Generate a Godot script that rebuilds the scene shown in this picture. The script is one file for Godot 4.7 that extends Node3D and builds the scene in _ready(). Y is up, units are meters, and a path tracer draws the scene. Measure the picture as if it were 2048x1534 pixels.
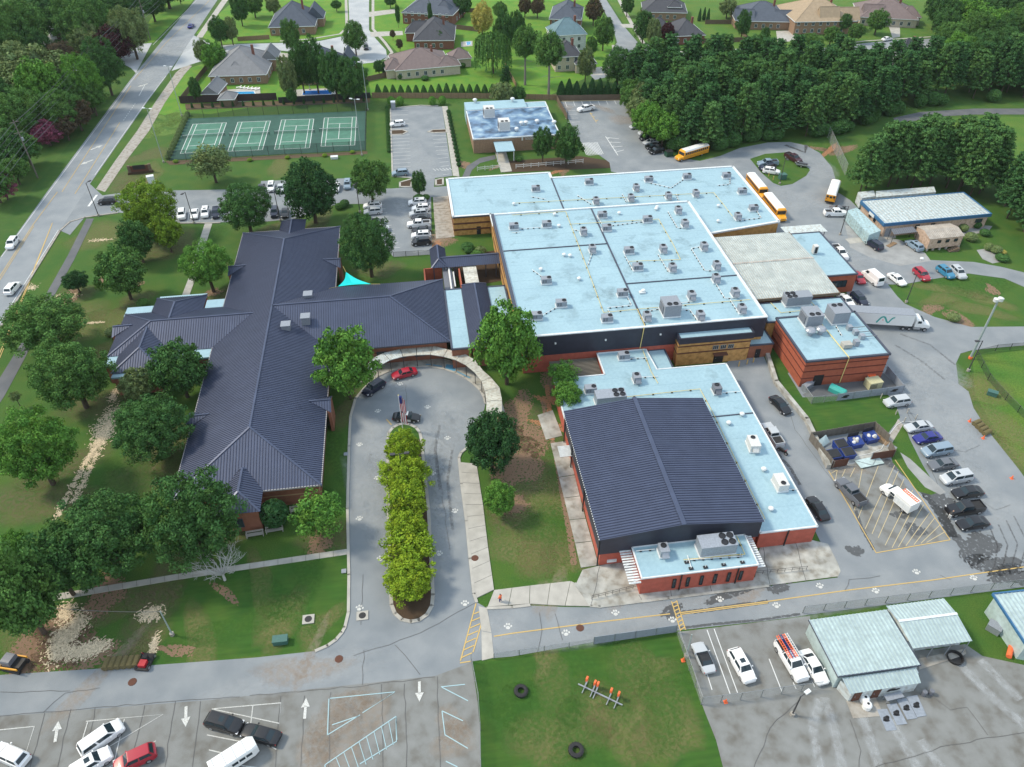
extends Node3D
# An aerial view of a school campus: x east along the school, z south, y up, metres.

class MB:
	var v := PackedVector3Array()
	var c := PackedColorArray()
	var col := Color.WHITE
	func t(a: Vector3, b: Vector3, d: Vector3) -> void:
		v.append(a); v.append(b); v.append(d)
		c.append(col); c.append(col); c.append(col)
	func tc(a: Vector3, b: Vector3, d: Vector3, ca: Color, cb: Color, cd: Color) -> void:
		v.append(a); v.append(b); v.append(d)
		c.append(ca); c.append(cb); c.append(cd)
	func q(a: Vector3, b: Vector3, d: Vector3, e: Vector3) -> void:
		t(a, b, d); t(a, d, e)
	func bx(x0: float, y0: float, z0: float, x1: float, y1: float, z1: float) -> void:
		var p := [Vector3(x0, y0, z0), Vector3(x1, y0, z0), Vector3(x1, y0, z1), Vector3(x0, y0, z1), Vector3(x0, y1, z0), Vector3(x1, y1, z0), Vector3(x1, y1, z1), Vector3(x0, y1, z1)]
		hull8(p)
	func hull8(p: Array) -> void:
		q(p[4], p[5], p[6], p[7]); q(p[0], p[3], p[2], p[1])
		q(p[3], p[7], p[6], p[2]); q(p[1], p[5], p[4], p[0])
		q(p[0], p[4], p[7], p[3]); q(p[2], p[6], p[5], p[1])
	func bar(a: Vector3, b: Vector3, w: float, h: float, up := Vector3.UP) -> void:
		var d := (b - a).normalized()
		var s := d.cross(up).normalized() * w * 0.5
		var n := s.cross(d).normalized() * h * 0.5
		hull8([a - s - n, b - s - n, b + s - n, a + s - n, a - s + n, b - s + n, b + s + n, a + s + n])
	func tube(a: Vector3, b: Vector3, r0: float, r1: float, n := 6, caps := true) -> void:
		var d := (b - a).normalized()
		var s := d.cross(Vector3.UP if absf(d.y) < 0.9 else Vector3.RIGHT).normalized()
		var e := s.cross(d).normalized()
		for i in n:
			var p := TAU * i / n
			var p2 := TAU * (i + 1) / n
			var u := s * cos(p) + e * sin(p)
			var u2 := s * cos(p2) + e * sin(p2)
			q(a + u * r0, a + u2 * r0, b + u2 * r1, b + u * r1)
			if caps:
				t(b, b + u * r1, b + u2 * r1)
				t(a, a + u2 * r0, a + u * r0)
	func line(pts: Array, r: float, n := 5) -> void:
		for i in pts.size() - 1:
			tube(pts[i], pts[i + 1], r, r, n, i == 0 or i == pts.size() - 2)
	func poly(pts: Array, y: float) -> void:
		var p2 := PackedVector2Array()
		for p in pts: p2.append(Vector2(p.x, p.z))
		var ix := Geometry2D.triangulate_polygon(p2)
		if ix.is_empty(): push_error("polygon does not triangulate at %s" % str(pts[0]))
		for i in range(0, ix.size(), 3):
			var a := Vector3(p2[ix[i]].x, y, p2[ix[i]].y)
			var b := Vector3(p2[ix[i + 1]].x, y, p2[ix[i + 1]].y)
			var d := Vector3(p2[ix[i + 2]].x, y, p2[ix[i + 2]].y)
			if (b - a).cross(d - a).y > 0: t(a, d, b)
			else: t(a, b, d)
	func prism(pts: Array, y0: float, y1: float) -> void:
		poly(pts, y1)
		for i in pts.size():
			var a: Vector3 = pts[i]
			var b: Vector3 = pts[(i + 1) % pts.size()]
			q(Vector3(a.x, y0, a.z), Vector3(b.x, y0, b.z), Vector3(b.x, y1, b.z), Vector3(a.x, y1, a.z))
	func strip(pts: Array, w: float, y: float) -> void:
		var l := []
		var r := []
		for i in pts.size():
			var a: Vector3 = pts[max(i - 1, 0)]
			var b: Vector3 = pts[min(i + 1, pts.size() - 1)]
			var d := Vector3(b.x - a.x, 0, b.z - a.z).normalized()
			var s := Vector3(-d.z, 0, d.x) * w * 0.5
			var p := Vector3(pts[i].x, y, pts[i].z)
			l.append(p + s); r.append(p - s)
		for i in pts.size() - 1: q(l[i], l[i + 1], r[i + 1], r[i])
	func wallstrip(pts: Array, w: float, y0: float, y1: float) -> void:  # a raised strip, like a kerb
		for i in pts.size() - 1:
			var a := Vector3(pts[i].x, (y0 + y1) / 2, pts[i].z)
			var b := Vector3(pts[i + 1].x, (y0 + y1) / 2, pts[i + 1].z)
			var d := (b - a).normalized() * w * 0.3
			bar(a - d, b + d, w, y1 - y0)
	func disc(p: Vector3, r: float, n := 12) -> void:
		for i in n: t(p, p + Vector3(cos(TAU * i / n), 0, sin(TAU * i / n)) * r, p + Vector3(cos(TAU * (i + 1) / n), 0, sin(TAU * (i + 1) / n)) * r)
	func lathe(p: Vector3, prof: Array, n := 10) -> void:  # prof: [radius, height] pairs
		for k in prof.size() - 1:
			for i in n:
				var u := Vector3(cos(TAU * i / n), 0, sin(TAU * i / n))
				var u2 := Vector3(cos(TAU * (i + 1) / n), 0, sin(TAU * (i + 1) / n))
				var h0: Vector3 = Vector3.UP * prof[k][1]
				var h1: Vector3 = Vector3.UP * prof[k + 1][1]
				q(p + u * prof[k][0] + h0, p + u2 * prof[k][0] + h0, p + u2 * prof[k + 1][0] + h1, p + u * prof[k + 1][0] + h1)
	func face(p: Array) -> void:
		for i in range(1, p.size() - 1): t(p[0], p[i], p[i + 1])
	func ribs(p: Array, dir: Vector3, space: float, w: float, h: float) -> void:  # standing seams on a flat face, along dir
		var n: Vector3 = (p[1] - p[0]).cross(p[2] - p[0]).normalized()
		if n.y < 0: n = -n
		var along := (dir - n * dir.dot(n)).normalized()
		var across := n.cross(along).normalized()
		var lo := INF
		var hi := -INF
		for k in p:
			lo = minf(lo, k.dot(across)); hi = maxf(hi, k.dot(across))
		var s := ceilf((lo + 0.02) / space) * space
		while s < hi:
			var cut := []
			for i in p.size():
				var a: Vector3 = p[i]
				var b: Vector3 = p[(i + 1) % p.size()]
				var da := a.dot(across) - s
				var db := b.dot(across) - s
				if (da < 0) != (db < 0): cut.append(a.lerp(b, da / (da - db)))
			if cut.size() == 2 and cut[0].distance_to(cut[1]) > 0.2: 
				var a2: Vector3 = cut[0] + n * h * 0.5
				var b2: Vector3 = cut[1] + n * h * 0.5
				bar(a2, b2, w, h, n)
			s += space
	func mesh() -> ArrayMesh:
		var m := ArrayMesh.new()
		if v.is_empty(): return m
		var a := []
		a.resize(Mesh.ARRAY_MAX)
		a[Mesh.ARRAY_VERTEX] = v
		a[Mesh.ARRAY_COLOR] = c
		m.add_surface_from_arrays(Mesh.PRIMITIVE_TRIANGLES, a)
		return m
	func smooth(limit := 0.6) -> ArrayMesh:  # normals averaged over faces that meet at less than the limit (cosine)
		var near := {}
		var fn := PackedVector3Array()
		for i in range(0, v.size(), 3):
			var n := (v[i + 2] - v[i]).cross(v[i + 1] - v[i])
			fn.append(n)
			for k in 3:
				var key := Vector3i((v[i + k] * 500).round())
				if not near.has(key): near[key] = PackedInt32Array()
				near[key].append(i / 3)
		var nn := PackedVector3Array()
		nn.resize(v.size())
		for i in v.size():
			var f0 := fn[i / 3].normalized()
			var s := Vector3.ZERO
			for j in near[Vector3i((v[i] * 500).round())]:
				if fn[j].normalized().dot(f0) > limit: s += fn[j]
			nn[i] = s.normalized() if s.length() > 1e-9 else f0
		var m := ArrayMesh.new()
		var a := []
		a.resize(Mesh.ARRAY_MAX)
		a[Mesh.ARRAY_VERTEX] = v
		a[Mesh.ARRAY_NORMAL] = nn
		a[Mesh.ARRAY_COLOR] = c
		m.add_surface_from_arrays(Mesh.PRIMITIVE_TRIANGLES, a)
		return m

var M := {}      # materials
var TX := {}     # textures
var used := {}
var rng := RandomNumberGenerator.new()

func lin(r: float,g: float,b: float,a := 1.0) -> Color:
	var k := Color(r,g,b).linear_to_srgb()
	k.a = a
	return k

func gp(x: float,z: float) -> Vector3: return Vector3(x,0,z)
func gh(x: float,y: float,z: float) -> Vector3: return Vector3(x,y,z)

func numbered(called: String) -> String:
	used[called] = used.get(called,-1) + 1
	return called if used[called] == 0 else "%s_%03d" % [called,used[called]]

func obj(called: String,shape,m: Material,parent: Node = self,at := Vector3.ZERO,yaw := 0.0) -> MeshInstance3D:
	var o := MeshInstance3D.new()
	o.mesh = shape.mesh() if shape is MB else shape
	o.material_override = m
	o.position = at
	o.rotation.y = yaw
	if parent == self:
		o.name = numbered(called)
		add_child(o)
	else:
		o.name = called
		parent.add_child(o,true)
	return o

func tag(o: Node,label: String,category: String,group := "") -> Node:
	o.set_meta("label",label)
	o.set_meta("category",category)
	if group != "": o.set_meta("group",group)
	return o

func thing(called: String,label: String,category: String,at := Vector3.ZERO,yaw := 0.0,group := "") -> Node3D:
	var o := Node3D.new()
	o.name = numbered(called)
	add_child(o)
	o.position = at
	o.rotation.y = yaw
	tag(o,label,category,group)
	return o

func setting(called: String,shape,m: Material) -> MeshInstance3D:
	var o := obj(called,shape,m)
	o.set_meta("kind","structure")
	return o

func stuff(o: Node) -> Node:
	o.set_meta("kind","stuff")
	return o

func noise(key: String,s: int,freq: float,lo: Color,hi: Color,oct := 4,size := 512,kind := FastNoiseLite.TYPE_SIMPLEX_SMOOTH,mid = null) -> NoiseTexture2D:
	var n := FastNoiseLite.new()
	n.seed = s
	n.noise_type = kind
	n.frequency = freq
	n.fractal_octaves = oct
	var t := NoiseTexture2D.new()
	t.width = size
	t.height = size
	t.seamless = true
	t.seamless_blend_skirt = 0.3
	t.generate_mipmaps = false
	t.noise = n
	var g := Gradient.new()
	g.set_color(0,lo)
	g.set_color(1,hi)
	if mid != null: g.add_point(0.5,mid)
	t.color_ramp = g
	TX[key] = t
	return t

func grey(a: float) -> Color: return Color(a,a,a)

func mat(key: String,base: Color,rough: float,t1 := "",s1 := 0.1,t2 := "",s2 := 1.0,metal := 0.0) -> StandardMaterial3D:
	var m := StandardMaterial3D.new()
	m.resource_name = key
	m.albedo_color = base
	m.roughness = rough
	m.metallic = metal
	if t1 != "":
		m.albedo_texture = TX[t1]
		m.uv1_triplanar = true
		m.uv1_world_triplanar = true
		m.uv1_scale = Vector3.ONE * s1
	if t2 != "":
		m.detail_enabled = true
		m.detail_albedo = TX[t2]
		m.detail_blend_mode = BaseMaterial3D.BLEND_MODE_MUL
		m.detail_uv_layer = BaseMaterial3D.DETAIL_UV_2
		m.uv2_triplanar = true
		m.uv2_world_triplanar = true
		m.uv2_scale = Vector3.ONE * s2
	M[key] = m
	return m

func ragged(key: String,base: Color,tex: String,scale: float,cut := 0.3,rough := 0.95) -> StandardMaterial3D:  # matter with an uneven outline: soil,straw,stains
	var m := mat(key,base,rough,tex,scale)
	m.vertex_color_use_as_albedo = true
	if cut > 0.0:
		m.transparency = BaseMaterial3D.TRANSPARENCY_ALPHA_SCISSOR
		m.alpha_scissor_threshold = cut
	else:
		m.transparency = BaseMaterial3D.TRANSPARENCY_ALPHA
	return m

func blot(mb: MB,p: Vector3,rx: float,rz: float,y: float,turn := 0.0,strength := 1.0) -> void:  # an uneven round patch whose edge thins out
	var n := 20
	var rad := []
	var wob := rng.randf() * TAU
	for i in n: rad.append(1.0 + 0.22 * sin(TAU * i / n * 2 + wob) + 0.16 * sin(TAU * i / n * 3 + wob * 2.3) + rng.randf_range(-0.1,0.1))
	var steps := [0.0,0.55,0.8,1.0]
	var al := [1.0,0.95,0.6,0.0]
	for k in 3:
		for i in n:
			var j := (i + 1) % n
			var cs := []
			for e in [[k,i],[k,j],[k + 1,j],[k + 1,i]]:
				var ang: float = TAU * e[1] / n
				var d: Vector3 = gh(cos(ang) * rx,0,sin(ang) * rz) * rad[e[1]] * steps[e[0]]
				cs.append(gh(p.x,y,p.z) + d.rotated(Vector3.UP,turn))
			var ca := Color(1,1,1,al[k] * strength)
			var cb := Color(1,1,1,al[k + 1] * strength)
			if k > 0: mb.tc(cs[0],cs[1],cs[2],ca,ca,cb)
			mb.tc(cs[0],cs[2],cs[3],ca,cb,cb)

func trail(mb: MB,pts: Array,w: float,y: float,strength := 1.0) -> void:  # an uneven strip whose two edges thin out
	for i in pts.size() - 1:
		var a := gh(pts[i].x,y,pts[i].z)
		var b := gh(pts[i + 1].x,y,pts[i + 1].z)
		var d0: Vector3 = (pts[i + 1] - pts[max(i - 1,0)])
		var d1: Vector3 = (pts[min(i + 2,pts.size() - 1)] - pts[i])
		var s0 := gh(-d0.z,0,d0.x).normalized() * w * 0.5
		var s1 := gh(-d1.z,0,d1.x).normalized() * w * 0.5
		var f := Color(1,1,1,strength)
		var e := Color(1,1,1,0)
		for k in [[-1.0,-0.45,e,f],[-0.45,0.45,f,f],[0.45,1.0,f,e]]:
			mb.tc(a + s0 * k[0],a + s0 * k[1],b + s1 * k[1],k[2],k[3],k[3])
			mb.tc(a + s0 * k[0],b + s1 * k[1],b + s1 * k[0],k[2],k[3],k[2])

func between(a: Vector3,b: Vector3,n: int) -> Array:
	var r := []
	for i in n + 1: r.append(a.lerp(b,float(i) / n))
	return r

func make_materials() -> void:
	noise("soft",3,0.012,grey(0.86),grey(1.0),5)
	noise("coarse",5,0.006,grey(0.78),grey(1.0),5)
	noise("fine",9,0.09,grey(0.84),grey(1.0),4)
	noise("grass",11,0.035,Color(0.62,0.72,0.52),Color(1.0,1.0,0.94),5,1024)
	noise("lawn",13,0.010,Color(0.66,0.86,0.60),Color(1.0,0.93,0.76),6,1024)
	noise("mown",15,0.02,Color(0.78,0.84,0.74),Color(1.0,1.0,0.96),3,512)
	noise("clump",31,0.03,Color(0.62,0.7,0.58),Color(1.0,1.0,1.0),5)
	noise("asphalt",17,0.007,Color(0.84,0.86,0.88),Color(1.0,1.0,1.0),6,1024)
	noise("stained",19,0.011,Color(0.74,0.71,0.67),Color(1,1,1),6,1024,FastNoiseLite.TYPE_SIMPLEX_SMOOTH,Color(0.92,0.92,0.91))
	noise("membrane",23,0.008,Color(0.93,0.94,0.95),Color(1,1,1),4)
	noise("pond",29,0.008,Color(0.20,0.27,0.34),Color(0.95,1,1),5,512,FastNoiseLite.TYPE_SIMPLEX_SMOOTH,Color(0.52,0.64,0.78))
	noise("hole",37,0.03,Color(1,1,1,0.0),Color(0.85,0.85,0.85,0.8),5,1024)
	noise("straw",41,0.035,Color(0.8,0.72,0.6,0.15),Color(1,0.98,0.92,1.0),5,1024)
	noise("cloudy",43,0.012,Color(1,1,1,0.0),Color(0.9,0.9,0.9,0.9),5,1024)
	noise("rust",47,0.02,Color(0.8,0.74,0.69),Color(1,1,1),5,512,FastNoiseLite.TYPE_SIMPLEX_SMOOTH,Color(0.95,0.96,0.96))
	noise("shingle",53,0.16,grey(0.8),grey(1.0),2)
	noise("brick",59,0.2,Color(0.84,0.8,0.78),Color(1,1,1),3)
	var m
	m = mat("ground",lin(0.112,0.20,0.050),0.95,"grass",0.11,"lawn",0.017)
	m = mat("lawn_rich",lin(0.074,0.155,0.030),0.95,"lawn",0.023,"mown",0.1)
	m.uv2_scale = gh(0.018,0.1,0.14)
	m = mat("lawn_sunlit_tint",lin(0.25,0.41,0.085),0.95,"grass",0.12,"lawn",0.015)  # brighter yellow-green: sunlight on the suburb grass put into its colour
	m = mat("field",lin(0.175,0.275,0.07),0.95,"grass",0.07,"lawn",0.012)
	mat("asphalt",lin(0.32,0.345,0.365),0.9,"asphalt",0.021,"fine",0.35)
	mat("asphalt_pale",lin(0.36,0.385,0.405),0.9,"asphalt",0.017,"fine",0.3)
	mat("asphalt_sunlit_tint",lin(0.58,0.60,0.61),0.9,"asphalt",0.017,"fine",0.3)  # paler asphalt: sunlight on the suburb streets put into the colour
	mat("asphalt_lot",lin(0.29,0.30,0.30),0.9,"stained",0.027,"fine",0.4)
	mat("asphalt_dark",lin(0.17,0.175,0.185),0.9,"asphalt",0.03,"fine",0.4)
	mat("concrete",lin(0.50,0.47,0.43),0.9,"stained",0.06,"fine",0.5)
	mat("concrete_pale",lin(0.58,0.56,0.51),0.9,"soft",0.07,"fine",0.5)
	mat("concrete_old",lin(0.56,0.56,0.53),0.9,"stained",0.045,"coarse",0.11)
	mat("gravel",lin(0.42,0.43,0.43),0.95,"fine",0.6,"soft",0.05)
	mat("paint_white",lin(0.80,0.82,0.82),0.7,"fine",0.8)
	mat("paint_yellow",lin(0.66,0.46,0.16),0.7,"fine",0.8)
	mat("paint_blue",lin(0.12,0.36,0.55),0.7,"fine",0.8)
	mat("paint_aqua",lin(0.42,0.62,0.68),0.7,"fine",0.8)
	mat("paint_worn",lin(0.82,0.84,0.84),0.8,"stained",0.4,"fine",0.9)
	mat("paint_faded",lin(0.66,0.55,0.33),0.8,"fine",0.8)
	mat("crack",lin(0.11,0.11,0.11),0.95)
	mat("membrane",lin(0.36,0.53,0.60),0.55,"membrane",0.035,"membrane",0.31)
	mat("membrane_pond",lin(0.50,0.58,0.62),0.35,"pond",0.05)
	mat("flashing",lin(0.78,0.82,0.84),0.5,"soft",0.2)
	mat("flashing_dark",lin(0.05,0.06,0.09),0.5)
	mat("seam_roof",lin(0.078,0.098,0.165),0.42,"soft",0.05,"",1.0,0.25)
	mat("seam_rib",lin(0.035,0.042,0.078),0.42,"",1.0,"",1.0,0.25)
	mat("cladding",lin(0.034,0.037,0.058),0.5,"soft",0.1)
	mat("red_block",lin(0.62,0.155,0.105),0.85,"soft",0.12,"brick",0.6)
	mat("red_brick",lin(0.52,0.145,0.08),0.85,"soft",0.12,"brick",0.6)
	mat("red_brick_dark",lin(0.13,0.03,0.02),0.85,"brick",0.6)
	mat("brown_brick",lin(0.40,0.17,0.105),0.85,"soft",0.15,"brick",0.6)
	mat("tan_brick",lin(0.76,0.46,0.165),0.85,"stained",0.07,"brick",0.6)
	mat("tan_band",lin(0.52,0.34,0.19),0.85,"brick",0.5)
	mat("brown_band",lin(0.13,0.055,0.035),0.85,"brick",0.5)
	mat("house_brick",lin(0.40,0.27,0.18),0.85,"soft",0.2,"brick",0.6)
	mat("house_red",lin(0.30,0.13,0.095),0.85,"soft",0.2,"brick",0.6)
	mat("house_cream",lin(0.60,0.52,0.42),0.85,"soft",0.2)
	mat("house_white",lin(0.70,0.72,0.74),0.85,"soft",0.2)
	mat("shingle_grey",lin(0.30,0.31,0.33),0.9,"shingle",0.35,"soft",0.09)
	mat("shingle_slate",lin(0.12,0.145,0.19),0.9,"shingle",0.35,"soft",0.09)
	mat("shingle_teal",lin(0.20,0.33,0.38),0.9,"shingle",0.35,"soft",0.09)
	mat("shingle_dark",lin(0.10,0.105,0.125),0.9,"shingle",0.35,"soft",0.09)
	mat("shingle_mauve",lin(0.27,0.21,0.205),0.9,"shingle",0.35,"soft",0.09)
	mat("shingle_tan",lin(0.52,0.40,0.27),0.9,"shingle",0.35,"soft",0.09)
	mat("metal_white",lin(0.70,0.76,0.77),0.45,"rust",0.09,"soft",0.2)
	mat("metal_old",lin(0.74,0.73,0.66),0.5,"rust",0.12,"coarse",0.1)
	mat("metal_rusty",lin(0.60,0.55,0.50),0.6,"rust",0.25,"coarse",0.15)
	mat("metal_blue_white",lin(0.58,0.72,0.72),0.45,"soft",0.06,"soft",0.2)
	mat("metal_rib_shade",lin(0.40,0.50,0.54),0.45,"soft",0.2)  # darker than the sheets: corrugation shading put into the rib colour
	mat("fascia_blue",lin(0.045,0.16,0.33),0.5,"soft",0.2)
	mat("stucco_pink",lin(0.62,0.46,0.36),0.9,"stained",0.1)
	mat("container",lin(0.50,0.68,0.72),0.5,"rust",0.12,"soft",0.15)
	mat("galvanised",lin(0.42,0.45,0.50),0.4,"soft",0.4,"",1.0,0.4)
	mat("unit_grey",lin(0.30,0.33,0.38),0.5,"soft",0.6)
	mat("unit_dark",lin(0.17,0.18,0.21),0.5,"soft",0.6)
	mat("unit_white",lin(0.72,0.72,0.70),0.5,"soft",0.6)
	mat("fan_black",lin(0.015,0.016,0.02),0.5)
	mat("black",lin(0.018,0.018,0.02),0.6)
	mat("rubber",lin(0.022,0.022,0.024),0.85)
	mat("rim",lin(0.45,0.46,0.48),0.35,"",1.0,"",1.0,0.6)
	mat("pipe_yellow",lin(0.72,0.58,0.22),0.6)
	mat("pipe_white",lin(0.75,0.76,0.75),0.6)
	mat("wood",lin(0.22,0.16,0.11),0.9,"fine",0.5,"soft",0.2)
	mat("wood_tan",lin(0.40,0.27,0.16),0.9,"fine",0.5,"soft",0.2)
	mat("wood_grey",lin(0.22,0.20,0.17),0.9,"fine",0.5,"soft",0.2)
	mat("wood_dark",lin(0.06,0.043,0.04),0.9,"fine",0.5)
	mat("pole_wood",lin(0.20,0.18,0.15),0.9,"fine",0.6)
	mat("pole_dark",lin(0.05,0.05,0.055),0.5)
	mat("pole_green",lin(0.30,0.36,0.36),0.5)
	mat("wire",lin(0.09,0.10,0.10),0.6)
	mat("fence_metal",lin(0.28,0.30,0.31),0.45,"",1.0,"",1.0,0.4)
	mat("fence_black",lin(0.03,0.035,0.035),0.5)
	mat("windscreen",lin(0.30,0.34,0.40),0.85,"soft",0.3)
	mat("court_in",lin(0.10,0.27,0.195),0.9,"soft",0.06,"fine",0.3)
	mat("court_out",lin(0.045,0.135,0.105),0.9,"soft",0.05,"fine",0.3)
	mat("pool_water",lin(0.015,0.16,0.55),0.06,"soft",0.2)
	mat("pool_pale",lin(0.05,0.36,0.70),0.06,"soft",0.2)
	mat("sail",lin(0.0,0.62,0.62),0.75)
	mat("blue_bin",lin(0.015,0.045,0.24),0.5,"soft",0.5)
	mat("orange",lin(0.85,0.16,0.05),0.6)
	mat("red_paint",lin(0.45,0.02,0.03),0.4)
	mat("bus_yellow",lin(0.80,0.36,0.02),0.35)
	mat("bus_white",lin(0.80,0.81,0.80),0.4)
	mat("machine_yellow",lin(0.70,0.33,0.02),0.45)
	mat("teal_box",lin(0.05,0.40,0.36),0.5)
	mat("green_box",lin(0.06,0.16,0.14),0.5,"soft",0.5)
	mat("green_dumpster",lin(0.012,0.06,0.035),0.5)
	mat("cream_box",lin(0.60,0.58,0.36),0.6,"soft",0.5)
	mat("sod",lin(0.27,0.20,0.10),0.95,"fine",0.7,"clump",0.4)
	mat("soil",lin(0.20,0.125,0.08),0.95,"clump",0.3,"fine",0.7)
	mat("mulch",lin(0.12,0.065,0.04),0.95,"clump",0.4,"fine",0.7)
	mat("bark",lin(0.10,0.075,0.055),0.95,"fine",0.7)
	mat("bark_grey",lin(0.26,0.24,0.22),0.95,"fine",0.7)
	mat("dead_wood",lin(0.46,0.46,0.45),0.95)
	mat("glass",lin(0.03,0.05,0.06),0.06)
	mat("glass_car",lin(0.02,0.035,0.045),0.05)
	mat("glass_teal",lin(0.06,0.20,0.24),0.08)
	mat("lamp_red",lin(0.35,0.01,0.01),0.3)
	mat("lamp_clear",lin(0.75,0.77,0.8),0.2)
	mat("skin",lin(0.45,0.27,0.18),0.7)
	mat("net",lin(0.04,0.05,0.05),0.9)
	mat("flag_red",lin(0.50,0.02,0.035),0.8)
	mat("flag_white",lin(0.78,0.78,0.78),0.8)
	mat("flag_blue",lin(0.02,0.03,0.16),0.8)
	ragged("dirt",lin(0.26,0.165,0.105),"hole",0.06,0.27)
	ragged("dirt_soft",lin(0.26,0.19,0.115),"cloudy",0.10,0.0)
	ragged("dry_grass",lin(0.27,0.24,0.10),"cloudy",0.13,0.0)
	ragged("lush_grass",lin(0.055,0.17,0.02),"cloudy",0.09,0.0)
	ragged("olive_grass",lin(0.15,0.16,0.05),"cloudy",0.07,0.0)
	mat("straw_stalk",lin(0.78,0.66,0.48),0.95).vertex_color_use_as_albedo = true
	ragged("roof_stain",lin(0.27,0.37,0.41),"cloudy",0.045,0.0)
	ragged("sunlit_tint",lin(0.23,0.37,0.08),"cloudy",0.06,0.0)  # the sunlit lawn colour again, for patches along its edge
	ragged("straw",lin(0.95,0.87,0.70),"straw",0.16,0.40)
	ragged("clay",lin(0.42,0.20,0.10),"hole",0.07,0.27)
	ragged("wet",lin(0.10,0.105,0.11),"hole",0.045,0.22,0.55)
	ragged("bleach",lin(0.55,0.58,0.60),"cloudy",0.06,0.0)
	ragged("tyre_mark",lin(0.10,0.10,0.105),"cloudy",0.1,0.0)
	ragged("rust_stain",lin(0.48,0.38,0.29),"cloudy",0.09,0.0)
	ragged("weeds",lin(0.07,0.13,0.03),"hole",0.4,0.4)
	var mesh_m := mat("chain_link",lin(0.40,0.43,0.44,0.32),0.6)
	mesh_m.transparency = BaseMaterial3D.TRANSPARENCY_ALPHA
	var mesh_b := mat("chain_dark",lin(0.03,0.04,0.04,0.35),0.6)
	mesh_b.transparency = BaseMaterial3D.TRANSPARENCY_ALPHA

var ground: Node
var drive: Node
var main_road: Node
var lot_road: Node

func sheet(called: String,pts: Array,y: float,m: Material,parent: Node = self) -> MeshInstance3D:
	var b := MB.new()
	b.poly(pts,y)
	return setting(called,b,m) if parent == self else obj(called,b,m,parent)

func strip_part(called: String,pts: Array,w: float,y: float,m: Material,parent: Node) -> void:
	var b := MB.new()
	b.strip(pts,w,y)
	obj(called,b,m,parent)

func slabs(called: String,la: Array,ra: Array,len_m: float,m: Material,y := 0.06) -> Node3D:  # a walk of single slabs between two edges
	var root := Node3D.new()
	root.name = numbered(called)
	add_child(root)
	root.set_meta("kind","structure")
	for s in la.size() - 1:
		var n: int = max(1,int(round((la[s].distance_to(la[s + 1]) + ra[s].distance_to(ra[s + 1])) / 2 / len_m)))
		for k in n:
			var t0 := (k + 0.012) / n
			var t1 := (k + 1 - 0.012) / n
			var b := MB.new()
			b.prism([la[s].lerp(la[s + 1],t0),la[s].lerp(la[s + 1],t1),ra[s].lerp(ra[s + 1],t1),ra[s].lerp(ra[s + 1],t0)],-0.04,y + rng.randf_range(-0.006,0.006))
			obj("slab",b,m,root)
	return root

func paw(p: Vector3,turn: float,y: float,parent: Node,s := 1.0) -> void:
	var b := MB.new()
	var spots := [[0.0,0.12,0.30,0.25],[-0.42,-0.12,0.13,0.17],[-0.15,-0.38,0.13,0.19],[0.15,-0.38,0.13,0.19],[0.42,-0.12,0.13,0.17]]
	for e in spots:
		for i in 9:
			var q := []
			for a in [TAU * i / 9,TAU * (i + 1) / 9]: q.append(gh((e[0] + cos(a) * e[2]) * s,0,(e[1] + sin(a) * e[3]) * s).rotated(Vector3.UP,turn) + gh(p.x,y,p.z))
			b.t(gh(e[0] * s,0,e[1] * s).rotated(Vector3.UP,turn) + gh(p.x,y,p.z),q[0],q[1])
	obj("paw_print",b,M.paint_worn,parent)

func arrow(p: Vector3,turn: float,y: float,parent: Node,s := 1.0) -> void:
	var b := MB.new()
	var o := gh(p.x,y,p.z)
	var e := []
	for k in [[-0.18,1.4],[0.18,1.4],[0.18,-0.2],[-0.18,-0.2],[-0.55,-0.1],[0.55,-0.1],[0.0,-1.3]]: e.append(o + gh(k[0] * s,0,k[1] * s).rotated(Vector3.UP,turn))
	b.q(e[0],e[1],e[2],e[3])
	b.t(e[4],e[5],e[6])
	obj("painted_arrow",b,M.paint_worn,parent)

func marks(lines: Array,w: float,y: float,m: Material,parent: Node,called := "painted_line") -> void:
	for l in lines: strip_part(called,l,w,y,m,parent)

func crack(pts: Array,y: float,parent: Node,w := 0.06) -> void:
	var out := []
	for i in pts.size() - 1:
		var n: int = max(2,int(pts[i].distance_to(pts[i + 1]) / 1.2))
		for k in n: out.append(pts[i].lerp(pts[i + 1],float(k) / n) + gh(rng.randf_range(-0.12,0.12),0,rng.randf_range(-0.12,0.12)))
	out.append(pts[-1])
	strip_part("crack",out,w,y,M.crack,parent)

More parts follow.
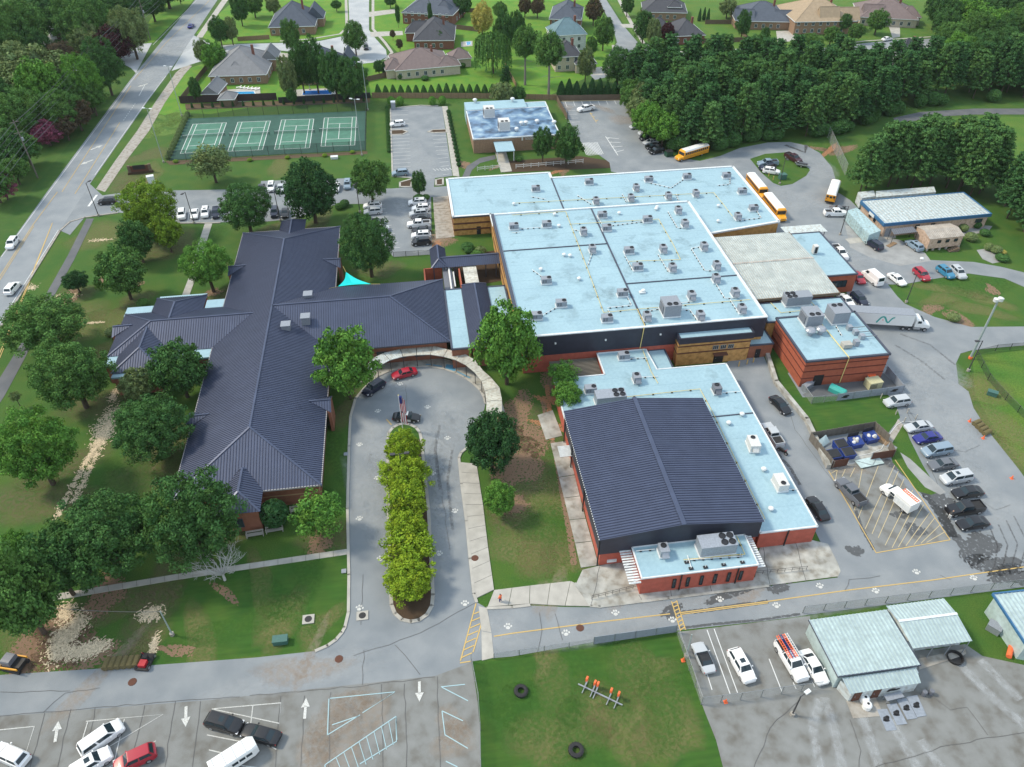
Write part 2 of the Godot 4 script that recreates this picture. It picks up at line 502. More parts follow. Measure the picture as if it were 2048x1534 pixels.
func build_ground() -> void:
	var b := MB.new()
	b.bx(-1500,-0.5,-1800,1500,-0.03,200)
	ground = setting("ground",b,M.ground)

	# --- roads and paved areas (each sheet a few millimetres above the one below)
	main_road = sheet("road",[gp(-97.24,-120.07),gp(-97.53,-170.23),gp(-97.68,-204.37),gp(-97.1,-291.55),gp(-93.81,-403.02),gp(-88.84,-575.24),gp(-77.16,-573.41),gp(-83.43,-401.46),gp(-85.01,-299.45),gp(-86.17,-270.21),gp(-87.64,-207.79),gp(-87.66,-181.78),gp(-87.23,-140.9),gp(-86.87,-105.53)],0.012,M.asphalt_pale)
	sheet("side_street",[gp(-121.93,-334.7),gp(-99.01,-337.21),gp(-96.79,-300.62),gp(-99.94,-306.66),gp(-104.34,-312.48),gp(-117.23,-317.32)],0.008,M.asphalt_sunlit_tint)
	sheet("suburb_street",[gp(-84.73,-346.01),gp(-73.45,-329.49),gp(-64.01,-330.71),gp(-48.38,-329.72),gp(-32.74,-330.08),gp(-23.43,-335.53),gp(-21.57,-349.63),gp(-23.12,-392.41),gp(-24.01,-477.68),gp(-13.69,-476.1),gp(-13.7,-391),gp(-13.4,-342.55),gp(-10.53,-329.5),gp(-6.69,-314.5),gp(-6.39,-306.4),gp(-9.99,-300.37),gp(-16.44,-298.99),gp(-22.1,-304.51),gp(-29.78,-309.85),gp(-39.58,-316.21),gp(-47.47,-319.88),gp(-62.89,-322.16),gp(-71.26,-315.35),gp(-78.27,-308.07),gp(-84.45,-301.02)],0.008,M.asphalt_sunlit_tint)
	sheet("suburb_street",[gp(97.14,-459.14),gp(91.28,-375.23),gp(87.21,-329.06),gp(84.22,-310.78),gp(76.79,-294.76),gp(71.29,-279.29),gp(65.46,-274.66),gp(66.09,-269.25),gp(82.79,-277.61),gp(98.04,-282.17),gp(129.11,-284.65),gp(162.9,-286.36),gp(178.66,-287.79),gp(210.49,-285.63),gp(248.65,-279.99),gp(257.75,-292.5),gp(211.02,-297.38),gp(193.31,-297.31),gp(180.96,-295.82),gp(165.33,-292.29),gp(132.24,-292.75),gp(101.5,-293.56),gp(94.35,-299.59),gp(92.4,-310.9),gp(92.48,-335.66),gp(94.93,-374.69),gp(101.99,-458.4)],0.008,M.asphalt_pale)
	drive = sheet("school_drive",[gp(-87.64,-207.79),gp(-82.4,-200.11),gp(-78.17,-200.98),gp(-65.25,-200.62),gp(-41.45,-198.12),gp(-41.74,-203.07),gp(-15.64,-201.21),gp(-15.39,-194.38),gp(-6.22,-193.37),gp(-1.27,-193.57),gp(-1.35,-199.16),gp(-6.09,-201.11),gp(-5.88,-251.69),gp(-2.77,-253.03),gp(3.76,-252.98),gp(9.43,-251.71),gp(10.9,-251.49),gp(10.31,-198.76),gp(5.45,-198.18),gp(4.86,-192.69),gp(9.17,-192.68),gp(17.56,-195.19),gp(16.63,-186.23),gp(8.67,-185.91),gp(3.74,-186.9),gp(2.35,-157.41),gp(-6.59,-157.54),gp(-7.94,-160.95),gp(-13.02,-181.95),gp(-13.82,-185.41),gp(-20.51,-186.36),gp(-31.3,-179.7),gp(-37.64,-179.29),gp(-59.96,-181.69),gp(-62.32,-185.73),gp(-76.01,-189.58),gp(-83.56,-188.23),gp(-84.53,-179.08),gp(-87.66,-181.78)],0.016,M.asphalt)
	lot_road = sheet("service_road",[gp(-67.85,-60),gp(-58.71,-59.77),gp(-39.2,-58.47),gp(-26.29,-57.75),gp(-18.54,-57.63),gp(-17.07,-58.16),gp(-15.99,-58.9),gp(-15.23,-59.85),gp(-14.85,-60.64),gp(-14.44,-62.94),gp(-14.54,-69.2),gp(-15.09,-81.76),gp(-15.22,-95.75),gp(-15.15,-103.23),gp(-14.37,-108.02),gp(-12.68,-111.05),gp(-10.37,-113.97),gp(-8.1,-115.31),gp(-5.53,-115.87),gp(-2.85,-115.96),gp(-0.47,-115.62),gp(2.41,-114.29),gp(4.31,-112.96),gp(5.89,-111.38),gp(7.31,-109.41),gp(8.49,-107.21),gp(8.91,-105.17),gp(9.01,-103.49),gp(8.23,-100.48),gp(6.31,-95.57),gp(4.75,-92.71),gp(3.11,-90.43),gp(3.02,-84.53),gp(3.12,-76.69),gp(3,-69.6),gp(2.99,-63.53),gp(3.21,-62.18),gp(4.61,-60.93),gp(7.99,-60.63),gp(10.44,-60.61),gp(15.28,-59.69),gp(20,-58.96),gp(29.85,-58.97),gp(44.42,-59.03),gp(54.94,-59.11),gp(64.62,-59.51),gp(96.82,-60.06),gp(92.2,-54.19),gp(80.24,-53.97),gp(48.29,-53.91),gp(42.29,-53.8),gp(29.42,-54.04),gp(18.03,-53.89),gp(6.99,-53.29),gp(4.63,-53.4),gp(1.66,-53.31),gp(1.91,-47.99),gp(1.82,-44.17),gp(1.49,-39.81),gp(0.73,-31.08),gp(-59.22,-39.33)],0.012,M.asphalt)
	sheet("parking_lot",[gp(-65.66,-54.76),gp(-56.67,-53.96),gp(-44.7,-53.33),gp(-31.32,-52.59),gp(-12.71,-52.16),gp(-3.18,-51.94),gp(1.65,-53.17),gp(1.91,-47.99),gp(1.82,-44.17),gp(1.49,-39.81),gp(0.73,-31.57),gp(-59.44,-39.86)],0.016,M.asphalt_lot)
	var yard := sheet("east_yard",[gp(49.86,-250.4),gp(71.55,-248.64),gp(71.99,-224.69),gp(72.74,-203.15),gp(80.91,-198.52),gp(87.7,-201),gp(95.43,-205.59),gp(105.12,-208.25),gp(111.73,-207.67),gp(115.35,-204.55),gp(117.07,-198.88),gp(116.07,-189.09),gp(113.27,-180.83),gp(110.27,-175.77),gp(111.76,-169.71),gp(111.66,-162.77),gp(110.28,-150.1),gp(113.82,-148.38),gp(115.97,-141.94),gp(115.41,-138.85),gp(125.23,-136.57),gp(130.33,-133.64),gp(133.76,-130.79),gp(138.77,-120.88),gp(134.6,-115.37),gp(129.94,-125.31),gp(127.88,-129.09),gp(121.2,-132.14),gp(111.41,-131.01),gp(104.32,-129.96),gp(101.06,-130.42),gp(100.67,-125.88),gp(100.77,-122.97),gp(102.08,-120.89),gp(104.32,-117.44),gp(109.72,-113.11),gp(120.5,-111.76),gp(135.93,-109.76),gp(131.35,-103.93),gp(116.4,-105.87),gp(108.88,-105.95),gp(105.1,-105.83),gp(102.51,-105.23),gp(99.84,-102.44),gp(96.79,-96.69),gp(97.37,-94.45),gp(95.6,-90.11),gp(94.56,-84.1),gp(94.03,-75.17),gp(93.61,-71.67),gp(96.15,-59.21),gp(93.57,-55.93),gp(64.57,-59.43),gp(54.9,-59.03),gp(55.69,-73.75),gp(64.42,-102.41),gp(86.48,-118.88),gp(92.57,-133.48),gp(83.99,-155.07),gp(75.01,-180.82),gp(54.21,-195.35),gp(55.17,-201.2),gp(49.89,-216.97),gp(49.81,-237.04)],0.020,M.asphalt)
	sheet("back_drive",[gp(54.57,-107.57),gp(62.88,-113.58),gp(66.14,-113.45),gp(63.12,-101.42),gp(64.29,-90.91),gp(62.98,-80.43),gp(62.24,-58.53),gp(55.01,-59.27),gp(55.94,-68.35)],0.024,M.asphalt)
	var se_lot := sheet("works_lot",[gp(62.88,-79.3),gp(73.84,-81.01),gp(73.49,-78.39),gp(74.61,-63.15),gp(62.55,-62.59)],0.028,M.asphalt_lot)
	var lot := sheet("low_lot",[gp(29.62,-53.79),gp(48.19,-53.69),gp(47.42,-49.37),gp(61.71,-46.65),gp(66.78,-46.83),gp(68.03,-44.9),gp(72.58,-42.99),gp(80.35,-39.14),gp(66.84,-21.97),gp(26.19,-27.57),gp(29.52,-35.94),gp(29.78,-39.09),gp(29.6,-42.22),gp(29.53,-43.91),gp(30.04,-48.88)],0.012,M.asphalt_lot)
	sheet("track",[gp(151.66,-220.99),gp(162.83,-224.52),gp(182.05,-224.81),gp(197.69,-222.54),gp(220.98,-217.83),gp(217.31,-213.16),gp(194.37,-217.78),gp(178.97,-220.01),gp(163.66,-220.1),gp(155.22,-217.13),gp(149.69,-214.65)],0.006,M.asphalt_dark)
	sheet("footpath",[gp(-81.15,-123.62),gp(-80.95,-133.18),gp(-81.84,-154.5),gp(-82.1,-168.72),gp(-82.95,-187.34),gp(-81.07,-187.07),gp(-80.05,-166.62),gp(-79.87,-152.82),gp(-78.56,-129.92),gp(-78.35,-118.12),gp(-79.01,-103.82),gp(-81.27,-106.59)],0.008,M.asphalt_dark)
	sheet("footpath",[gp(-85.17,-204.38),gp(-84.73,-222.36),gp(-83.68,-244.41),gp(-83.48,-268.89),gp(-82.49,-299.08),gp(-80.68,-308.43),gp(-78.04,-305.73),gp(-79.09,-295.84),gp(-80.17,-268.4),gp(-80,-243.88),gp(-81.6,-221.91),gp(-82.29,-202.17)],0.006,M.concrete)
	sheet("footpath",[gp(-82.9,-342.27),gp(-82.29,-367.79),gp(-81.35,-401.15),gp(-77.61,-485.89),gp(-74.06,-485.35),gp(-78.58,-400.74),gp(-79.72,-367.41),gp(-80.28,-341.88)],0.008,M.concrete_pale)
	sheet("gravel_yard",[gp(104.25,-157.23),gp(110.76,-150.28),gp(113.82,-148.38),gp(116.44,-141.88),gp(115.85,-138.34),gp(107.68,-137.3),gp(102.76,-141.77),gp(100.33,-146.72)],0.026,M.gravel)
	sheet("gravel_yard",[gp(129.11,-141.46),gp(133.52,-142),gp(133.38,-138.56),gp(132.63,-135.96),gp(129.13,-135.35),gp(128.06,-137.5)],0.006,M.gravel)
	sheet("gravel_yard",[gp(121.64,-149.71),gp(137.14,-152.54),gp(139.88,-151.63),gp(136.7,-148.8),gp(129.4,-148.61)],0.006,M.gravel)
	# lawns laid over or between the paving
	sheet("lawn_island",[gp(95.48,-197.79),gp(101.05,-200.48),gp(107.19,-200.66),gp(109.33,-197.88),gp(109.28,-188.42),gp(106.55,-184.94),gp(100.85,-180.76),gp(97.29,-180.04),gp(95.89,-182.08),gp(95.18,-188.82)],0.05,M.ground)
	sheet("lawn_yard",[gp(64.29,-111.42),gp(66.8,-113.03),gp(66.48,-97.09),gp(82.16,-95.59),gp(82.45,-93.46),gp(81.26,-89.58),gp(76.95,-85.94),gp(76.24,-88.07),gp(64.39,-87.69),gp(64.04,-92.66),gp(63.38,-101.09)],0.05,M.lawn_rich)
	sheet("lawn_strip",[gp(81.08,-87.91),gp(80.01,-84.01),gp(78.93,-78.2),gp(78.25,-72.19),gp(76.71,-71.88),gp(75.06,-72.85),gp(74.31,-79.42),gp(74.84,-80.87),gp(76.95,-82.61),gp(76.14,-83.94)],0.05,M.ground)
	sheet("lawn_front",[gp(-30.37,-73.34),gp(-14.93,-73.19),gp(-14.73,-63.38),gp(-15.13,-61.07),gp(-16.26,-59.24),gp(-18.04,-58),gp(-26.32,-58.05),gp(-38,-58.73),gp(-40.31,-70.21),gp(-38.61,-72.11)],-0.026,M.lawn_rich)
	sheet("lawn_field",[gp(4.38,-53),gp(17.93,-53.45),gp(29.13,-53.55),gp(29.59,-48.94),gp(29.4,-43.54),gp(29.78,-39.09),gp(29.52,-35.94),gp(26.19,-27.57),gp(1,-31.04),gp(1.49,-39.81),gp(2.06,-52.75)],-0.026,M.lawn_rich)
	sheet("sports_field",[gp(155.46,-214.62),gp(165.86,-218.09),gp(179.79,-218.61),gp(216.11,-211.64),gp(148.37,-125.57),gp(154.39,-158.02),gp(157.92,-184.73),gp(161.72,-205.77)],-0.026,M.field)
	sheet("sports_field",[gp(104.35,-104.17),gp(115.47,-104.53),gp(131.35,-103.93),gp(98.87,-62.66),gp(95.14,-75.36),gp(95.9,-84.29),gp(97.97,-93.37)],-0.026,M.field)
	sheet("suburb_lawn",[gp(-84.02,-263.94),gp(-81.24,-296.16),gp(-77.65,-304.53),gp(-69.19,-313.83),gp(-47.29,-317.97),gp(-22.05,-302.73),gp(-9.07,-298.48),gp(-1.45,-307.5),gp(-12.61,-349.79),gp(-12.13,-502.22),gp(100.86,-484.82),gp(86.13,-326.33),gp(83.28,-310.26),gp(70.93,-279.35),gp(47.79,-256.85),gp(29.26,-258.59),gp(-13.42,-265.77),gp(-42.19,-262.88),gp(-63.62,-255.67),gp(-71.47,-257.68),gp(-74.85,-259.05),gp(-77.85,-256.86),gp(-82.39,-259.27)],-0.026,M.lawn_sunlit_tint)
	sheet("suburb_lawn",[gp(-84.01,-348.72),gp(-75.36,-400.25),gp(-69.38,-511.03),gp(-25.21,-504.23),gp(-23.35,-392.44),gp(-21.78,-349.66),gp(-23.88,-336.99),gp(-32.82,-331.44),gp(-48.51,-331.07),gp(-64.18,-332.06),gp(-73.26,-330.76)],-0.026,M.lawn_sunlit_tint)
	sheet("suburb_lawn",[gp(-86.6,-104.88),gp(-113.83,-136.83),gp(-102.19,-205.02),gp(-100.13,-291.47),gp(-99.4,-304.33),gp(-95.56,-298.25),gp(-96.74,-287.88),gp(-97.63,-202.59),gp(-97.11,-169.04),gp(-96.32,-119.94)],-0.027,M.lawn_rich)
	sheet("suburb_lawn",[gp(108.48,-483.65),gp(95.61,-374.58),gp(93.47,-337.02),gp(93.36,-311.43),gp(95.27,-300.72),gp(102.05,-294.71),gp(132.7,-293.94),gp(165.9,-293.49),gp(181.39,-297.08),gp(211.96,-298.6),gp(236.87,-296.97),gp(337.26,-448.42)],-0.026,M.field)
	sheet("suburb_lawn",[gp(-104.13,-335.33),gp(-98.51,-338.47),gp(-94.9,-389.18),gp(-94.32,-408.58),gp(-91.73,-500.95),gp(-108.49,-503.53),gp(-107.67,-405.1),gp(-107.15,-371.49)],-0.026,M.lawn_sunlit_tint)

	# --- bare soil,straw and dry grass on the lawns,each with its own uneven outline
	var soft := MB.new()
	for e in [[gp(-63.57,-168.86),9,7],[gp(-58.05,-172.85),7,6],[gp(-44.19,-146.77),6,4],[gp(-62.05,-147.34),5,3],[gp(-75.45,-151.2),6,4],[gp(-59.25,-114.03),8,6],[gp(-62.69,-90.27),12,5],[gp(-47.63,-94.74),9,6],[gp(-43.47,-102.54),5,9],[gp(-62.73,-98),8,5],[gp(-41.01,-70.31),11,4],[gp(-47.29,-68.3),9,4],[gp(-33.94,-78.26),7,3],[gp(-17.56,-76.46),6,3],[gp(-16.18,-105.24),2.5,6],[gp(11.82,-91.12),6,6],[gp(15.25,-96.87),6,8],[gp(12.51,-84.09),5,7],[gp(9.16,-77.16),5,3],[gp(-9.73,-152.22),6,4],[gp(-5.43,-143.28),5,2.5],[gp(-34.24,-176.98),6,3],[gp(-78.8,-209.02),7,5],[gp(-74.98,-203.83),8,4],[gp(-75.69,-225.24),7,5],[gp(-24.47,-176.88),8,3],[gp(-48.75,-162.17),5,3]]: blot(soft,e[0],e[1],e[2],-0.020,rng.randf() * 3,0.65)
	stuff(obj("bare_soil",soft,M.dirt_soft,ground))
	var dry := MB.new()
	for e in [[gp(-77.27,-178.05),7,8],[gp(-72.13,-139.48),8,8],[gp(-64.4,-140.18),6,5],[gp(-65.76,-126.84),6,5],[gp(15.81,-79.32),5,8],[gp(13.59,-70.7),5,6],[gp(16.77,-67.51),4,4],[gp(10.5,-70.2),5,5],[gp(22.93,-48.46),6,4],[gp(18.96,-43.06),8,4],[gp(11.33,-42.24),7,4],[gp(24.84,-41.61),5,5],[gp(11.6,-50.73),6,3],[gp(16.18,-41.88),2.5,2],[gp(-23.7,-63.04),7,3],[gp(-18.23,-61.5),4,2],[gp(-33.89,-60.64),7,2.5],[gp(-27.15,-70.09),6,2],[gp(99.72,-94.55),4,8],[gp(96.68,-85.46),4,9],[gp(94.67,-78.33),5,6],[gp(108.96,-123.15),5,3],[gp(119.52,-121.66),5,3],[gp(113.28,-126.47),7,2.5],[gp(115.17,-118.49),6,3],[gp(-72.7,-211.32),9,4],[gp(-37.56,-212.85),10,3],[gp(-42.77,-60.4),6,2],[gp(-55.59,-61.45),8,3],[gp(72.83,-91.42),5,3]]: blot(dry,e[0],e[1],e[2],-0.023,rng.randf() * 3,0.8)
	stuff(obj("dry_grass",dry,M.dry_grass,ground))
	var lush := MB.new()
	for e in [[gp(-24,-66.29),9,3],[gp(-20.16,-70.86),6,3],[gp(-29.02,-62.99),8,3],[gp(-19.46,-84.24),3,9],[gp(-17.55,-95.22),2.5,9],[gp(-51.17,-92.98),8,5],[gp(-50.67,-174.26),5,4],[gp(10.9,-46.75),8,6],[gp(21.37,-50.08),7,4],[gp(25.15,-44.78),6,4],[gp(12.66,-39.66),8,3],[gp(5.49,-48.83),4,6],[gp(72.3,-94.2),8,5],[gp(76.34,-90.93),5,3],[gp(67.53,-96.24),3,5],[gp(-25.74,-85.11),5,3],[gp(13.93,-257.03),6,3],[gp(14.97,-74.35),4,5],[gp(113.38,-130.52),8,3],[gp(123.09,-127.09),8,4]]: blot(lush,e[0],e[1],e[2],-0.016,rng.randf() * 3,0.75)
	stuff(obj("lush_grass",lush,M.lush_grass,ground))
	var dirt := MB.new()
	for e in [[gp(-52.61,-63.98),6,5],[gp(-48.86,-61.97),5,4],[gp(-55.84,-62.21),6,3],[gp(-48.52,-70.52),4,4],[gp(13.87,-99.69),3.5,8],[gp(15.54,-93.04),3.5,6],[gp(12.99,-87.42),5,6],[gp(10.58,-79),4,2],[gp(23.32,-106.72),4,6],[gp(4.63,-163.93),6,3],[gp(42.04,-199.73),8,2],[gp(123.77,-200.06),8,3],[gp(118.32,-201.57),5,2],[gp(108.93,-115.71),6,2],[gp(104.79,-119.95),4,2],[gp(-19.03,-76.19),4,2.2],[gp(-31.81,-68.62),3,1],[gp(14.36,-205.38),2,5],[gp(24.16,-203.97),5,1.2],[gp(122.42,-125.17),3,1.5],[gp(-37.04,-60.34),4,1],[gp(-75.54,-197.96),6,2],[gp(-76.24,-150.33),4,2.5],[gp(-71.16,-156.68),2,1.5],[gp(-63.46,-153.52),2.5,1.5],[gp(-64.63,-173.79),2,1.4],[gp(-45.97,-148.02),3,1.6]]: blot(dirt,e[0],e[1],e[2],-0.012,rng.randf() * 3)
	trail(dirt,[gp(19.39,-103),gp(19.36,-90.06),gp(18.79,-78.9),gp(18.35,-70.98),gp(17.9,-66.45)],1.4,-0.010)
	trail(dirt,[gp(15.73,-106.34),gp(15.81,-99.42),gp(14.88,-94.38)],1.0,-0.010)
	stuff(obj("dirt",dirt,M.dirt,ground))
	var clay := MB.new()
	for e in [[gp(19.59,-96.26),1.2,5],[gp(20.38,-102.86),1.5,3],[gp(3.3,-161.71),3,1.5],[gp(120.89,-200.47),7,1.5],[gp(98.37,-137.96),3,1],[gp(40.35,-198.33),6,1]]: blot(clay,e[0],e[1],e[2],-0.008,rng.randf())
	trail(clay,[gp(20.92,-107.06),gp(20.04,-98.82),gp(19.28,-92.51)],1.3,-0.006)
	stuff(obj("red_clay",clay,M.clay,ground))
	var straw := MB.new()   # loose stalks lying on the soil
	var heaps := [[gp(-41.54,-66.46),1.9,1.5,500],[gp(-39.96,-61.48),0.6,1.8,300],[gp(-53.24,-68.32),1.4,2.2,500],[gp(-52.36,-63.57),1.8,3.0,1300],[gp(-51.15,-66.06),1.6,2.6,800],[gp(-49.74,-61.73),3.4,1.5,1000],[gp(-47.67,-62.25),2.2,1.2,700],[gp(-76.95,-151.02),3,1.2,300],[gp(-86.19,-155.72),2,1.4,200],[gp(-58.43,-115.33),0.9,2.5,250],[gp(-68.28,-139.83),2.4,0.5,120],[gp(-76.6,-175.49),3.5,0.7,200]]
	for l in [[gp(-57.29,-110.74),gp(-57.73,-107.1),gp(-57.75,-103.29),2.2,1600],[gp(-57.66,-104.53),gp(-58.85,-96.88),gp(-59.75,-86.76),0.7,1300],[gp(-56.94,-108.29),gp(-57.44,-99.01),gp(-57.97,-89.61),0.7,1200]]:
		for k in 14:
			var f := k / 13.0
			var c: Vector3 = l[0].lerp(l[1],f * 2) if f < 0.5 else l[1].lerp(l[2],f * 2 - 1)
			heaps.append([c,l[3] * rng.randf_range(0.7,1.3),l[3] * 1.2,int(l[4] / 14.0 * rng.randf_range(0.5,1.5))])
	for e in heaps:
		for k in int(e[3] * 0.6):
			var p: Vector3 = e[0] + gh(rng.randfn() * e[1] * 0.42,rng.randf_range(-0.018,0.02),rng.randfn() * e[2] * 0.42)
			var d := gh(rng.randf_range(-1,1),rng.randf_range(-0.1,0.1),rng.randf_range(-1,1)).normalized() * rng.randf_range(0.1,0.3)
			var w := d.cross(Vector3.UP).normalized() * rng.randf_range(0.03,0.08)
			var g := rng.randf_range(0.55,1.05)
			straw.col = Color(g,g * 0.97,g * 0.92)
			straw.q(p - d - w,p + d - w,p + d + w,p - d + w)
	stuff(obj("scattered_straw",straw,M.straw_stalk,ground))
	var sunlit_tint := MB.new()
	for k in 16: blot(sunlit_tint,gp(-78.99,-240.58).lerp(gp(-71.62,-256.83),k / 15.0) + gh(rng.randfn() * 2.5,0,rng.randfn() * 2.5),rng.randf_range(1.5,4),rng.randf_range(1.5,4),-0.0235,rng.randf() * 3,0.9)
	for k in 14: blot(sunlit_tint,gp(-12.23,-262.73).lerp(gp(-6.84,-253.17),rng.randf()) + gh(rng.randfn() * 2,0,rng.randfn() * 3),2.5,2.5,-0.0235,0.0,0.5)
	stuff(obj("sunlit_grass_tint",sunlit_tint,M.sunlit_tint,ground))  # ragged fringe of the sunlight painted into the suburb lawn
	# --- stains,patches and tyre marks on the paving
	var pale := MB.new()
	for e in [[gp(-2.32,-95.54),5,10],[gp(2.41,-101.3),5,9],[gp(-9.99,-94.17),4,9],[gp(0.15,-81.5),3,12],[gp(-11.61,-83.14),3,14],[gp(-6.18,-112.34),5,3],[gp(-20.38,-54.46),16,2],[gp(22.91,-56.18),14,2.5],[gp(54.88,-55.34),18,2.5],[gp(5.87,-57),6,3],[gp(92.07,-100.02),8,8],[gp(88.9,-86.55),6,9],[gp(83.77,-69.84),6,8],[gp(112.03,-188.02),5,8],[gp(97.62,-171.74),8,8],[gp(97.67,-141.37),8,4],[gp(-91.26,-297.62),5,14],[gp(-88.1,-326.51),6,16],[gp(1.89,-210.58),4,16],[gp(-2.08,-177.67),4,9],[gp(56.9,-220.93),8,12]]: blot(pale,e[0],e[1],e[2],0.034,0.2 * rng.randf(),0.55)
	for l in [[gp(44.34,-42.12),gp(42.04,-39.24),gp(40.6,-34.06)],[gp(45.1,-42.35),gp(44.35,-38.3),gp(42.96,-32.61)],[gp(64.38,-44.12),gp(65.97,-39.13),gp(67.84,-35.05)],[gp(67.37,-44.42),gp(69.06,-38.7)],[gp(51.7,-38.53),gp(52.09,-31.35)],[gp(54.01,-35.74),gp(54.95,-30.95)],[gp(48.67,-40.22),gp(47.52,-33.11)]]: trail(pale,l,1.6,0.034,0.8)
	stuff(obj("worn_paving",pale,M.bleach,lot_road))
	var ruststain := MB.new()
	for e in [[gp(-13.91,-49.85),3,1.6],[gp(-13.89,-48.87),4,2.5],[gp(-17.34,-44.99),4,3],[gp(-14.37,-44.58),3,4],[gp(-17.9,-44.47),2.5,2.5],[gp(-1.21,-44.29),1.6,2.5],[gp(-11.43,-47.89),4,2],[gp(-1.28,-43.38),2.5,3],[gp(-1.7,-45.91),2,2],[gp(-16.29,-47.93),4,2],[gp(50.65,-244.81),4,3],[gp(63.27,-241.63),5,2],[gp(67.38,-231.53),5,5],[gp(95.86,-133.01),5,1.2],[gp(152.2,-203.33),4,2],[gp(-19.28,-57),6,1],[gp(41.37,-58.03),4,1],[gp(-20.44,-55.16),7,2],[gp(-45.92,-58),8,1.5],[gp(4.79,-166.36),5,4],[gp(66.54,-78.79),4,1],[gp(13.56,-61.9),5,2],[gp(24.2,-61.25),5,2]]: blot(ruststain,e[0],e[1],e[2],0.038,rng.randf() * 3,0.55)
	stuff(obj("rusty_stain",ruststain,M.rust_stain,lot_road))
	var wet := MB.new()
	trail(wet,[gp(73.37,-80.14),gp(75.91,-75.24),gp(76.18,-69.85),gp(75.69,-64.92),gp(75.92,-62.03),gp(77.41,-59.98),gp(77.96,-57.22),gp(80.72,-54.67)],2.2,0.042)
	trail(wet,[gp(76.05,-72.5),gp(76.39,-68.8),gp(75.25,-63.54)],2.4,0.042)
	for e in [[gp(77.92,-70.65),2.4,2.2],[gp(78.22,-61.24),4,3],[gp(78.49,-58.03),4,2.4],[gp(79.56,-56.12),5,1.4],[gp(70.44,-65.65),2,1.4],[gp(69.71,-68.71),1.4,1.2],[gp(29.84,-57.03),2,1.2],[gp(39.43,-58.72),6,0.8],[gp(46.14,-58.88),3,1],[gp(59.57,-63.19),1.2,1.5]]: blot(wet,e[0],e[1],e[2],0.046,rng.randf() * 0.4)
	trail(wet,[gp(27.96,-56.66),gp(33.59,-56.51),gp(40.83,-56.63),gp(43.46,-56.67)],0.9,0.042)
	trail(wet,[gp(63.99,-73.65),gp(62.56,-66.74),gp(62.43,-62.98)],0.7,0.046)
	trail(wet,[gp(55.06,-88.75),gp(57.02,-80.69),gp(57.02,-76.78)],0.7,0.042)
	trail(wet,[gp(29.02,-54.33),gp(34.96,-54.27),gp(41.24,-54.03),gp(47.03,-54.17)],0.5,0.042)
	trail(wet,[gp(109.37,-205.78),gp(112.93,-199.83),gp(115.5,-204.89)],1.5,0.042)
	stuff(obj("wet_stain",wet,M.wet,lot_road))
	var tyre := MB.new()
	for k in 4: trail(tyre,[gp(83.86,-64.26) + gh(k * 1.7 - 2,0,-k * 0.6),gp(82.91,-61.06) + gh(k * 1.6 - 2,0,0),gp(80.22,-57.79) + gh(k * 1.4 - 2,0,0),gp(78.14,-56.32) + gh(k * 1.4 - 2,0,0)],0.3,0.050,0.8)
	for l in [[gp(94.16,-112.88),gp(98.13,-108.61),gp(99.39,-102.04)],[gp(91.28,-109.58),gp(93.59,-104.41),gp(94.97,-98.12)],[gp(0.47,-98.94),gp(-0.76,-92.88),gp(-0.5,-83.72)],[gp(2.18,-92.46),gp(0.85,-85.72),gp(0.86,-75.34)]]: trail(tyre,l,0.6,0.050,0.5)
	stuff(obj("tyre_mark",tyre,M.tyre_mark,lot_road))

	build_markings(yard,se_lot,lot)
	build_walks()

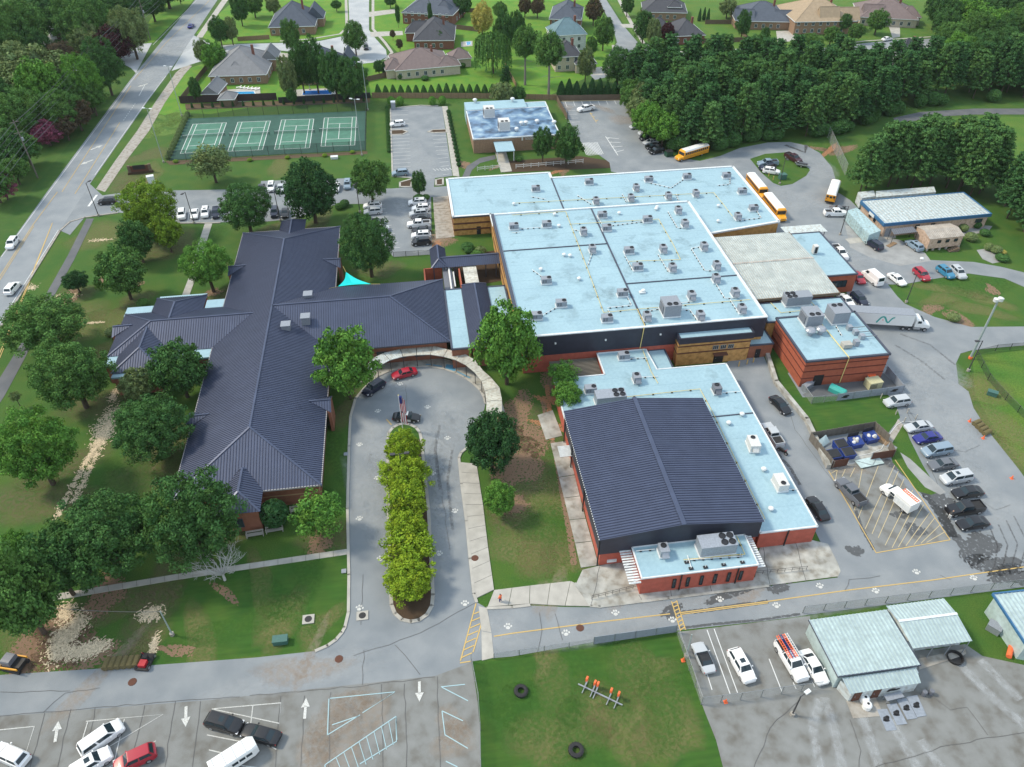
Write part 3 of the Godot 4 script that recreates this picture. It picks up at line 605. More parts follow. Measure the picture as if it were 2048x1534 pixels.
func build_markings(yard: Node,se_lot: Node,lot: Node) -> void:
	var W: Material = M.paint_white
	var Y: Material = M.paint_yellow
	# main road
	marks([[gp(-95.72,-126.72),gp(-94.45,-161.46),gp(-95.21,-185.68),gp(-94.89,-203.97)],[gp(-84.75,-119.02),gp(-83.97,-131.65),gp(-90.72,-186.08)],[gp(-93.7,-203.8),gp(-95.28,-286.64)],[gp(-89.9,-202.07),gp(-90.63,-252.35)],[gp(-95.72,-292.93),gp(-93.58,-335.08),gp(-86.89,-401.98)]],0.16,0.05,Y,main_road)
	marks([[gp(-95.2,-123.37),gp(-93.91,-159.91),gp(-94.79,-185.1)],[gp(-83.76,-121.04),gp(-83.38,-129.96),gp(-90.47,-184.48)]],0.14,0.054,Y,main_road)
	marks([[gp(-87.1,-108.03),gp(-87.75,-142.4),gp(-88.1,-182.1)],[gp(-97.27,-170.42),gp(-97.09,-203.69),gp(-96.32,-290.4),gp(-96.12,-299.97)],[gp(-98.03,-334.42),gp(-92.89,-402.88)],[gp(-85.31,-295.67),gp(-86.48,-271.66),gp(-87.85,-213.5)]],0.14,0.05,W,main_road)
	for k in 9: marks([[gp(-89.95,-253.92).lerp(gp(-89.76,-269.8),k / 9.0),gp(-89.95,-253.92).lerp(gp(-89.76,-269.8),(k + 0.45) / 9.0)]],0.2,0.05,W,main_road)
	marks([[gp(-90.2,-276),gp(-90.66,-286.99)]],0.2,0.05,W,main_road)
	for p in [[gp(-92.49,-233.07),-0.7],[gp(-92.55,-222.46),2.4],[gp(-91.41,-286.59),2.4]]: arrow(p[0],p[1],0.05,main_road,1.5)
	marks([[gp(-84.3,-194.08),gp(-83.93,-200.63)]],0.6,0.05,W,drive)
	# drive and north lots
	for k in 11: marks([[gp(6.27,-227.48).lerp(gp(7.76,-199.77),k / 10.0),gp(10.66,-227.23).lerp(gp(9.58,-200.15),k / 10.0)]],0.12,0.05,W,drive)
	for k in 12: marks([[gp(-6.07,-229.26).lerp(gp(-6.08,-201.75),k / 11.0),gp(-0.47,-229.23).lerp(gp(-0.85,-201.65),k / 11.0)]],0.12,0.05,W,drive)
	for k in 5: marks([[gp(-5.75,-249.89).lerp(gp(-5.98,-234.77),k / 4.0),gp(-0.27,-249.54).lerp(gp(-0.45,-234.37),k / 4.0)]],0.12,0.05,W,drive)
	for k in 6: marks([[gp(-60.14,-181.97) + gh(k * 2.9,0,0),gp(-60.94,-188.8) + gh(k * 2.9,0,0)]],0.12,0.05,W,drive)
	for k in 11: marks([[gp(-2.13,-183.73).lerp(gp(-2.02,-158.95),k / 10.0),gp(3.42,-183.51).lerp(gp(2.35,-159.49),k / 10.0)],[gp(-13.04,-184.17).lerp(gp(-7.93,-161.42),k / 10.0),gp(-8.56,-184.09).lerp(gp(-4.99,-161.71),k / 10.0)]],0.12,0.05,W,drive)
	for k in 6: marks([[gp(5.24,-204.03) + gh(k * 0.9,0,0),gp(5.44,-202.69) + gh(k * 0.9 + 0.5,0,0)]],0.15,0.054,W,drive)
	# north-east lot
	for k in 7: marks([[gp(51.67,-250.14) + gh(k * 2.75,0,0),gp(51.38,-245.15) + gh(k * 2.75,0,0)]],0.14,0.05,W,yard)
	for k in 5: marks([[gp(49.36,-245).lerp(gp(48.86,-232.13),k / 4.0),gp(53.65,-244.82).lerp(gp(52.98,-231.95),k / 4.0)]],0.14,0.05,W,yard)
	for k in 8: marks([[gp(70.03,-241.99).lerp(gp(70.63,-219.72),k / 7.0),gp(73.39,-243.31).lerp(gp(73.46,-220.88),k / 7.0)]],0.14,0.05,W,yard)
	for k in 3: marks([[gp(57.7,-238.92).lerp(gp(58.14,-232.03),k / 2.0),gp(58.32,-237.96).lerp(gp(58.94,-232.75),k / 2.0)]],0.3,0.054,Y,yard)
	marks([[gp(57.7,-238.92),gp(58.02,-230.8)]],0.2,0.05,Y,yard)
	for k in 4: marks([[gp(58.31,-217.65).lerp(gp(58.31,-208.78),k / 3.0),gp(59.23,-218.28).lerp(gp(59.21,-209.37),k / 3.0)],[gp(58.27,-218.8).lerp(gp(58.35,-207.7),k / 3.0),gp(61.88,-217.13).lerp(gp(61.38,-209.06),k / 3.0)]],0.22,0.054,W,yard)
	marks([[gp(58.29,-219.57),gp(58.71,-205.53)]],0.2,0.05,W,yard)
	for k in 12: marks([[gp(50.03,-215.46) + gh(0,0,k * 0.8),gp(52.69,-215.82) + gh(0.15 * k,0,k * 0.8)],[gp(50.11,-215.82) + gh(k * 0.42,0,0.2),gp(49.78,-207.16) + gh(k * 0.45,0,0)]],0.16,0.05 + 0.004 * (k % 2),W,yard)
	# works lot: yellow bays
	marks([[gp(62.95,-79.06),gp(62.46,-62.42)],[gp(75.02,-79.91),gp(74.61,-63.15)],[gp(62.46,-62.42),gp(74.61,-63.15)]],0.14,0.058,Y,se_lot)
	marks([[gp(63.13,-78.47),gp(64.32,-79.01)],[gp(62.86,-76.56),gp(64.41,-79)],[gp(64.53,-77.57),gp(65.85,-79.03)],[gp(65.78,-77.26),gp(67.49,-79.08)],[gp(63.16,-70.55),gp(68.87,-79.09)],[gp(63,-69.01),gp(71.57,-79)],[gp(63.01,-66.83),gp(74.3,-78.76)],[gp(63.57,-65.79),gp(74.18,-77.35)],[gp(64.15,-64.99),gp(74.22,-75.66)],[gp(64.47,-63.53),gp(74.33,-73.19)],[gp(65.25,-62.96),gp(74.44,-71.71)],[gp(66.23,-62.94),gp(74.44,-70.14)],[gp(67.45,-63),gp(74.45,-68.47)],[gp(68.77,-63.05),gp(74.64,-67.39)],[gp(69.91,-63.12),gp(74.6,-65.95)],[gp(70.83,-63.16),gp(74.69,-64.67)]],0.09,0.062,M.paint_faded,se_lot)
	# service road: centre line,crossings,paws
	marks([[gp(5,-56.52),gp(7.45,-56.63),gp(19.56,-56.72),gp(29.36,-56.62)],[gp(30.63,-56.6),gp(43.46,-56.67),gp(55.65,-56.88),gp(67.69,-56.82),gp(82.43,-57.12)]],0.16,0.05,Y,lot_road)
	marks([[gp(30.83,-56.34),gp(43.37,-56.44)]],0.14,0.05,Y,lot_road)
	marks([[gp(30.15,-58.52),gp(30,-53.89)],[gp(30.89,-58.58),gp(30.71,-53.94)]],0.14,0.05,Y,lot_road)
	for k in 8: marks([[gp(30.12,-58.2).lerp(gp(30.04,-54.03),k / 7.0),gp(30.98,-58.41).lerp(gp(30.78,-54.39),k / 7.0)]],0.16,0.054,Y,lot_road)
	marks([[gp(3.12,-61.95),gp(0.24,-53.58)],[gp(4.42,-61.04),gp(1.98,-54.56)],[gp(0.16,-53.3),gp(1.53,-53.33)]],0.16,0.05,Y,lot_road)
	for k in 7: marks([[gp(2.68,-60.32).lerp(gp(0.35,-53.99),k / 6.0),gp(4.11,-60.76).lerp(gp(1.84,-54.51),k / 6.0)]],0.16,0.054,Y,lot_road)
	marks([[gp(-8.82,-101.68),gp(-7.96,-100.12)],[gp(-3.09,-101.53),gp(-2.71,-102.01)]],0.2,0.05,Y,lot_road)
	for p in [gp(-10.3,-104.02),gp(-1.46,-103.86),gp(-13.46,-95.86),gp(1.54,-95.37),gp(-10.43,-87.63),gp(-1.49,-87.39),gp(-13.2,-79.47),gp(1.53,-78.93),gp(-10.02,-71.41),gp(-1.45,-71.13),gp(-12.95,-63.37),gp(1.59,-62.08),gp(7.04,-57.68),gp(14.64,-55.63),gp(21.97,-57.73),gp(29.4,-55.59),gp(36.92,-57.83),gp(44.34,-55.82),gp(51.71,-58.02),gp(59.15,-56.15),gp(66.52,-58.37),gp(74.09,-56.28),gp(-6.22,-111.02)]: paw(p,rng.randf_range(-0.3,0.3),0.05,lot_road,1.05)
	# front parking lot
	marks([[gp(-45.96,-51.84),gp(-36.77,-51.46),gp(-45.52,-46.35)],[gp(-45.72,-51.81),gp(-45.73,-48.92)],[gp(-41.35,-51.52),gp(-41.23,-45.36)],[gp(-36.92,-48.18),gp(-42.1,-45.48)],[gp(-56.04,-52.17),gp(-52.02,-52.05),gp(-51.94,-49),gp(-55.36,-50.25)]],0.12,0.05,M.paint_worn,lot_road)
	marks([[gp(-30.88,-51.35),gp(-22.46,-50.97),gp(-22.4,-48.33),gp(-30.88,-51.35)],[gp(-25.88,-51.05),gp(-25.86,-46.41)],[gp(-30.96,-48.09),gp(-25.98,-46.43)],[gp(-30.32,-44.83),gp(-22.39,-42.76)],[gp(-25.98,-47.4),gp(-22.45,-45.16)],[gp(-30.42,-46.2),gp(-27.25,-45.05)]],0.12,0.05,M.paint_worn,lot_road)
	var A: Material = M.paint_aqua
	marks([[gp(-16.54,-50.68),gp(-16.51,-46.09)],[gp(-16.41,-50.73),gp(-8.31,-50.47),gp(-12.35,-48.28)],[gp(-16.51,-46.09),gp(-12.65,-48.06)],[gp(-16.63,-42.54),gp(-8.25,-47.26)],[gp(-12.56,-42.09),gp(-8.26,-44.16),gp(-8.25,-47.26)],[gp(-2.51,-50.34),gp(0.54,-50.26)],[gp(-2.39,-50.26),gp(0.72,-48.03)],[gp(-2.59,-47.18),gp(-0.13,-45.57)],[gp(-2.59,-47.18),gp(-2.43,-44.15),gp(0.17,-42.15)],[gp(-2.53,-41),gp(-1.24,-40.18)],[gp(-16.63,-42.54),gp(-16.43,-40.8)],[gp(-16.02,-47.26),gp(-12.77,-47.95)]],0.12,0.05,A,lot_road)
	for k in 9: marks([[gp(-15.38,-43.24).lerp(gp(-8.25,-47.14),k / 8.0),gp(-14.25,-40.5).lerp(gp(-7.83,-44.28),k / 8.0) if k < 8 else gp(-8.19,-44.33)]],0.08,0.05,A,lot_road)
	for p in [[gp(-49.12,-51.09),0.15,1.0],[gp(-33.9,-50.74),3.3,1.0],[gp(-19.38,-49.89),0.0,1.0],[gp(-5.25,-50.04),3.1,1.0]]: arrow(p[0],p[1],0.054,lot_road,p[2])
	marks([[gp(33.58,-53.54),gp(33.48,-44.42)],[gp(34.57,-53.56),gp(34.46,-44.42)],[gp(31.5,-47.83),gp(31.41,-45.24)],[gp(40.2,-48.33),gp(40.06,-43.78)],[gp(41.96,-44.8),gp(41.97,-43.91)],[gp(44.48,-45.48),gp(44.4,-43.85)]],0.12,0.05,W,lot)
	# expansion joints and cracks
	for l in [[gp(-51.43,-53.68),gp(-50.7,-45.53)],[gp(-48.35,-53.64),gp(-47.54,-45.1)],[gp(-45.22,-53.47),gp(-44.67,-44.7)],[gp(-39.26,-53.03),gp(-39.29,-47.43),gp(-38.95,-41.71)],[gp(-35.62,-52.92),gp(-35.21,-44.87)],[gp(-32.36,-52.6),gp(-32.01,-44.43)],[gp(-19.62,-51.63),gp(-19.41,-42.69)],[gp(-16.39,-51.65),gp(-16.21,-42.25)],[gp(-9.93,-51.64),gp(-9.88,-41.38)],[gp(-7.09,-51.38),gp(-7.15,-39.52)],[gp(-3,-51.71),gp(-3.14,-38.97)],[gp(-22.67,-51.92),gp(-22.28,-41.61)]]: crack(l,0.046,lot_road,0.07)
	for l in [[gp(-56.69,-54.02),gp(-51.32,-53.73),gp(-42.94,-53.41),gp(-27.64,-52.48)],[gp(-26.41,-52.44),gp(-12.71,-51.89),gp(-3.19,-51.8)],[gp(-13.56,-56.35),gp(-8.84,-57.16),gp(-3.44,-58.98),gp(2.99,-62.05)],[gp(-51.47,-53.81),gp(-49.67,-56.13),gp(-45.44,-56.15)],[gp(-57.83,-57.25),gp(-49.1,-56.25)],[gp(-5.08,-52.34),gp(-6.91,-55.43),gp(-8.19,-57.07)],[gp(11.71,-59.31),gp(11.6,-56.59),gp(10.4,-53.4)],[gp(13.71,-58.79),gp(14,-54.74)],[gp(54.95,-56.98),gp(56.44,-58.47),gp(61.01,-58.53)],[gp(70.56,-56.51),gp(69.62,-57.5)],[gp(26.19,-27.57),gp(36.79,-39.65),gp(41.86,-42.47)],[gp(66.93,-34.87),gp(57.23,-34.69),gp(47.11,-33.51)],[gp(46.85,-39.2),gp(46.32,-35.6),gp(44.44,-32.4)],[gp(58.3,-40.85),gp(59.68,-38.7),gp(62.01,-38.7),gp(62.38,-35.19)],[gp(-0.55,-96.53),gp(-0.36,-85.89),gp(0.21,-71.64)],[gp(-5.11,-110.72),gp(-5.27,-99.75)],[gp(83.65,-109.01),gp(86.3,-102.34),gp(78.71,-72.67)],[gp(84.06,-92.55),gp(81.43,-70.16)],[gp(85.4,-80.82),gp(87.56,-79.92),gp(91.12,-81.23)],[gp(83.77,-69.84),gp(84.85,-67.62),gp(87.8,-68.23)],[gp(64.42,-102.41),gp(61.56,-89.1),gp(63.01,-71.69)],[gp(-12.61,-68.93),gp(-12.71,-60.73)],[gp(-12.26,-56.9),gp(-12.39,-51.98)]]: crack(l,0.050,lot_road,0.06)

func build_walks() -> void:
	slabs("sidewalk",[gp(3.27,-89.35),gp(3.19,-80.03),gp(3.07,-70.32),gp(3.12,-62.69)],[gp(5.87,-88.64),gp(5.99,-79.64),gp(5.85,-71.32),gp(5.86,-63.8)],2.3,M.concrete_pale,0.12)
	slabs("sidewalk",[gp(-56.21,-71.59),gp(-38.94,-72.77),gp(-14.95,-73.93)],[gp(-55.62,-70.51),gp(-38.76,-71.79),gp(-14.92,-72.91)],2.0,M.concrete_pale,0.05)
	slabs("sidewalk",[gp(-52.9,-180.68),gp(-52.66,-167.31),gp(-52.21,-154),gp(-52.37,-146.75)],[gp(-51.04,-180.42),gp(-50.9,-167.06),gp(-50.66,-153.78),gp(-50.76,-146.53)],2.0,M.concrete_pale,0.05)
	slabs("sidewalk",[gp(18.9,-91.83),gp(18.88,-83.76),gp(18.87,-74.8),gp(18.81,-65.79)],[gp(21.89,-92.02),gp(21.49,-83.95),gp(21.37,-74.75),gp(21.42,-65.87)],5.5,M.concrete_old,0.05)
	slabs("sidewalk",[gp(4.64,-61.17),gp(10.48,-60.85),gp(15.31,-59.85),gp(18.73,-59.3)],[gp(5.85,-63.72),gp(11,-63.76),gp(16.85,-63.72),gp(17.54,-63.19)],3.2,M.concrete_pale,0.12)
	slabs("sidewalk",[gp(17.84,-99.13),gp(18.26,-92.65)],[gp(20.72,-100.07),gp(21.25,-93.23)],6.0,M.concrete_old,0.05)
	slabs("crosswalk_slab",[gp(3.42,-61.5),gp(3.42,-57.57),gp(3.02,-53.19)],[gp(4.55,-61.02),gp(4.72,-57.09),gp(4.63,-53.4)],3.0,M.concrete_pale,0.06)
	slabs("sidewalk",[gp(10.9,-251.49),gp(10.84,-227.59),gp(10.45,-198.74)],[gp(12.68,-251.23),gp(12.71,-228.1),gp(12.17,-197.85)],1.6,M.concrete_pale,0.1)
	slabs("concrete_walk",[gp(4.26,-186.83),gp(3.94,-176.81),gp(3.71,-164.54)],[gp(8.99,-186.73),gp(8.58,-176.14),gp(8.2,-164.88)],4.0,M.concrete,0.05)
	slabs("ramp",[gp(23.78,-212.68),gp(23.83,-199.07)],[gp(27.04,-212.93),gp(26.94,-199.27)],1.7,M.concrete_pale,0.1)
	var ap := sheet("concrete_apron",[gp(17.54,-63.19),gp(18.95,-65.42),gp(21.4,-65.79),gp(25.84,-66.24),gp(26.89,-60.46),gp(30.54,-60.54),gp(43.17,-60.75),gp(46.08,-66.18),gp(53.93,-66.03),gp(56.19,-64.96),gp(56.01,-61.33),gp(55.77,-60.04),gp(55.01,-59.27),gp(44.49,-59.19),gp(29.9,-59.13),gp(20.03,-59.12),gp(18.88,-59.36)],0.06,M.concrete_old)
	for l in [[gp(21.56,-65.5),gp(18.88,-59.36)],[gp(25.99,-60.09),gp(26.01,-59.1)],[gp(30.49,-60.38),gp(30.32,-59.07)],[gp(36.42,-60.57),gp(36.2,-59.08)],[gp(46.38,-66.14),gp(44.8,-59.24)],[gp(51.44,-65.91),gp(50.15,-59.17)]]: crack(l,0.064,ap,0.08)
	sheet("concrete_pad",[gp(47.49,-41.56),gp(51.37,-41.61),gp(51.22,-39.1),gp(47.3,-39.33)],0.05,M.concrete)
	sheet("concrete_pad",[gp(58.75,-44.2),gp(65.44,-45.26),gp(66.06,-45.46),gp(66.35,-46.15),gp(59.45,-45.66)],0.08,M.concrete)
	sheet("concrete_pad",[gp(101.03,-150.69),gp(111.49,-151.16),gp(114.13,-151.27),gp(113.37,-149.42),gp(101.1,-148.27)],0.05,M.concrete_pale)
	sheet("concrete_pad",[gp(66.77,-97.75),gp(71.57,-100.82),gp(84.52,-101.83),gp(85.48,-96.83),gp(67.53,-96.24)],0.04,M.asphalt_dark)
	sheet("concrete_pad",[gp(63.44,-83.3),gp(65.79,-83.57),gp(74.93,-84.72),gp(75.51,-81.61),gp(63.54,-79.78)],0.05,M.concrete_old)
	sheet("concrete_pad",[gp(75.63,-84.01),gp(80.71,-89.26),gp(80.78,-87.69),gp(75.82,-83.01)],0.056,M.concrete)
	sheet("gravel_strip",[gp(76.75,-81.43),gp(77.61,-79.78),gp(79.36,-72.04),gp(78.12,-71.68),gp(76.63,-73.5),gp(76.18,-78.01)],0.06,M.gravel)
	sheet("driveway",[gp(-50.55,-318.45),gp(-41.35,-314.61),gp(-39.43,-290.03),gp(-42.08,-284.03),gp(-48.71,-303.73)],0.012,M.concrete_pale)
	sheet("driveway",[gp(-13.57,-370.33),gp(-2.07,-373.6),gp(-1.76,-366.93),gp(-13.52,-362.25)],0.012,M.concrete_pale)
	sheet("driveway",[gp(-12.97,-339.61),gp(0.34,-339.07),gp(0.4,-333.39),gp(-12.53,-332.53)],0.012,M.concrete_pale)
	sheet("driveway",[gp(91.65,-335.78),gp(99.16,-334.66),gp(98.04,-328.9),gp(91.64,-330.59)],0.012,M.concrete_pale)
	sheet("driveway",[gp(152.58,-316.47),gp(162.9,-316.38),gp(156.58,-302.08),gp(147.24,-302.13)],0.012,M.concrete_pale)
	sheet("driveway",[gp(203.95,-321.33),gp(209.15,-320.56),gp(198.48,-301.28),gp(194.82,-300.46)],0.012,M.concrete_pale)
	sheet("driveway",[gp(-142.42,-335.8),gp(-143.99,-360.49),gp(-140.64,-358.55),gp(-136.94,-333.71)],0.012,M.concrete_pale)
	sheet("driveway",[gp(68.11,-282.56),gp(72.89,-283),gp(69.89,-274.02),gp(66.52,-274.51)],0.012,M.concrete_pale)
	for e in [[[gp(100.62,-373.83),gp(96.8,-337.28),gp(94.28,-307.32),gp(97.15,-301.72),gp(102.41,-295.9),gp(133.16,-295.13)],1.5],[[gp(-11.87,-390.72),gp(-11.76,-343.75),gp(-6.98,-324.27),gp(-4.43,-311.03),gp(-7.19,-302.32)],1.2],[[gp(-24.27,-392.58),gp(-22.56,-347.56),gp(-25.14,-338.58),gp(-36.89,-333.4),gp(-48.63,-332.43)],1.2],[[gp(70.77,-273.89),gp(80.05,-298.58),gp(81.89,-307.84)],1.0],[[gp(166.77,-295.3),gp(182.03,-298.31),gp(212.7,-299.86)],0.9]]:
		var b := MB.new()
		b.strip(e[0],e[1],0.02)
		setting("sidewalk",b,M.concrete_pale)
	# kerbs
	var kerbs := [[[gp(-18.54,-57.63),gp(-17.07,-58.16),gp(-15.99,-58.9),gp(-15.23,-59.85),gp(-14.85,-60.64),gp(-14.44,-62.94),gp(-14.54,-69.2),gp(-15.09,-81.76),gp(-15.22,-95.75),gp(-15.15,-103.23),gp(-14.37,-108.02),gp(-12.68,-111.05),gp(-10.37,-113.97),gp(-8.1,-115.31),gp(-5.53,-115.87),gp(-2.85,-115.96),gp(-0.47,-115.62),gp(2.41,-114.29),gp(4.31,-112.96),gp(5.89,-111.38),gp(7.31,-109.41),gp(8.49,-107.21),gp(8.91,-105.17),gp(9.01,-103.49)],M.concrete_pale],
		[[gp(4.75,-92.71),gp(3.54,-91.55),gp(3.11,-90.43),gp(3.02,-84.53),gp(3.12,-76.69),gp(3,-69.6),gp(2.99,-63.53),gp(3.21,-62.18)],M.concrete_pale],[[gp(4.61,-60.93),gp(7.99,-60.63),gp(10.44,-60.61)],M.concrete_pale],[[gp(-86.87,-105.53),gp(-87.1,-140.53),gp(-87.58,-181.52),gp(-86.53,-186),gp(-83.48,-187.95),gp(-75.94,-189.3)],M.concrete],[[gp(-60.28,-181.47),gp(-49.19,-180.15)],M.concrete],[[gp(-1.07,-199.12),gp(-6.09,-200.8),gp(-5.88,-251.69),gp(-1.8,-252.89),gp(3.78,-253.43),gp(9.62,-252.13)],M.concrete_pale],[[gp(17.4,-63.21),gp(18.88,-59.36),gp(20.02,-59.04),gp(29.88,-59.05),gp(44.45,-59.11)],M.concrete_old]]
	for k in kerbs:
		var b := MB.new()
		b.wallstrip(k[0],0.42,-0.05,0.14)
		setting("kerb",b,k[1])
	# planted island in the turning loop
	var isl := [gp(-8.62,-96.42),gp(-8.43,-98.14),gp(-7.72,-99.32),gp(-6.75,-99.95),gp(-5.78,-100.08),gp(-4.75,-99.67),gp(-3.73,-98.76),gp(-3.1,-97.4),gp(-2.92,-95.62),gp(-2.78,-89.62),gp(-2.54,-80.01),gp(-2.64,-71.11),gp(-2.74,-64.16),gp(-2.98,-62.39),gp(-3.74,-61.05),gp(-4.86,-60.34),gp(-5.96,-60.26),gp(-7.16,-60.74),gp(-8.09,-61.82),gp(-8.55,-63.33),gp(-8.69,-72.87),gp(-8.78,-83.8)]
	var b2 := MB.new()
	b2.wallstrip(isl + [isl[0]],0.5,-0.05,0.16)
	setting("island_kerb",b2,M.concrete_pale)
	sheet("planting_island",isl,0.12,M.mulch)
	sheet("lawn_tip",isl.slice(0,9),0.13,M.lawn_rich)
	for e in [[[gp(-6.46,-233.64),gp(-2.48,-233.46),gp(-1,-231.66),gp(-2.57,-229.92),gp(-6.36,-230.08)],0],[[gp(10.99,-231.91),gp(6.84,-232.11),gp(5.23,-230.76),gp(7.01,-229.71),gp(10.83,-229.55)],1],[[gp(-4.14,-196.74),gp(-0.69,-198.43),gp(-1.27,-193.57),gp(-4.2,-193.99)],2],[[gp(5.65,-196.9),gp(7.61,-197.56),gp(7.34,-193.55),gp(5.45,-193.52)],3]]:
		var b := MB.new()
		b.wallstrip(e[0] + [e[0][0]],0.5,-0.05,0.15)
		setting("island_kerb",b,M.concrete_pale)
		sheet("planting_island",e[0],0.1,M.mulch)
	sheet("planting_bed",[gp(25.91,-206.44),gp(47.78,-206.75),gp(55.83,-202.13),gp(54.74,-197.58),gp(24.93,-198.91)],0.01,M.mulch)
	sheet("planting_bed",[gp(-73.3,-266.02),gp(-12.56,-262.78),gp(-12.54,-258.56),gp(-71.96,-260.4)],0.008,M.soil)
	sheet("planting_bed",[gp(-70.5,-220.31),gp(-13.06,-219.07),gp(-13.04,-216.92),gp(-68.53,-217.31)],0.008,M.soil)
	sheet("narrow_drive",[gp(12.82,-197.44),gp(14.86,-204.64),gp(19.05,-209.49),gp(23.57,-210.94),gp(23.52,-208.16),gp(18.7,-206.11),gp(16,-201.83),gp(14.76,-197.48)],0.010,M.asphalt_dark)
	sheet("courtyard",[gp(5.76,-154.43),gp(17.17,-157.38),gp(18.05,-144.04),gp(8.19,-142.36)],0.006,M.mulch)

func build_sky() -> void:
	var cam := Camera3D.new()
	cam.name = "camera"
	add_child(cam)
	cam.transform = Transform3D(Basis(gh(0.99078,-0.00315,0.13542),gh(0.08956,0.76524,-0.63749),gh(-0.10162,0.64374,0.75847)).orthonormalized(),gh(0,92,0))
	cam.fov = 53.24
	cam.near = 0.5
	cam.far = 4000
	var sky := ProceduralSkyMaterial.new()
	sky.sky_top_color = lin(0.60,0.72,0.86)
	sky.sky_horizon_color = lin(0.82,0.86,0.90)
	sky.sky_curve = 0.2
	sky.ground_bottom_color = lin(0.2,0.22,0.2)
	sky.ground_horizon_color = lin(0.6,0.63,0.65)
	sky.sun_angle_max = 1.0
	var e := Environment.new()
	e.background_mode = Environment.BG_SKY
	e.sky = Sky.new()
	e.sky.sky_material = sky
	e.tonemap_mode = Environment.TONE_MAPPER_LINEAR
	e.background_energy_multiplier = 0.6
	e.tonemap_exposure = 2.25
	e.sdfgi_enabled = true
	e.ssao_enabled = true
	e.ssil_enabled = true
	e.fog_enabled = true
	e.fog_density = 0.00005
	e.fog_light_color = lin(0.75,0.83,0.88)
	var we := WorldEnvironment.new()
	we.name = "world_environment"
	we.environment = e
	add_child(we)
	var sun := DirectionalLight3D.new()
	sun.name = "sun"
	add_child(sun)
	sun.light_color = Color(1.0,0.95,0.86)
	sun.light_energy = 0.5
	sun.light_angular_distance = 10.0
	sun.shadow_enabled = true
	sun.look_at_from_position(gh(-13.8,16.0,-5.0) * 10,Vector3.ZERO)

func rect(x0: float,z0: float,x1: float,z1: float) -> Array:
	return [gh(x0,0,z0),gh(x1,0,z0),gh(x1,0,z1),gh(x0,0,z1)]

func flat_roof(root: Node,pts: Array,h: float,wall: Material,roof: Material,rim: Material,lip := 0.25,rim_w := 0.45) -> void:
	var b := MB.new()
	for i in pts.size():
		var a: Vector3 = pts[i]
		var d: Vector3 = pts[(i + 1) % pts.size()]
		b.q(gh(a.x,0,a.z),gh(d.x,0,d.z),gh(d.x,h,d.z),gh(a.x,h,a.z))
	obj("wall",b,wall,root)
	b = MB.new()
	b.poly(pts,h)
	var ro := obj("roof",b,roof,root)
	if roof == M.membrane:
		b = MB.new()
		var lo := Vector3.INF
		var hi := -Vector3.INF
		for p in pts:
			lo = lo.min(p); hi = hi.max(p)
		var n := int((hi.x - lo.x) * (hi.z - lo.z) / 26.0)
		var p2 := PackedVector2Array()
		for p in pts: p2.append(Vector2(p.x,p.z))
		for k in n:
			var c := gh(rng.randf_range(lo.x,hi.x),0,rng.randf_range(lo.z,hi.z))
			var rx := rng.randf_range(0.6,3.2)
			var ok := true
			for d in [Vector2(rx,rx),Vector2(-rx,rx),Vector2(rx,-rx),Vector2(-rx,-rx)]: ok = ok and Geometry2D.is_point_in_polygon(Vector2(c.x,c.z) + d * 1.2,p2)
			if ok: blot(b,c,rx,rx * rng.randf_range(0.3,0.7),h + 0.004 + 0.002 * (k % 4),rng.randf() * 3,rng.randf_range(0.12,0.35))
		stuff(obj("dirt_stain",b,M.roof_stain,ro))
		b = MB.new()
		for k in int((hi.z - lo.z) / 3.0):
			var z := lo.z + 1.5 + k * 3.0
			var xs := []
			for i in pts.size():
				var a: Vector3 = pts[i]
				var d: Vector3 = pts[(i + 1) % pts.size()]
				if (a.z < z) != (d.z < z): xs.append(lerpf(a.x,d.x,(z - a.z) / (d.z - a.z)))
			xs.sort()
			for i in range(0,xs.size() - 1,2): b.bx(xs[i] + 0.2,h,z,xs[i + 1] - 0.2,h + 0.016,z + 0.09)
		stuff(obj("sheet_lap",b,roof,ro))
	b = MB.new()
	b.wallstrip(pts + [pts[0]],rim_w,h - 0.15,h + lip)
	obj("parapet",b,rim,root)

func band(root: Node,pts: Array,y0: float,y1: float,out: float,m: Material,called := "band") -> void:  # a course of masonry standing a little proud of a straight wall run
	var b := MB.new()
	for i in pts.size() - 1: b.bar(gh(pts[i].x,(y0 + y1) / 2,pts[i].z),gh(pts[i + 1].x,(y0 + y1) / 2,pts[i + 1].z),out * 2,y1 - y0)
	obj(called,b,m,root)

func window(root: Node,p: Vector3,w: float,h: float,normal: Vector3,frame: Material = M.flashing_dark,bars := 1,called := "window") -> void:
	var s := normal.cross(Vector3.UP).normalized()
	var b := MB.new()
	var u := Vector3.UP * h / 2
	for e in [[-s * w / 2 - u,s * w / 2 - u],[-s * w / 2 + u,s * w / 2 + u],[-s * w / 2 - u,-s * w / 2 + u],[s * w / 2 - u,s * w / 2 + u]]:
		b.bar(p + e[0] + normal * 0.04,p + e[1] + normal * 0.04,0.09,0.09,normal)
	for k in bars: b.bar(p + s * w * ((k + 1.0) / (bars + 1) - 0.5) - u + normal * 0.04,p + s * w * ((k + 1.0) / (bars + 1) - 0.5) + u + normal * 0.04,0.06,0.06,normal)
	var o := obj(called,b,frame,root)
	b = MB.new()
	b.q(p - s * w / 2 - u + normal * 0.02,p + s * w / 2 - u + normal * 0.02,p + s * w / 2 + u + normal * 0.02,p - s * w / 2 + u + normal * 0.02)
	obj("pane",b,M.glass,o)

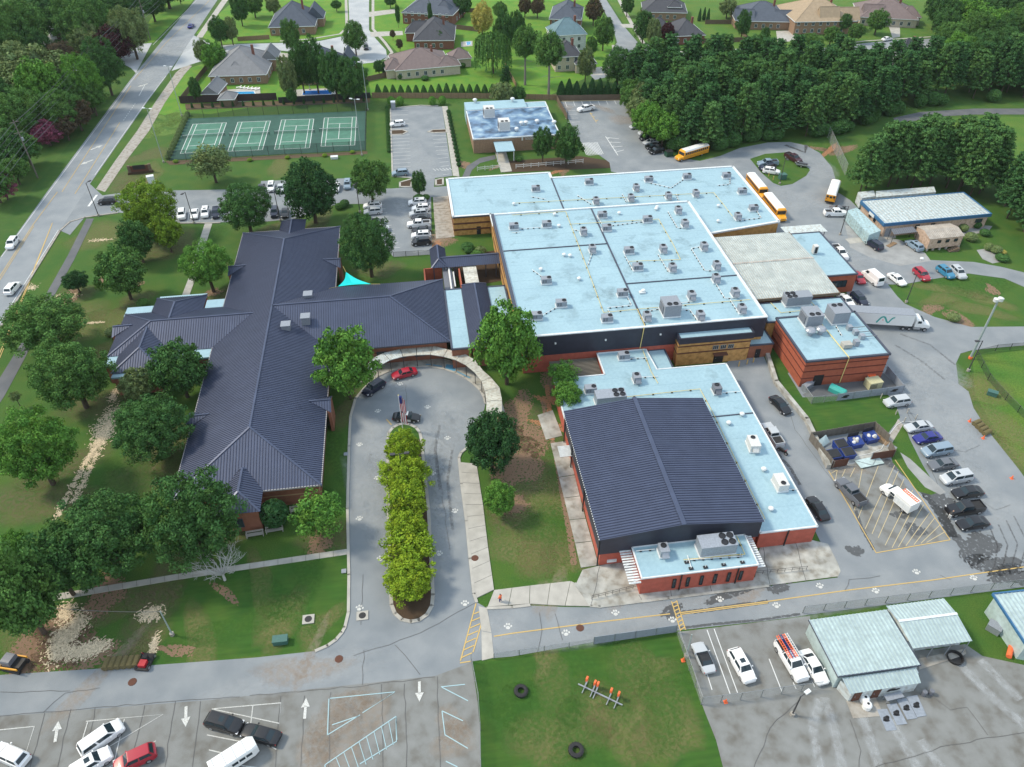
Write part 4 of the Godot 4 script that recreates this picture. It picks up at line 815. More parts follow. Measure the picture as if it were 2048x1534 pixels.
func door(root: Node,p: Vector3,w: float,h: float,normal: Vector3,m: Material) -> void:
	var s := normal.cross(Vector3.UP).normalized()
	var b := MB.new()
	b.bar(p - s * w / 2 + Vector3.UP * h / 2,p + s * w / 2 + Vector3.UP * h / 2,0.08,h)
	var o := obj("door",b,m,root)
	b = MB.new()
	b.bar(p + s * w * 0.3 + Vector3.UP * 1.0 + normal * 0.07,p + s * w * 0.3 + Vector3.UP * 1.25 + normal * 0.07,0.05,0.05,normal)
	obj("handle",b,M.galvanised,o)

func seam_faces(root: Node,faces: Array,space := 0.42,caps: Array = []) -> void:  # faces: [corner list,slope direction]
	var b := MB.new()
	var r := MB.new()
	for f in faces:
		b.face(f[0])
		r.ribs(f[0],f[1],space,0.085,0.07)
	var o := obj("roof",b,M.seam_roof,root)
	stuff(obj("seam",r,M.seam_rib,o))
	b = MB.new()
	for c in caps: b.bar(c[0] + Vector3.UP * 0.06,c[1] + Vector3.UP * 0.06,0.32,0.1)
	if caps: obj("ridge_cap",b,M.seam_roof,o)

func hip_faces(x0: float,z0: float,x1: float,z1: float,e: float,r: float,along_x: bool,in0: float,in1: float) -> Array:  # a hipped roof with its ridge along x or z; returns [faces,caps]
	var a := gh(x0,e,z0)
	var b := gh(x1,e,z0)
	var c := gh(x1,e,z1)
	var d := gh(x0,e,z1)
	var p: Vector3
	var q: Vector3
	if along_x:
		p = gh(x0 + in0,r,(z0 + z1) / 2); q = gh(x1 - in1,r,(z0 + z1) / 2)
		return [[[[a,b,q,p],gh(0,0,1)],[[c,d,p,q],gh(0,0,1)],[[d,a,p],gh(1,0,0)],[[b,c,q],gh(1,0,0)]],[[p,q],[a,p],[d,p],[b,q],[c,q]]]
	p = gh((x0 + x1) / 2,r,z0 + in0); q = gh((x0 + x1) / 2,r,z1 - in1)
	return [[[[d,a,p,q],gh(1,0,0)],[[b,c,q,p],gh(1,0,0)],[[a,b,p],gh(0,0,1)],[[c,d,q],gh(0,0,1)]],[[p,q],[a,p],[b,p],[c,q],[d,q]]]

func eave_walls(root: Node,x0: float,z0: float,x1: float,z1: float,h: float,wall: Material,bands: Material = null) -> void:
	var b := MB.new()
	b.bx(x0,0,z0,x1,h,z1)
	obj("wall",b,wall,root)
	if bands:
		for y in [h - 0.5,h * 0.5]: band(root,rect(x0,z0,x1,z1) + [gh(x0,0,z0)],y,y + 0.22,0.05,bands)

func fascia(root: Node,x0: float,z0: float,x1: float,z1: float,e: float,m: Material) -> void:
	var b := MB.new()
	b.wallstrip(rect(x0,z0,x1,z1) + [gh(x0,0,z0)],0.16,e - 0.22,e + 0.05)
	obj("gutter",b,m,root)

func build_school() -> void:
	var pink: Material = mat("gutter_pale",lin(0.45,0.43,0.42),0.5)
	# ---- classroom wing with the long hipped metal roof
	var w := thing("classroom_wing","long brick classroom wing under a slate-blue standing seam hip roof","building")
	eave_walls(w,-40,-165,-19.2,-83.9,4.3,M.brown_brick,M.tan_band)
	fascia(w,-40.7,-165.6,-18.5,-83.2,4.5,pink)
	var f := hip_faces(-40.8,-165.7,-18.4,-83.1,4.5,8.5,false,11.6,10.4)
	# cross wing towards the bus canopy
	eave_walls(w,-19.2,-138.4,3.2,-117.8,4.3,M.brown_brick,M.tan_band)
	fascia(w,-18.4,-139.1,3.8,-117.1,4.5,M.flashing_dark)
	var P := gh(-29.6,8.5,-128.1)
	var Q := gh(-7,8.5,-128.1)
	var faces: Array = f[0]
	faces += [[[P,Q,gh(3.9,4.5,-117),gh(-18.3,4.5,-117)],gh(0,0,1)],[[Q,P,gh(-18.3,4.5,-139.2),gh(3.9,4.5,-139.2)],gh(0,0,1)],[[Q,gh(3.9,4.5,-139.2),gh(3.9,4.5,-117)],gh(1,0,0)]]
	var caps: Array = f[1]
	caps += [[P,Q],[Q,gh(3.9,4.5,-117)],[Q,gh(3.9,4.5,-139.2)]]
	# west wing
	eave_walls(w,-59.2,-134.6,-40,-121.7,4.3,M.brown_brick,M.tan_band)
	P = gh(-33.4,7.1,-128.1)
	Q = gh(-52.6,7.1,-128.1)
	faces += [[[P,Q,gh(-59.7,4.5,-121.2),gh(-40.8,4.5,-121.2)],gh(0,0,1)],[[Q,P,gh(-40.8,4.5,-135.1),gh(-59.7,4.5,-135.1)],gh(0,0,1)],[[Q,gh(-59.7,4.5,-135.1),gh(-59.7,4.5,-121.2)],gh(1,0,0)]]
	caps += [[P,Q],[Q,gh(-59.7,4.5,-121.2)],[Q,gh(-59.7,4.5,-135.1)]]
	# hipped bays
	for e in [[-54.6,-140.0,-44.6,-128.5,6.6,5.0,0.2],[-57.6,-127.5,-48.6,-115.8,6.6,0.2,4.6],[-33.6,-87,-27.2,-79.0,6.2,0.2,3.0],[-32.4,-170.0,-26.6,-160,6.1,2.4,0.2]]:
		var hf := hip_faces(e[0],e[1],e[2],e[3],4.56,e[4],false,e[5],e[6])
		faces += hf[0]; caps += hf[1]
		eave_walls(w,e[0] + 0.5,e[1] + 0.5,e[2] - 0.5,e[3] - 0.5,4.35,M.brown_brick)
	# eave gablets
	for e in [[-40.9,-149,1],[-40.9,-101,1],[-18.3,-149,-1],[-18.3,-102,-1],[-59.8,-129.5,1]]:
		var x: float = e[0]
		var s: float = e[2]
		var ridge_a := gh(x - s * 0.6,5.55,e[1])
		var ridge_b := gh(x + s * 3.1,5.62,e[1])
		faces += [[[ridge_a,ridge_b,gh(x - s * 0.6,4.45,e[1] + 2.2)],gh(0,0,1)],[[ridge_a,ridge_b,gh(x - s * 0.6,4.45,e[1] - 2.2)],gh(0,0,1)]]
		caps += [[ridge_a,ridge_b]]
		var g := MB.new()
		g.bx(minf(x,x - s * 0.5),0,e[1] - 2.0,maxf(x + s * 0.6,x - s * 0.5),4.4,e[1] + 2.0)
		g.t(ridge_a,gh(x - s * 0.6,4.45,e[1] + 2.2),gh(x - s * 0.6,4.45,e[1] - 2.2))
		obj("bay",g,M.brown_brick,w)
	seam_faces(w,faces,0.45,caps)
	# low white roofs round the west wing
	var b: MB
	for e in [[-59.9,-137.6,-54.8,-134.4],[-54.2,-140.8,-44.8,-139.6],[-44.4,-138.2,-40.6,-134.4],[-59.9,-121.8,-57.4,-118.6],[-48.4,-121.8,-40.4,-118.6],[-57.4,-117.2,-48.8,-114.8]]: obj("low_roof",lump(e[0],4.05,e[1],e[2],4.4,e[3]),M.membrane,w)
	b = MB.new()
	for e in [[-59.6,-137.3,-55,-134.5],[-54,-140.6,-45,-139.2],[-44.4,-137.9,-40.8,-134.5],[-59.6,-121.8,-57.6,-118.9],[-48.4,-121.8,-40.6,-118.9],[-57.2,-117.2,-49,-115.1]]: obj("wall",lump(e[0],0,e[1],e[2],4.04,e[3]),M.brown_brick,w)
	# windows
	for k in 14: window(w,gh(-19.14,1.9,-86.5 - k * 2.35),1.2,1.6,Vector3.RIGHT)
	for k in 10: window(w,gh(-40.06,1.9,-88 - k * 3.2),1.2,1.6,Vector3.LEFT)
	window(w,gh(-31.5,2.0,-79.42),2.6,1.8,Vector3.BACK,M.flashing_dark,2)
	for k in 5: window(w,gh(-16.5 + k * 3.6,2.0,-117.72),1.8,1.8,Vector3.BACK)
	for p in [gh(-23.17,7,-132.2),gh(-23.03,7.4,-123.8),gh(-26.49,7.4,-121.67)]:
		var v := thing("roof_vent","square sheet metal vent standing on the slate-blue seam roof","vent",p,0.0,"vents on the seam roof")
		b = MB.new()
		b.bx(-0.75,-0.7,-0.75,0.75,0.9,0.75)
		obj("housing",b,M.galvanised,v)
		b = MB.new()
		b.bx(-0.9,0.9,-0.9,0.9,1.05,0.9)
		obj("cap",b,M.unit_grey,v)

	# ---- connector between the wing and the main block
	var c := thing("connector","low connector with pale flat roofs and a small seam gable between the wings","building")
	flat_roof(c,rect(4.0,-134.8,7.6,-114.4),4.6,M.brown_brick,M.membrane,M.flashing_dark,0.12,0.35)
	flat_roof(c,rect(12.8,-135.0,16.6,-114.0),4.4,M.brown_brick,M.membrane,M.flashing_dark,0.12,0.35)
	b = MB.new()
	b.bx(7.9,0,-135,12.5,4.8,-114.4)
	obj("wall",b,M.brown_brick,c)
	f = hip_faces(7.6,-135.7,12.8,-113.8,4.85,6.1,false,1.5,2.5)
	seam_faces(c,f[0],0.4,f[1])
	# covered walk behind
	c = thing("covered_walk","slate-blue gabled covered walk along the courtyard behind the connector","walkway roof")
	f = hip_faces(3.4,-150.4,16.9,-145.6,3.4,4.5,true,0.4,0.1)
	faces = f[0]
	caps = f[1]
	f = hip_faces(1.8,-153.4,5.3,-145.4,3.6,4.9,false,0.3,1.6)
	faces += f[0]; caps += f[1]
	seam_faces(c,faces,0.42,caps)
	for k in 7:
		b = MB.new()
		b.bx(2.2 + k * 2.3,0,-146.0,2.4 + k * 2.3,3.4,-145.8)
		obj("post",b,M.flashing_dark,c)
	b = MB.new()
	b.bx(2.2,0,-153.0,4.9,3.5,-151.0)
	obj("wall",b,M.brown_brick,c)
	c = thing("walkway_canopy","weathered flat metal canopy crossing the small courtyard","canopy")
	for k in 2:
		b = MB.new()
		b.bx(8.7,3.0,-147.2 + k * 4.1,11.6,3.15,-143.2 + k * 4.1)
		obj("roof_panel",b,M.metal_old,c)
	for k in 4:
		b = MB.new()
		b.bx(8.8 + 2.6 * (k % 2),0,-146.9 + int(k / 2) * 7.2,8.95 + 2.6 * (k % 2),3.0,-146.75 + int(k / 2) * 7.2)
		obj("post",b,M.flashing_dark,c)
	# red walled chiller yard
	c = thing("chiller_yard","red walled equipment yard with grey chiller and pipes","equipment yard")
	b = MB.new()
	b.wallstrip([gh(0.2,0,-139.4),gh(0.2,0,-146.4),gh(4.0,0,-146.4)],0.3,0,3.0)
	b.wallstrip([gh(7.8,0,-135.8),gh(7.8,0,-145.4)],0.3,0,3.0)
	obj("wall",b,M.red_brick,c)
	b = MB.new()
	b.bx(4.2,0.0,-148.4,6.2,2.7,-136.4)
	obj("chiller",b,M.unit_dark,c)
	b = MB.new()
	b.bx(4.25,2.72,-148.3,5.2,3.2,-145.9)
	b.bx(5.3,2.72,-148.5,6.6,3.5,-146.2)
	obj("fan_housing",b,M.galvanised,c)
	b = MB.new()
	b.line([gh(5.6,3.0,-146),gh(5.6,3.0,-137.4),gh(4.6,3.0,-137)],0.2)
	b.line([gh(6.5,2.5,-145),gh(6.5,2.5,-139)],0.16)
	obj("pipe",b,M.pipe_white,c)
	b = MB.new()
	b.bx(1.0,0,-141.2,2.1,1.3,-140.2)
	obj("cabinet",b,M.cream_box,c)

	# ---- the big white-roofed main block
	c = thing("main_block","large main school block with wide pale membrane roof and dark panelled front","building")
	flat_roof(c,rect(17.0,-159.0,63.5,-111.3),8.2,M.tan_brick,M.membrane,M.flashing,0.3,0.5)
	for e in [[[gh(40.1,0,-158.6),gh(40.1,0,-111.6)],0.3],[[gh(17.4,0,-142.5),gh(40,0,-142.5)],0.25],[[gh(40.2,0,-126.3),gh(63.2,0,-126.3)],0.25]]:
		b = MB.new()
		b.wallstrip(e[0],e[1],8.2,8.36)
		obj("expansion_joint",b,M.flashing_dark,c)
	band(c,[gh(16.9,0,-159),gh(16.9,0,-111.2)],7.9,8.55,0.3,M.flashing_dark,"cladding")
	band(c,[gh(17.0,0,-111.15),gh(63.6,0,-111.15)],3.9,8.3,0.12,M.cladding,"cladding")
	band(c,[gh(17.0,0,-111.12),gh(46.5,0,-111.12)],0,3.9,0.08,M.red_block,"lower_wall")
	band(c,[gh(63.56,0,-121),gh(63.56,0,-111.2)],4.2,8.2,0.12,M.cladding,"cladding")
	for y in [2.4,5.0]: band(c,[gh(16.96,0,-159),gh(16.96,0,-137)],y,y + 0.3,0.06,M.brown_band)
	b = MB.new()
	b.line([gh(39.9,8.45,-111.8),gh(39.6,8.3,-110.9),gh(39.3,3.8,-110.8)],0.08)
	obj("gas_pipe",b,M.pipe_yellow,c)
	for p in [gh(23,6.6,-111),gh(32.5,6.4,-111),gh(43,6.6,-111)]:
		b = MB.new()
		b.bx(p.x - 0.15,p.y - 0.15,p.z - 0.05,p.x + 0.15,p.y + 0.15,p.z + 0.2)
		obj("wall_light",b,M.pipe_white,c)
	# entrance block of tan brick
	c = thing("tan_entrance","tan brick entrance block with dark roof band in front of main block","building")
	b = MB.new()
	b.bx(46.2,0,-112.8,60.4,5.4,-109.2)
	obj("wall",b,M.tan_brick,c)
	b = MB.new()
	b.wallstrip(rect(46.3,-112.7,60.6,-109.1) + [gh(46.3,0,-112.7)],0.3,5.3,6.6)
	obj("roof_band",b,M.cladding,c)
	b = MB.new()
	b.poly(rect(46.4,-112.7,60.5,-109.2),6.4)
	obj("roof",b,M.membrane,c)
	for y in [2.9,4.5]: band(c,[gh(46.1,0,-112),gh(46.1,0,-109.1),gh(60.4,0,-109.1)],y,y + 0.2,0.05,M.brown_band)
	for k in 3: window(c,gh(53.6 + k * 1.5,3.75,-109.16),1.1,0.9,Vector3.BACK,M.concrete,2)
	door(c,gh(54.6,0,-109.14),1.9,2.2,Vector3.BACK,M.black)
	b = MB.new()
	b.bx(53.3,2.3,-109.2,56.0,2.45,-108.2)
	obj("door_hood",b,M.brown_band,c)
	c = thing("side_lobby","small flat-roofed lobby beside the tan entrance block","building")
	flat_roof(c,rect(60.7,-114.0,65.4,-109.6),3.1,M.brown_brick,M.membrane,M.flashing_dark,0.1,0.3)
	door(c,gh(62.6,0,-109.5),1.0,2.1,Vector3.BACK,M.black)
	for p in [gh(60.0,0,-107.8),gh(58.2,0,-107.4),gh(61.4,0,-108.2)]:
		b = MB.new()
		b.tube(p,p + Vector3.UP * 1.1,0.1,0.1,8)
		tag(obj("bollard",b,M.paint_yellow),"short yellow bollard by the tan entrance doors","bollard","bollards by the tan entrance")

	# ---- north classroom block
	c = thing("north_block","long pale-roofed classroom block behind the main block with tan walls","building")
	flat_roof(c,[gh(8.2,0,-186.2),gh(35,0,-186.2),gh(35,0,-183),gh(83.9,0,-183),gh(83.9,0,-152.4),gh(66,0,-149.2),gh(63.6,0,-158.8),gh(17.2,0,-159.4),gh(17.2,0,-165.5),gh(8.2,0,-165.5)],5.0,M.tan_brick,M.membrane,M.flashing,0.22,0.6)
	b = MB.new()
	b.wallstrip([gh(35,0,-183),gh(35,0,-159.6)],0.3,5.0,5.14)
	obj("expansion_joint",b,M.flashing_dark,c)
	for y in [1.4,3.0]: band(c,[gh(8.15,0,-183),gh(8.15,0,-165.4),gh(17.0,0,-165.4)],y,y + 0.35,0.05,M.brown_band)
	band(c,[gh(8.1,0,-186.2),gh(8.1,0,-165.3),gh(17,0,-165.3)],4.75,5.1,0.12,M.flashing_dark,"fascia")
	door(c,gh(14.2,0,-165.4),1.0,2.1,Vector3.BACK,M.black)

	# ---- old metal roofed hall
	c = thing("metal_roof_hall","hall with broad ribbed off-white metal gable roof beside main block","building")
	b = MB.new()
	b.bx(65.4,0,-145.2,82.8,5.6,-121.2)
	obj("wall",b,M.brown_brick,c)
	b = MB.new()
	var rb := MB.new()
	for f2 in [[gh(64.8,5.9,-145.8),gh(83.3,5.9,-145.8),gh(83.3,6.6,-133.2),gh(64.8,6.6,-133.2)],[gh(64.8,6.6,-133.2),gh(83.3,6.6,-133.2),gh(83.3,5.9,-120.6),gh(64.8,5.9,-120.6)]]:
		b.face(f2)
		rb.ribs(f2,gh(0,0,1),0.5,0.16,0.09)
	var ro := obj("roof",b,M.metal_old,c)
	stuff(obj("rib",rb,M.metal_rib_shade,ro))
	b = MB.new()
	b.bar(gh(64.8,6.66,-133.2),gh(83.3,6.66,-133.2),0.5,0.1)
	obj("ridge_cap",b,M.metal_rusty,ro)
	b = MB.new()
	b.wallstrip([gh(64.8,0,-120.5),gh(83.4,0,-120.5),gh(83.4,0,-145.9)],0.2,5.4,5.95)
	obj("gutter",b,M.wood,ro)
	# east kitchen annex
	c = thing("kitchen_annex","red brick annex with pale flat roof and wide dark window","building")
	flat_roof(c,rect(84.0,-147.2,91.8,-128.9),4.5,M.red_brick,M.membrane,M.flashing_dark,0.12,0.35)
	window(c,gh(88.2,2.3,-128.84),3.4,1.6,Vector3.BACK,M.black,3)
	c = thing("loading_canopy","ribbed metal loading canopy on posts behind the brick annex","canopy")
	b = MB.new()
	var cf := [gh(84.2,4.0,-151.6),gh(94.2,4.0,-151.6),gh(94.4,3.9,-148.2),gh(84.4,3.9,-148.2)]
	b.face(cf)
	obj("roof",b,M.metal_white,c)
	b = MB.new()
	b.ribs(cf,gh(0,0,1),0.5,0.15,0.08)
	stuff(obj("rib",b,M.metal_white,c))
	for k in 5:
		b = MB.new()
		b.bx(85 + k * 2.2,0,-148.6,85.12 + k * 2.2,3.9,-148.48)
		obj("post",b,M.flashing_dark,c)
	# plant room row
	c = thing("middle_block","flat-roofed block with large air unit between hall and red brick block","building")
	flat_roof(c,rect(65.6,-120.2,83.6,-113.9),5.0,M.tan_brick,M.membrane,M.flashing_dark,0.12,0.35)
	c = thing("red_brick_block","red brick block with dark bands and pale flat roof by the truck","building")
	flat_roof(c,rect(67,-113.6,83,-100),6.0,M.red_brick,M.membrane,M.flashing_dark,0.18,0.4)
	for y in [1.9,3.5,4.9]: band(c,[gh(66.97,0,-113.5),gh(66.97,0,-99.97),gh(83.03,0,-99.97),gh(83.03,0,-113)],y,y + 0.16,0.04,M.red_brick_dark)
	door(c,gh(70.4,0,-99.94),1.9,2.5,Vector3.BACK,M.black)
	b = MB.new()
	b.line([gh(74.6,6.2,-112.6),gh(75.0,6.2,-100.2),gh(75.0,6.1,-99.8),gh(74.8,0.3,-99.75)],0.09)
	obj("gas_pipe",b,M.pipe_yellow,c)

	# ---- gymnasium and its flat-roofed ring
	c = thing("gym_ring","low pale-roofed ring of rooms with red walls round the gymnasium","building")
	flat_roof(c,[gh(31,0,-110.6),gh(40.4,0,-110.6),gh(40.8,0,-104.4),gh(53.9,0,-104.3),gh(53.9,0,-65.7),gh(45.2,0,-65.7),gh(45.2,0,-92.9),gh(21.6,0,-92.9),gh(21.6,0,-104.3),gh(31,0,-104.3)],3.6,M.red_block,M.membrane,M.flashing,0.1,0.25)
	b = MB.new()
	b.wallstrip([gh(45.4,0,-90.6),gh(53.7,0,-90.6)],0.22,3.6,3.72)
	obj("expansion_joint",b,M.flashing_dark,c)
	for x in [49.5]:
		b = MB.new()
		b.bx(x - 0.08,0,-65.66,x + 0.08,3.6,-65.5)
		obj("downpipe",b,M.black,c)
	c = thing("pergola_roof","dark slatted metal roof over a yard between the red walls","canopy")
	for k in 16:
		b = MB.new()
		b.bx(21.8,2.7,-110.4 + k * 0.38,30.8,2.85,-110.2 + k * 0.38)
		obj("slat",b,M.pole_wood,c)
	for p in [gh(22,0,-110),gh(30.5,0,-110),gh(22,0,-105),gh(30.5,0,-105)]:
		b = MB.new()
		b.bx(p.x,0,p.z,p.x + 0.14,2.7,p.z + 0.14)
		obj("post",b,M.black,c)
	c = thing("small_lobby","small lower flat-roofed lobby beside the gymnasium ring","building")
	flat_roof(c,rect(40.9,-111.0,44.2,-104.6),2.9,M.red_block,M.membrane,M.flashing_dark,0.1,0.3)
	c = thing("gymnasium","gymnasium with dark blue-grey seam gable roof over red block walls","building")
	b = MB.new()
	b.bx(21.5,0,-92.6,44.8,2.7,-65.9)
	obj("lower_wall",b,M.red_block,c)
	b = MB.new()
	b.bx(21.3,2.7,-92.75,45.0,6.1,-65.75)
	b.t(gh(21.3,6.1,-65.75),gh(45,6.1,-65.75),gh(33.1,7.5,-65.75))
	b.t(gh(21.3,6.1,-92.75),gh(45,6.1,-92.75),gh(33.1,7.5,-92.75))
	obj("cladding",b,M.cladding,c)
	faces = [[[gh(21.1,6.15,-92.9),gh(33.1,7.6,-92.9),gh(33.1,7.6,-65.6),gh(21.1,6.15,-65.6)],gh(1,0,0)],[[gh(33.1,7.6,-92.9),gh(45.2,6.15,-92.9),gh(45.2,6.15,-65.6),gh(33.1,7.6,-65.6)],gh(1,0,0)]]
	seam_faces(c,faces,0.47,[])
	b = MB.new()
	b.bar(gh(33.1,7.68,-93),gh(33.1,7.68,-65.5),0.7,0.12)
	obj("ridge_cap",b,M.seam_roof,c)
	b = MB.new()
	for k in 58:
		b.bx(21.0,6.05,-92.7 + k * 0.47,21.12,6.13,-92.52 + k * 0.47)
		b.bx(45.16,6.05,-92.7 + k * 0.47,45.3,6.13,-92.52 + k * 0.47)
	stuff(obj("eave_clip",b,M.flashing,c))
	for z in [-91.8,-85.8,-76.3,-66.0]:
		b = MB.new()
		b.bx(21.12,0,z,21.3,6.0,z + 0.16)
		obj("downpipe",b,M.black,c)
	b = MB.new()
	b.bx(22.6,0.6,-65.9,24.0,1.1,-65.72)
	obj("wall_plate",b,M.flashing,c)
	c = thing("gym_annex","red block annex with six slim windows and pale flat roof","building")
	flat_roof(c,rect(26.0,-65.6,42.7,-60.3),3.7,M.red_block,M.membrane,M.flashing,0.08,0.2)
	for k in 6: window(c,gh(30.8 + k * 1.98 - (0.0 if k < 5 else 0.2),1.7,-60.24),0.42,2.0,Vector3.BACK,M.black,0)
	for x in [31.7,39.9]:
		b = MB.new()
		b.bx(x - 0.07,0,-60.26,x + 0.07,3.6,-60.1)
		obj("downpipe",b,M.black,c)
	for e in [[24.2,-66.2,25.9,-59.9],[42.8,-65.8,43.9,-60.2]]:
		var aw := thing("door_awning","white metal slatted awning on the %s end of the red annex" % ("gable" if e[0] < 30 else "car park"),"awning")
		for k in 14:
			b = MB.new()
			var z: float = lerpf(e[1],e[3],(k + 0.1) / 14.0)
			b.bx(e[0],3.0,z,e[2],3.1,z + 0.26)
			obj("slat",b,M.flashing,aw)
		b = MB.new()
		for z in [e[1] + 0.3,(e[1] + e[3]) / 2,e[3] - 0.3]: b.tube(gh(e[0] + 0.2 if e[0] < 30 else e[2] - 0.2,3.1,z),gh(e[2] if e[0] < 30 else e[0],3.7,z),0.04,0.04,5)
		obj("strut",b,M.flashing,aw)
	var aw2 := thing("door_awning","small white slatted awning over the gymnasium's side door","awning")
	for k in 9:
		b = MB.new()
		b.bx(19.3,2.8,-88.0 + k * 0.28,21.3,2.9,-87.8 + k * 0.28)
		obj("slat",b,M.flashing,aw2)
	for e in [[gp(19.18,-60.37),gp(26.34,-61.38)],[gp(43.33,-61.16),gp(50.95,-60.97)]]:
		var rl := thing("ramp_railing","thin dark railing along the concrete apron %s the annex" % ("west of" if e[0].x < 30 else "east of"),"railing")
		b = MB.new()
		b.line([e[0] + Vector3.UP * 0.9,e[1] + Vector3.UP * 0.9],0.03)
		b.line([e[0] + Vector3.UP * 0.5,e[1] + Vector3.UP * 0.5],0.025)
		obj("rail",b,M.pole_dark,rl)
		for p in between(e[0],e[1],7):
			b = MB.new()
			b.tube(p,p + Vector3.UP * 0.9,0.03,0.03,5)
			obj("post",b,M.pole_dark,rl)
	build_canopy()
	build_roof_gear()
	build_low_buildings()

func build_canopy() -> void:
	# curved walkway canopy of tilted panels round the turning loop
	var c := thing("bus_canopy","curved walkway canopy of weathered pale panels round the turning loop","canopy")
	var outer := [gh(-11.87,3,-113.91),gh(-10.58,3,-115.85),gh(-8.89,3,-117.01),gh(-5.67,3,-117.81),gh(-2.61,3,-118.02),gh(0.45,3,-118.06),gh(3.21,3,-116.4),gh(5.97,3,-115.07),gh(8.09,3,-112.46),gh(9.24,3,-109.15),gh(10.47,3,-106.94),gh(11.66,3,-103.93),gh(11.68,3,-100.5),gh(11.2,3,-96.75)]
	var inner := [gh(-11.71,2.7,-111.58),gh(-10.06,2.7,-113.28),gh(-7.73,2.7,-115.07),gh(-5.27,2.7,-115.8),gh(-2.72,2.7,-115.91),gh(-0.08,2.7,-115.69),gh(2.32,2.7,-114.73),gh(4.58,2.7,-113.34),gh(6.3,2.7,-111.58),gh(7.75,2.7,-109.14),gh(8.68,2.7,-106.55),gh(9.01,2.7,-103.68),gh(8.96,2.7,-100.82),gh(8.5,2.7,-97.46)]
	for i in outer.size() - 1:
		var b := MB.new()
		var o0: Vector3 = outer[i].lerp(outer[i + 1],0.02)
		var o1: Vector3 = outer[i].lerp(outer[i + 1],0.98)
		var i0: Vector3 = inner[i].lerp(inner[i + 1],0.02)
		var i1: Vector3 = inner[i].lerp(inner[i + 1],0.98)
		var up := Vector3.UP * 0.14
		b.hull8([o0,o1,i1,i0,o0 + up,o1 + up,i1 + up,i0 + up])
		var p := obj("roof_panel",b,M.metal_old if i > 2 else M.metal_white,c)
		b = MB.new()
		b.ribs([o0 + up,o1 + up,i1 + up,i0 + up],(i0 - o0).normalized() if i < 9 else (i0 - o0).normalized(),0.42,0.05,0.04)
		stuff(obj("rib",b,M.metal_old,p))
	for i in inner.size():
		var b := MB.new()
		var p: Vector3 = inner[i] * gh(1,0,1)
		b.tube(p,p + Vector3.UP * 2.7,0.07,0.07,6)
		obj("post",b,M.pole_dark,c)
	var walk := []
	for i in inner.size(): walk.append(inner[i])
	var out2 := outer.duplicate()
	out2.reverse()
	var poly := []
	for p in [gp(-15.24,-103.24),gp(-14.37,-108.02),gp(-12.68,-111.05),gp(-10.37,-113.97),gp(-8.1,-115.31),gp(-5.53,-115.87),gp(-2.85,-115.96),gp(-0.47,-115.62),gp(2.41,-114.29),gp(4.31,-112.96),gp(5.89,-111.38),gp(7.31,-109.41),gp(8.49,-107.21),gp(8.91,-105.17),gp(9.01,-103.49)]: poly.append(p)
	for p in [gp(12.19,-100.59),gp(11.9,-105.45),gp(9.94,-108.6),gp(7.27,-115),gp(2.63,-117.53),gp(-2.81,-119.25),gp(-7.96,-118.39),gp(-11.78,-115.37),gp(-14.08,-111.97)]: poly.append(p)
	sheet("canopy_walk",poly.slice(3),0.06,M.concrete_old)
	sheet("painted_pad",[gp(2.43,-114.6),gp(2.8,-115.78),gp(4.21,-115.27),gp(4.47,-113.7),gp(4.07,-113.45)],0.066,M.paint_blue)
	for l in [[gp(-1.12,-116.18),gp(-0.16,-116.04)],[gp(0.21,-115.84),gp(1.89,-115.13)],[gp(4.62,-113.22),gp(6.89,-110.94)]]: strip_part("painted_kerb",l,0.25,0.17,M.paint_blue,drive)

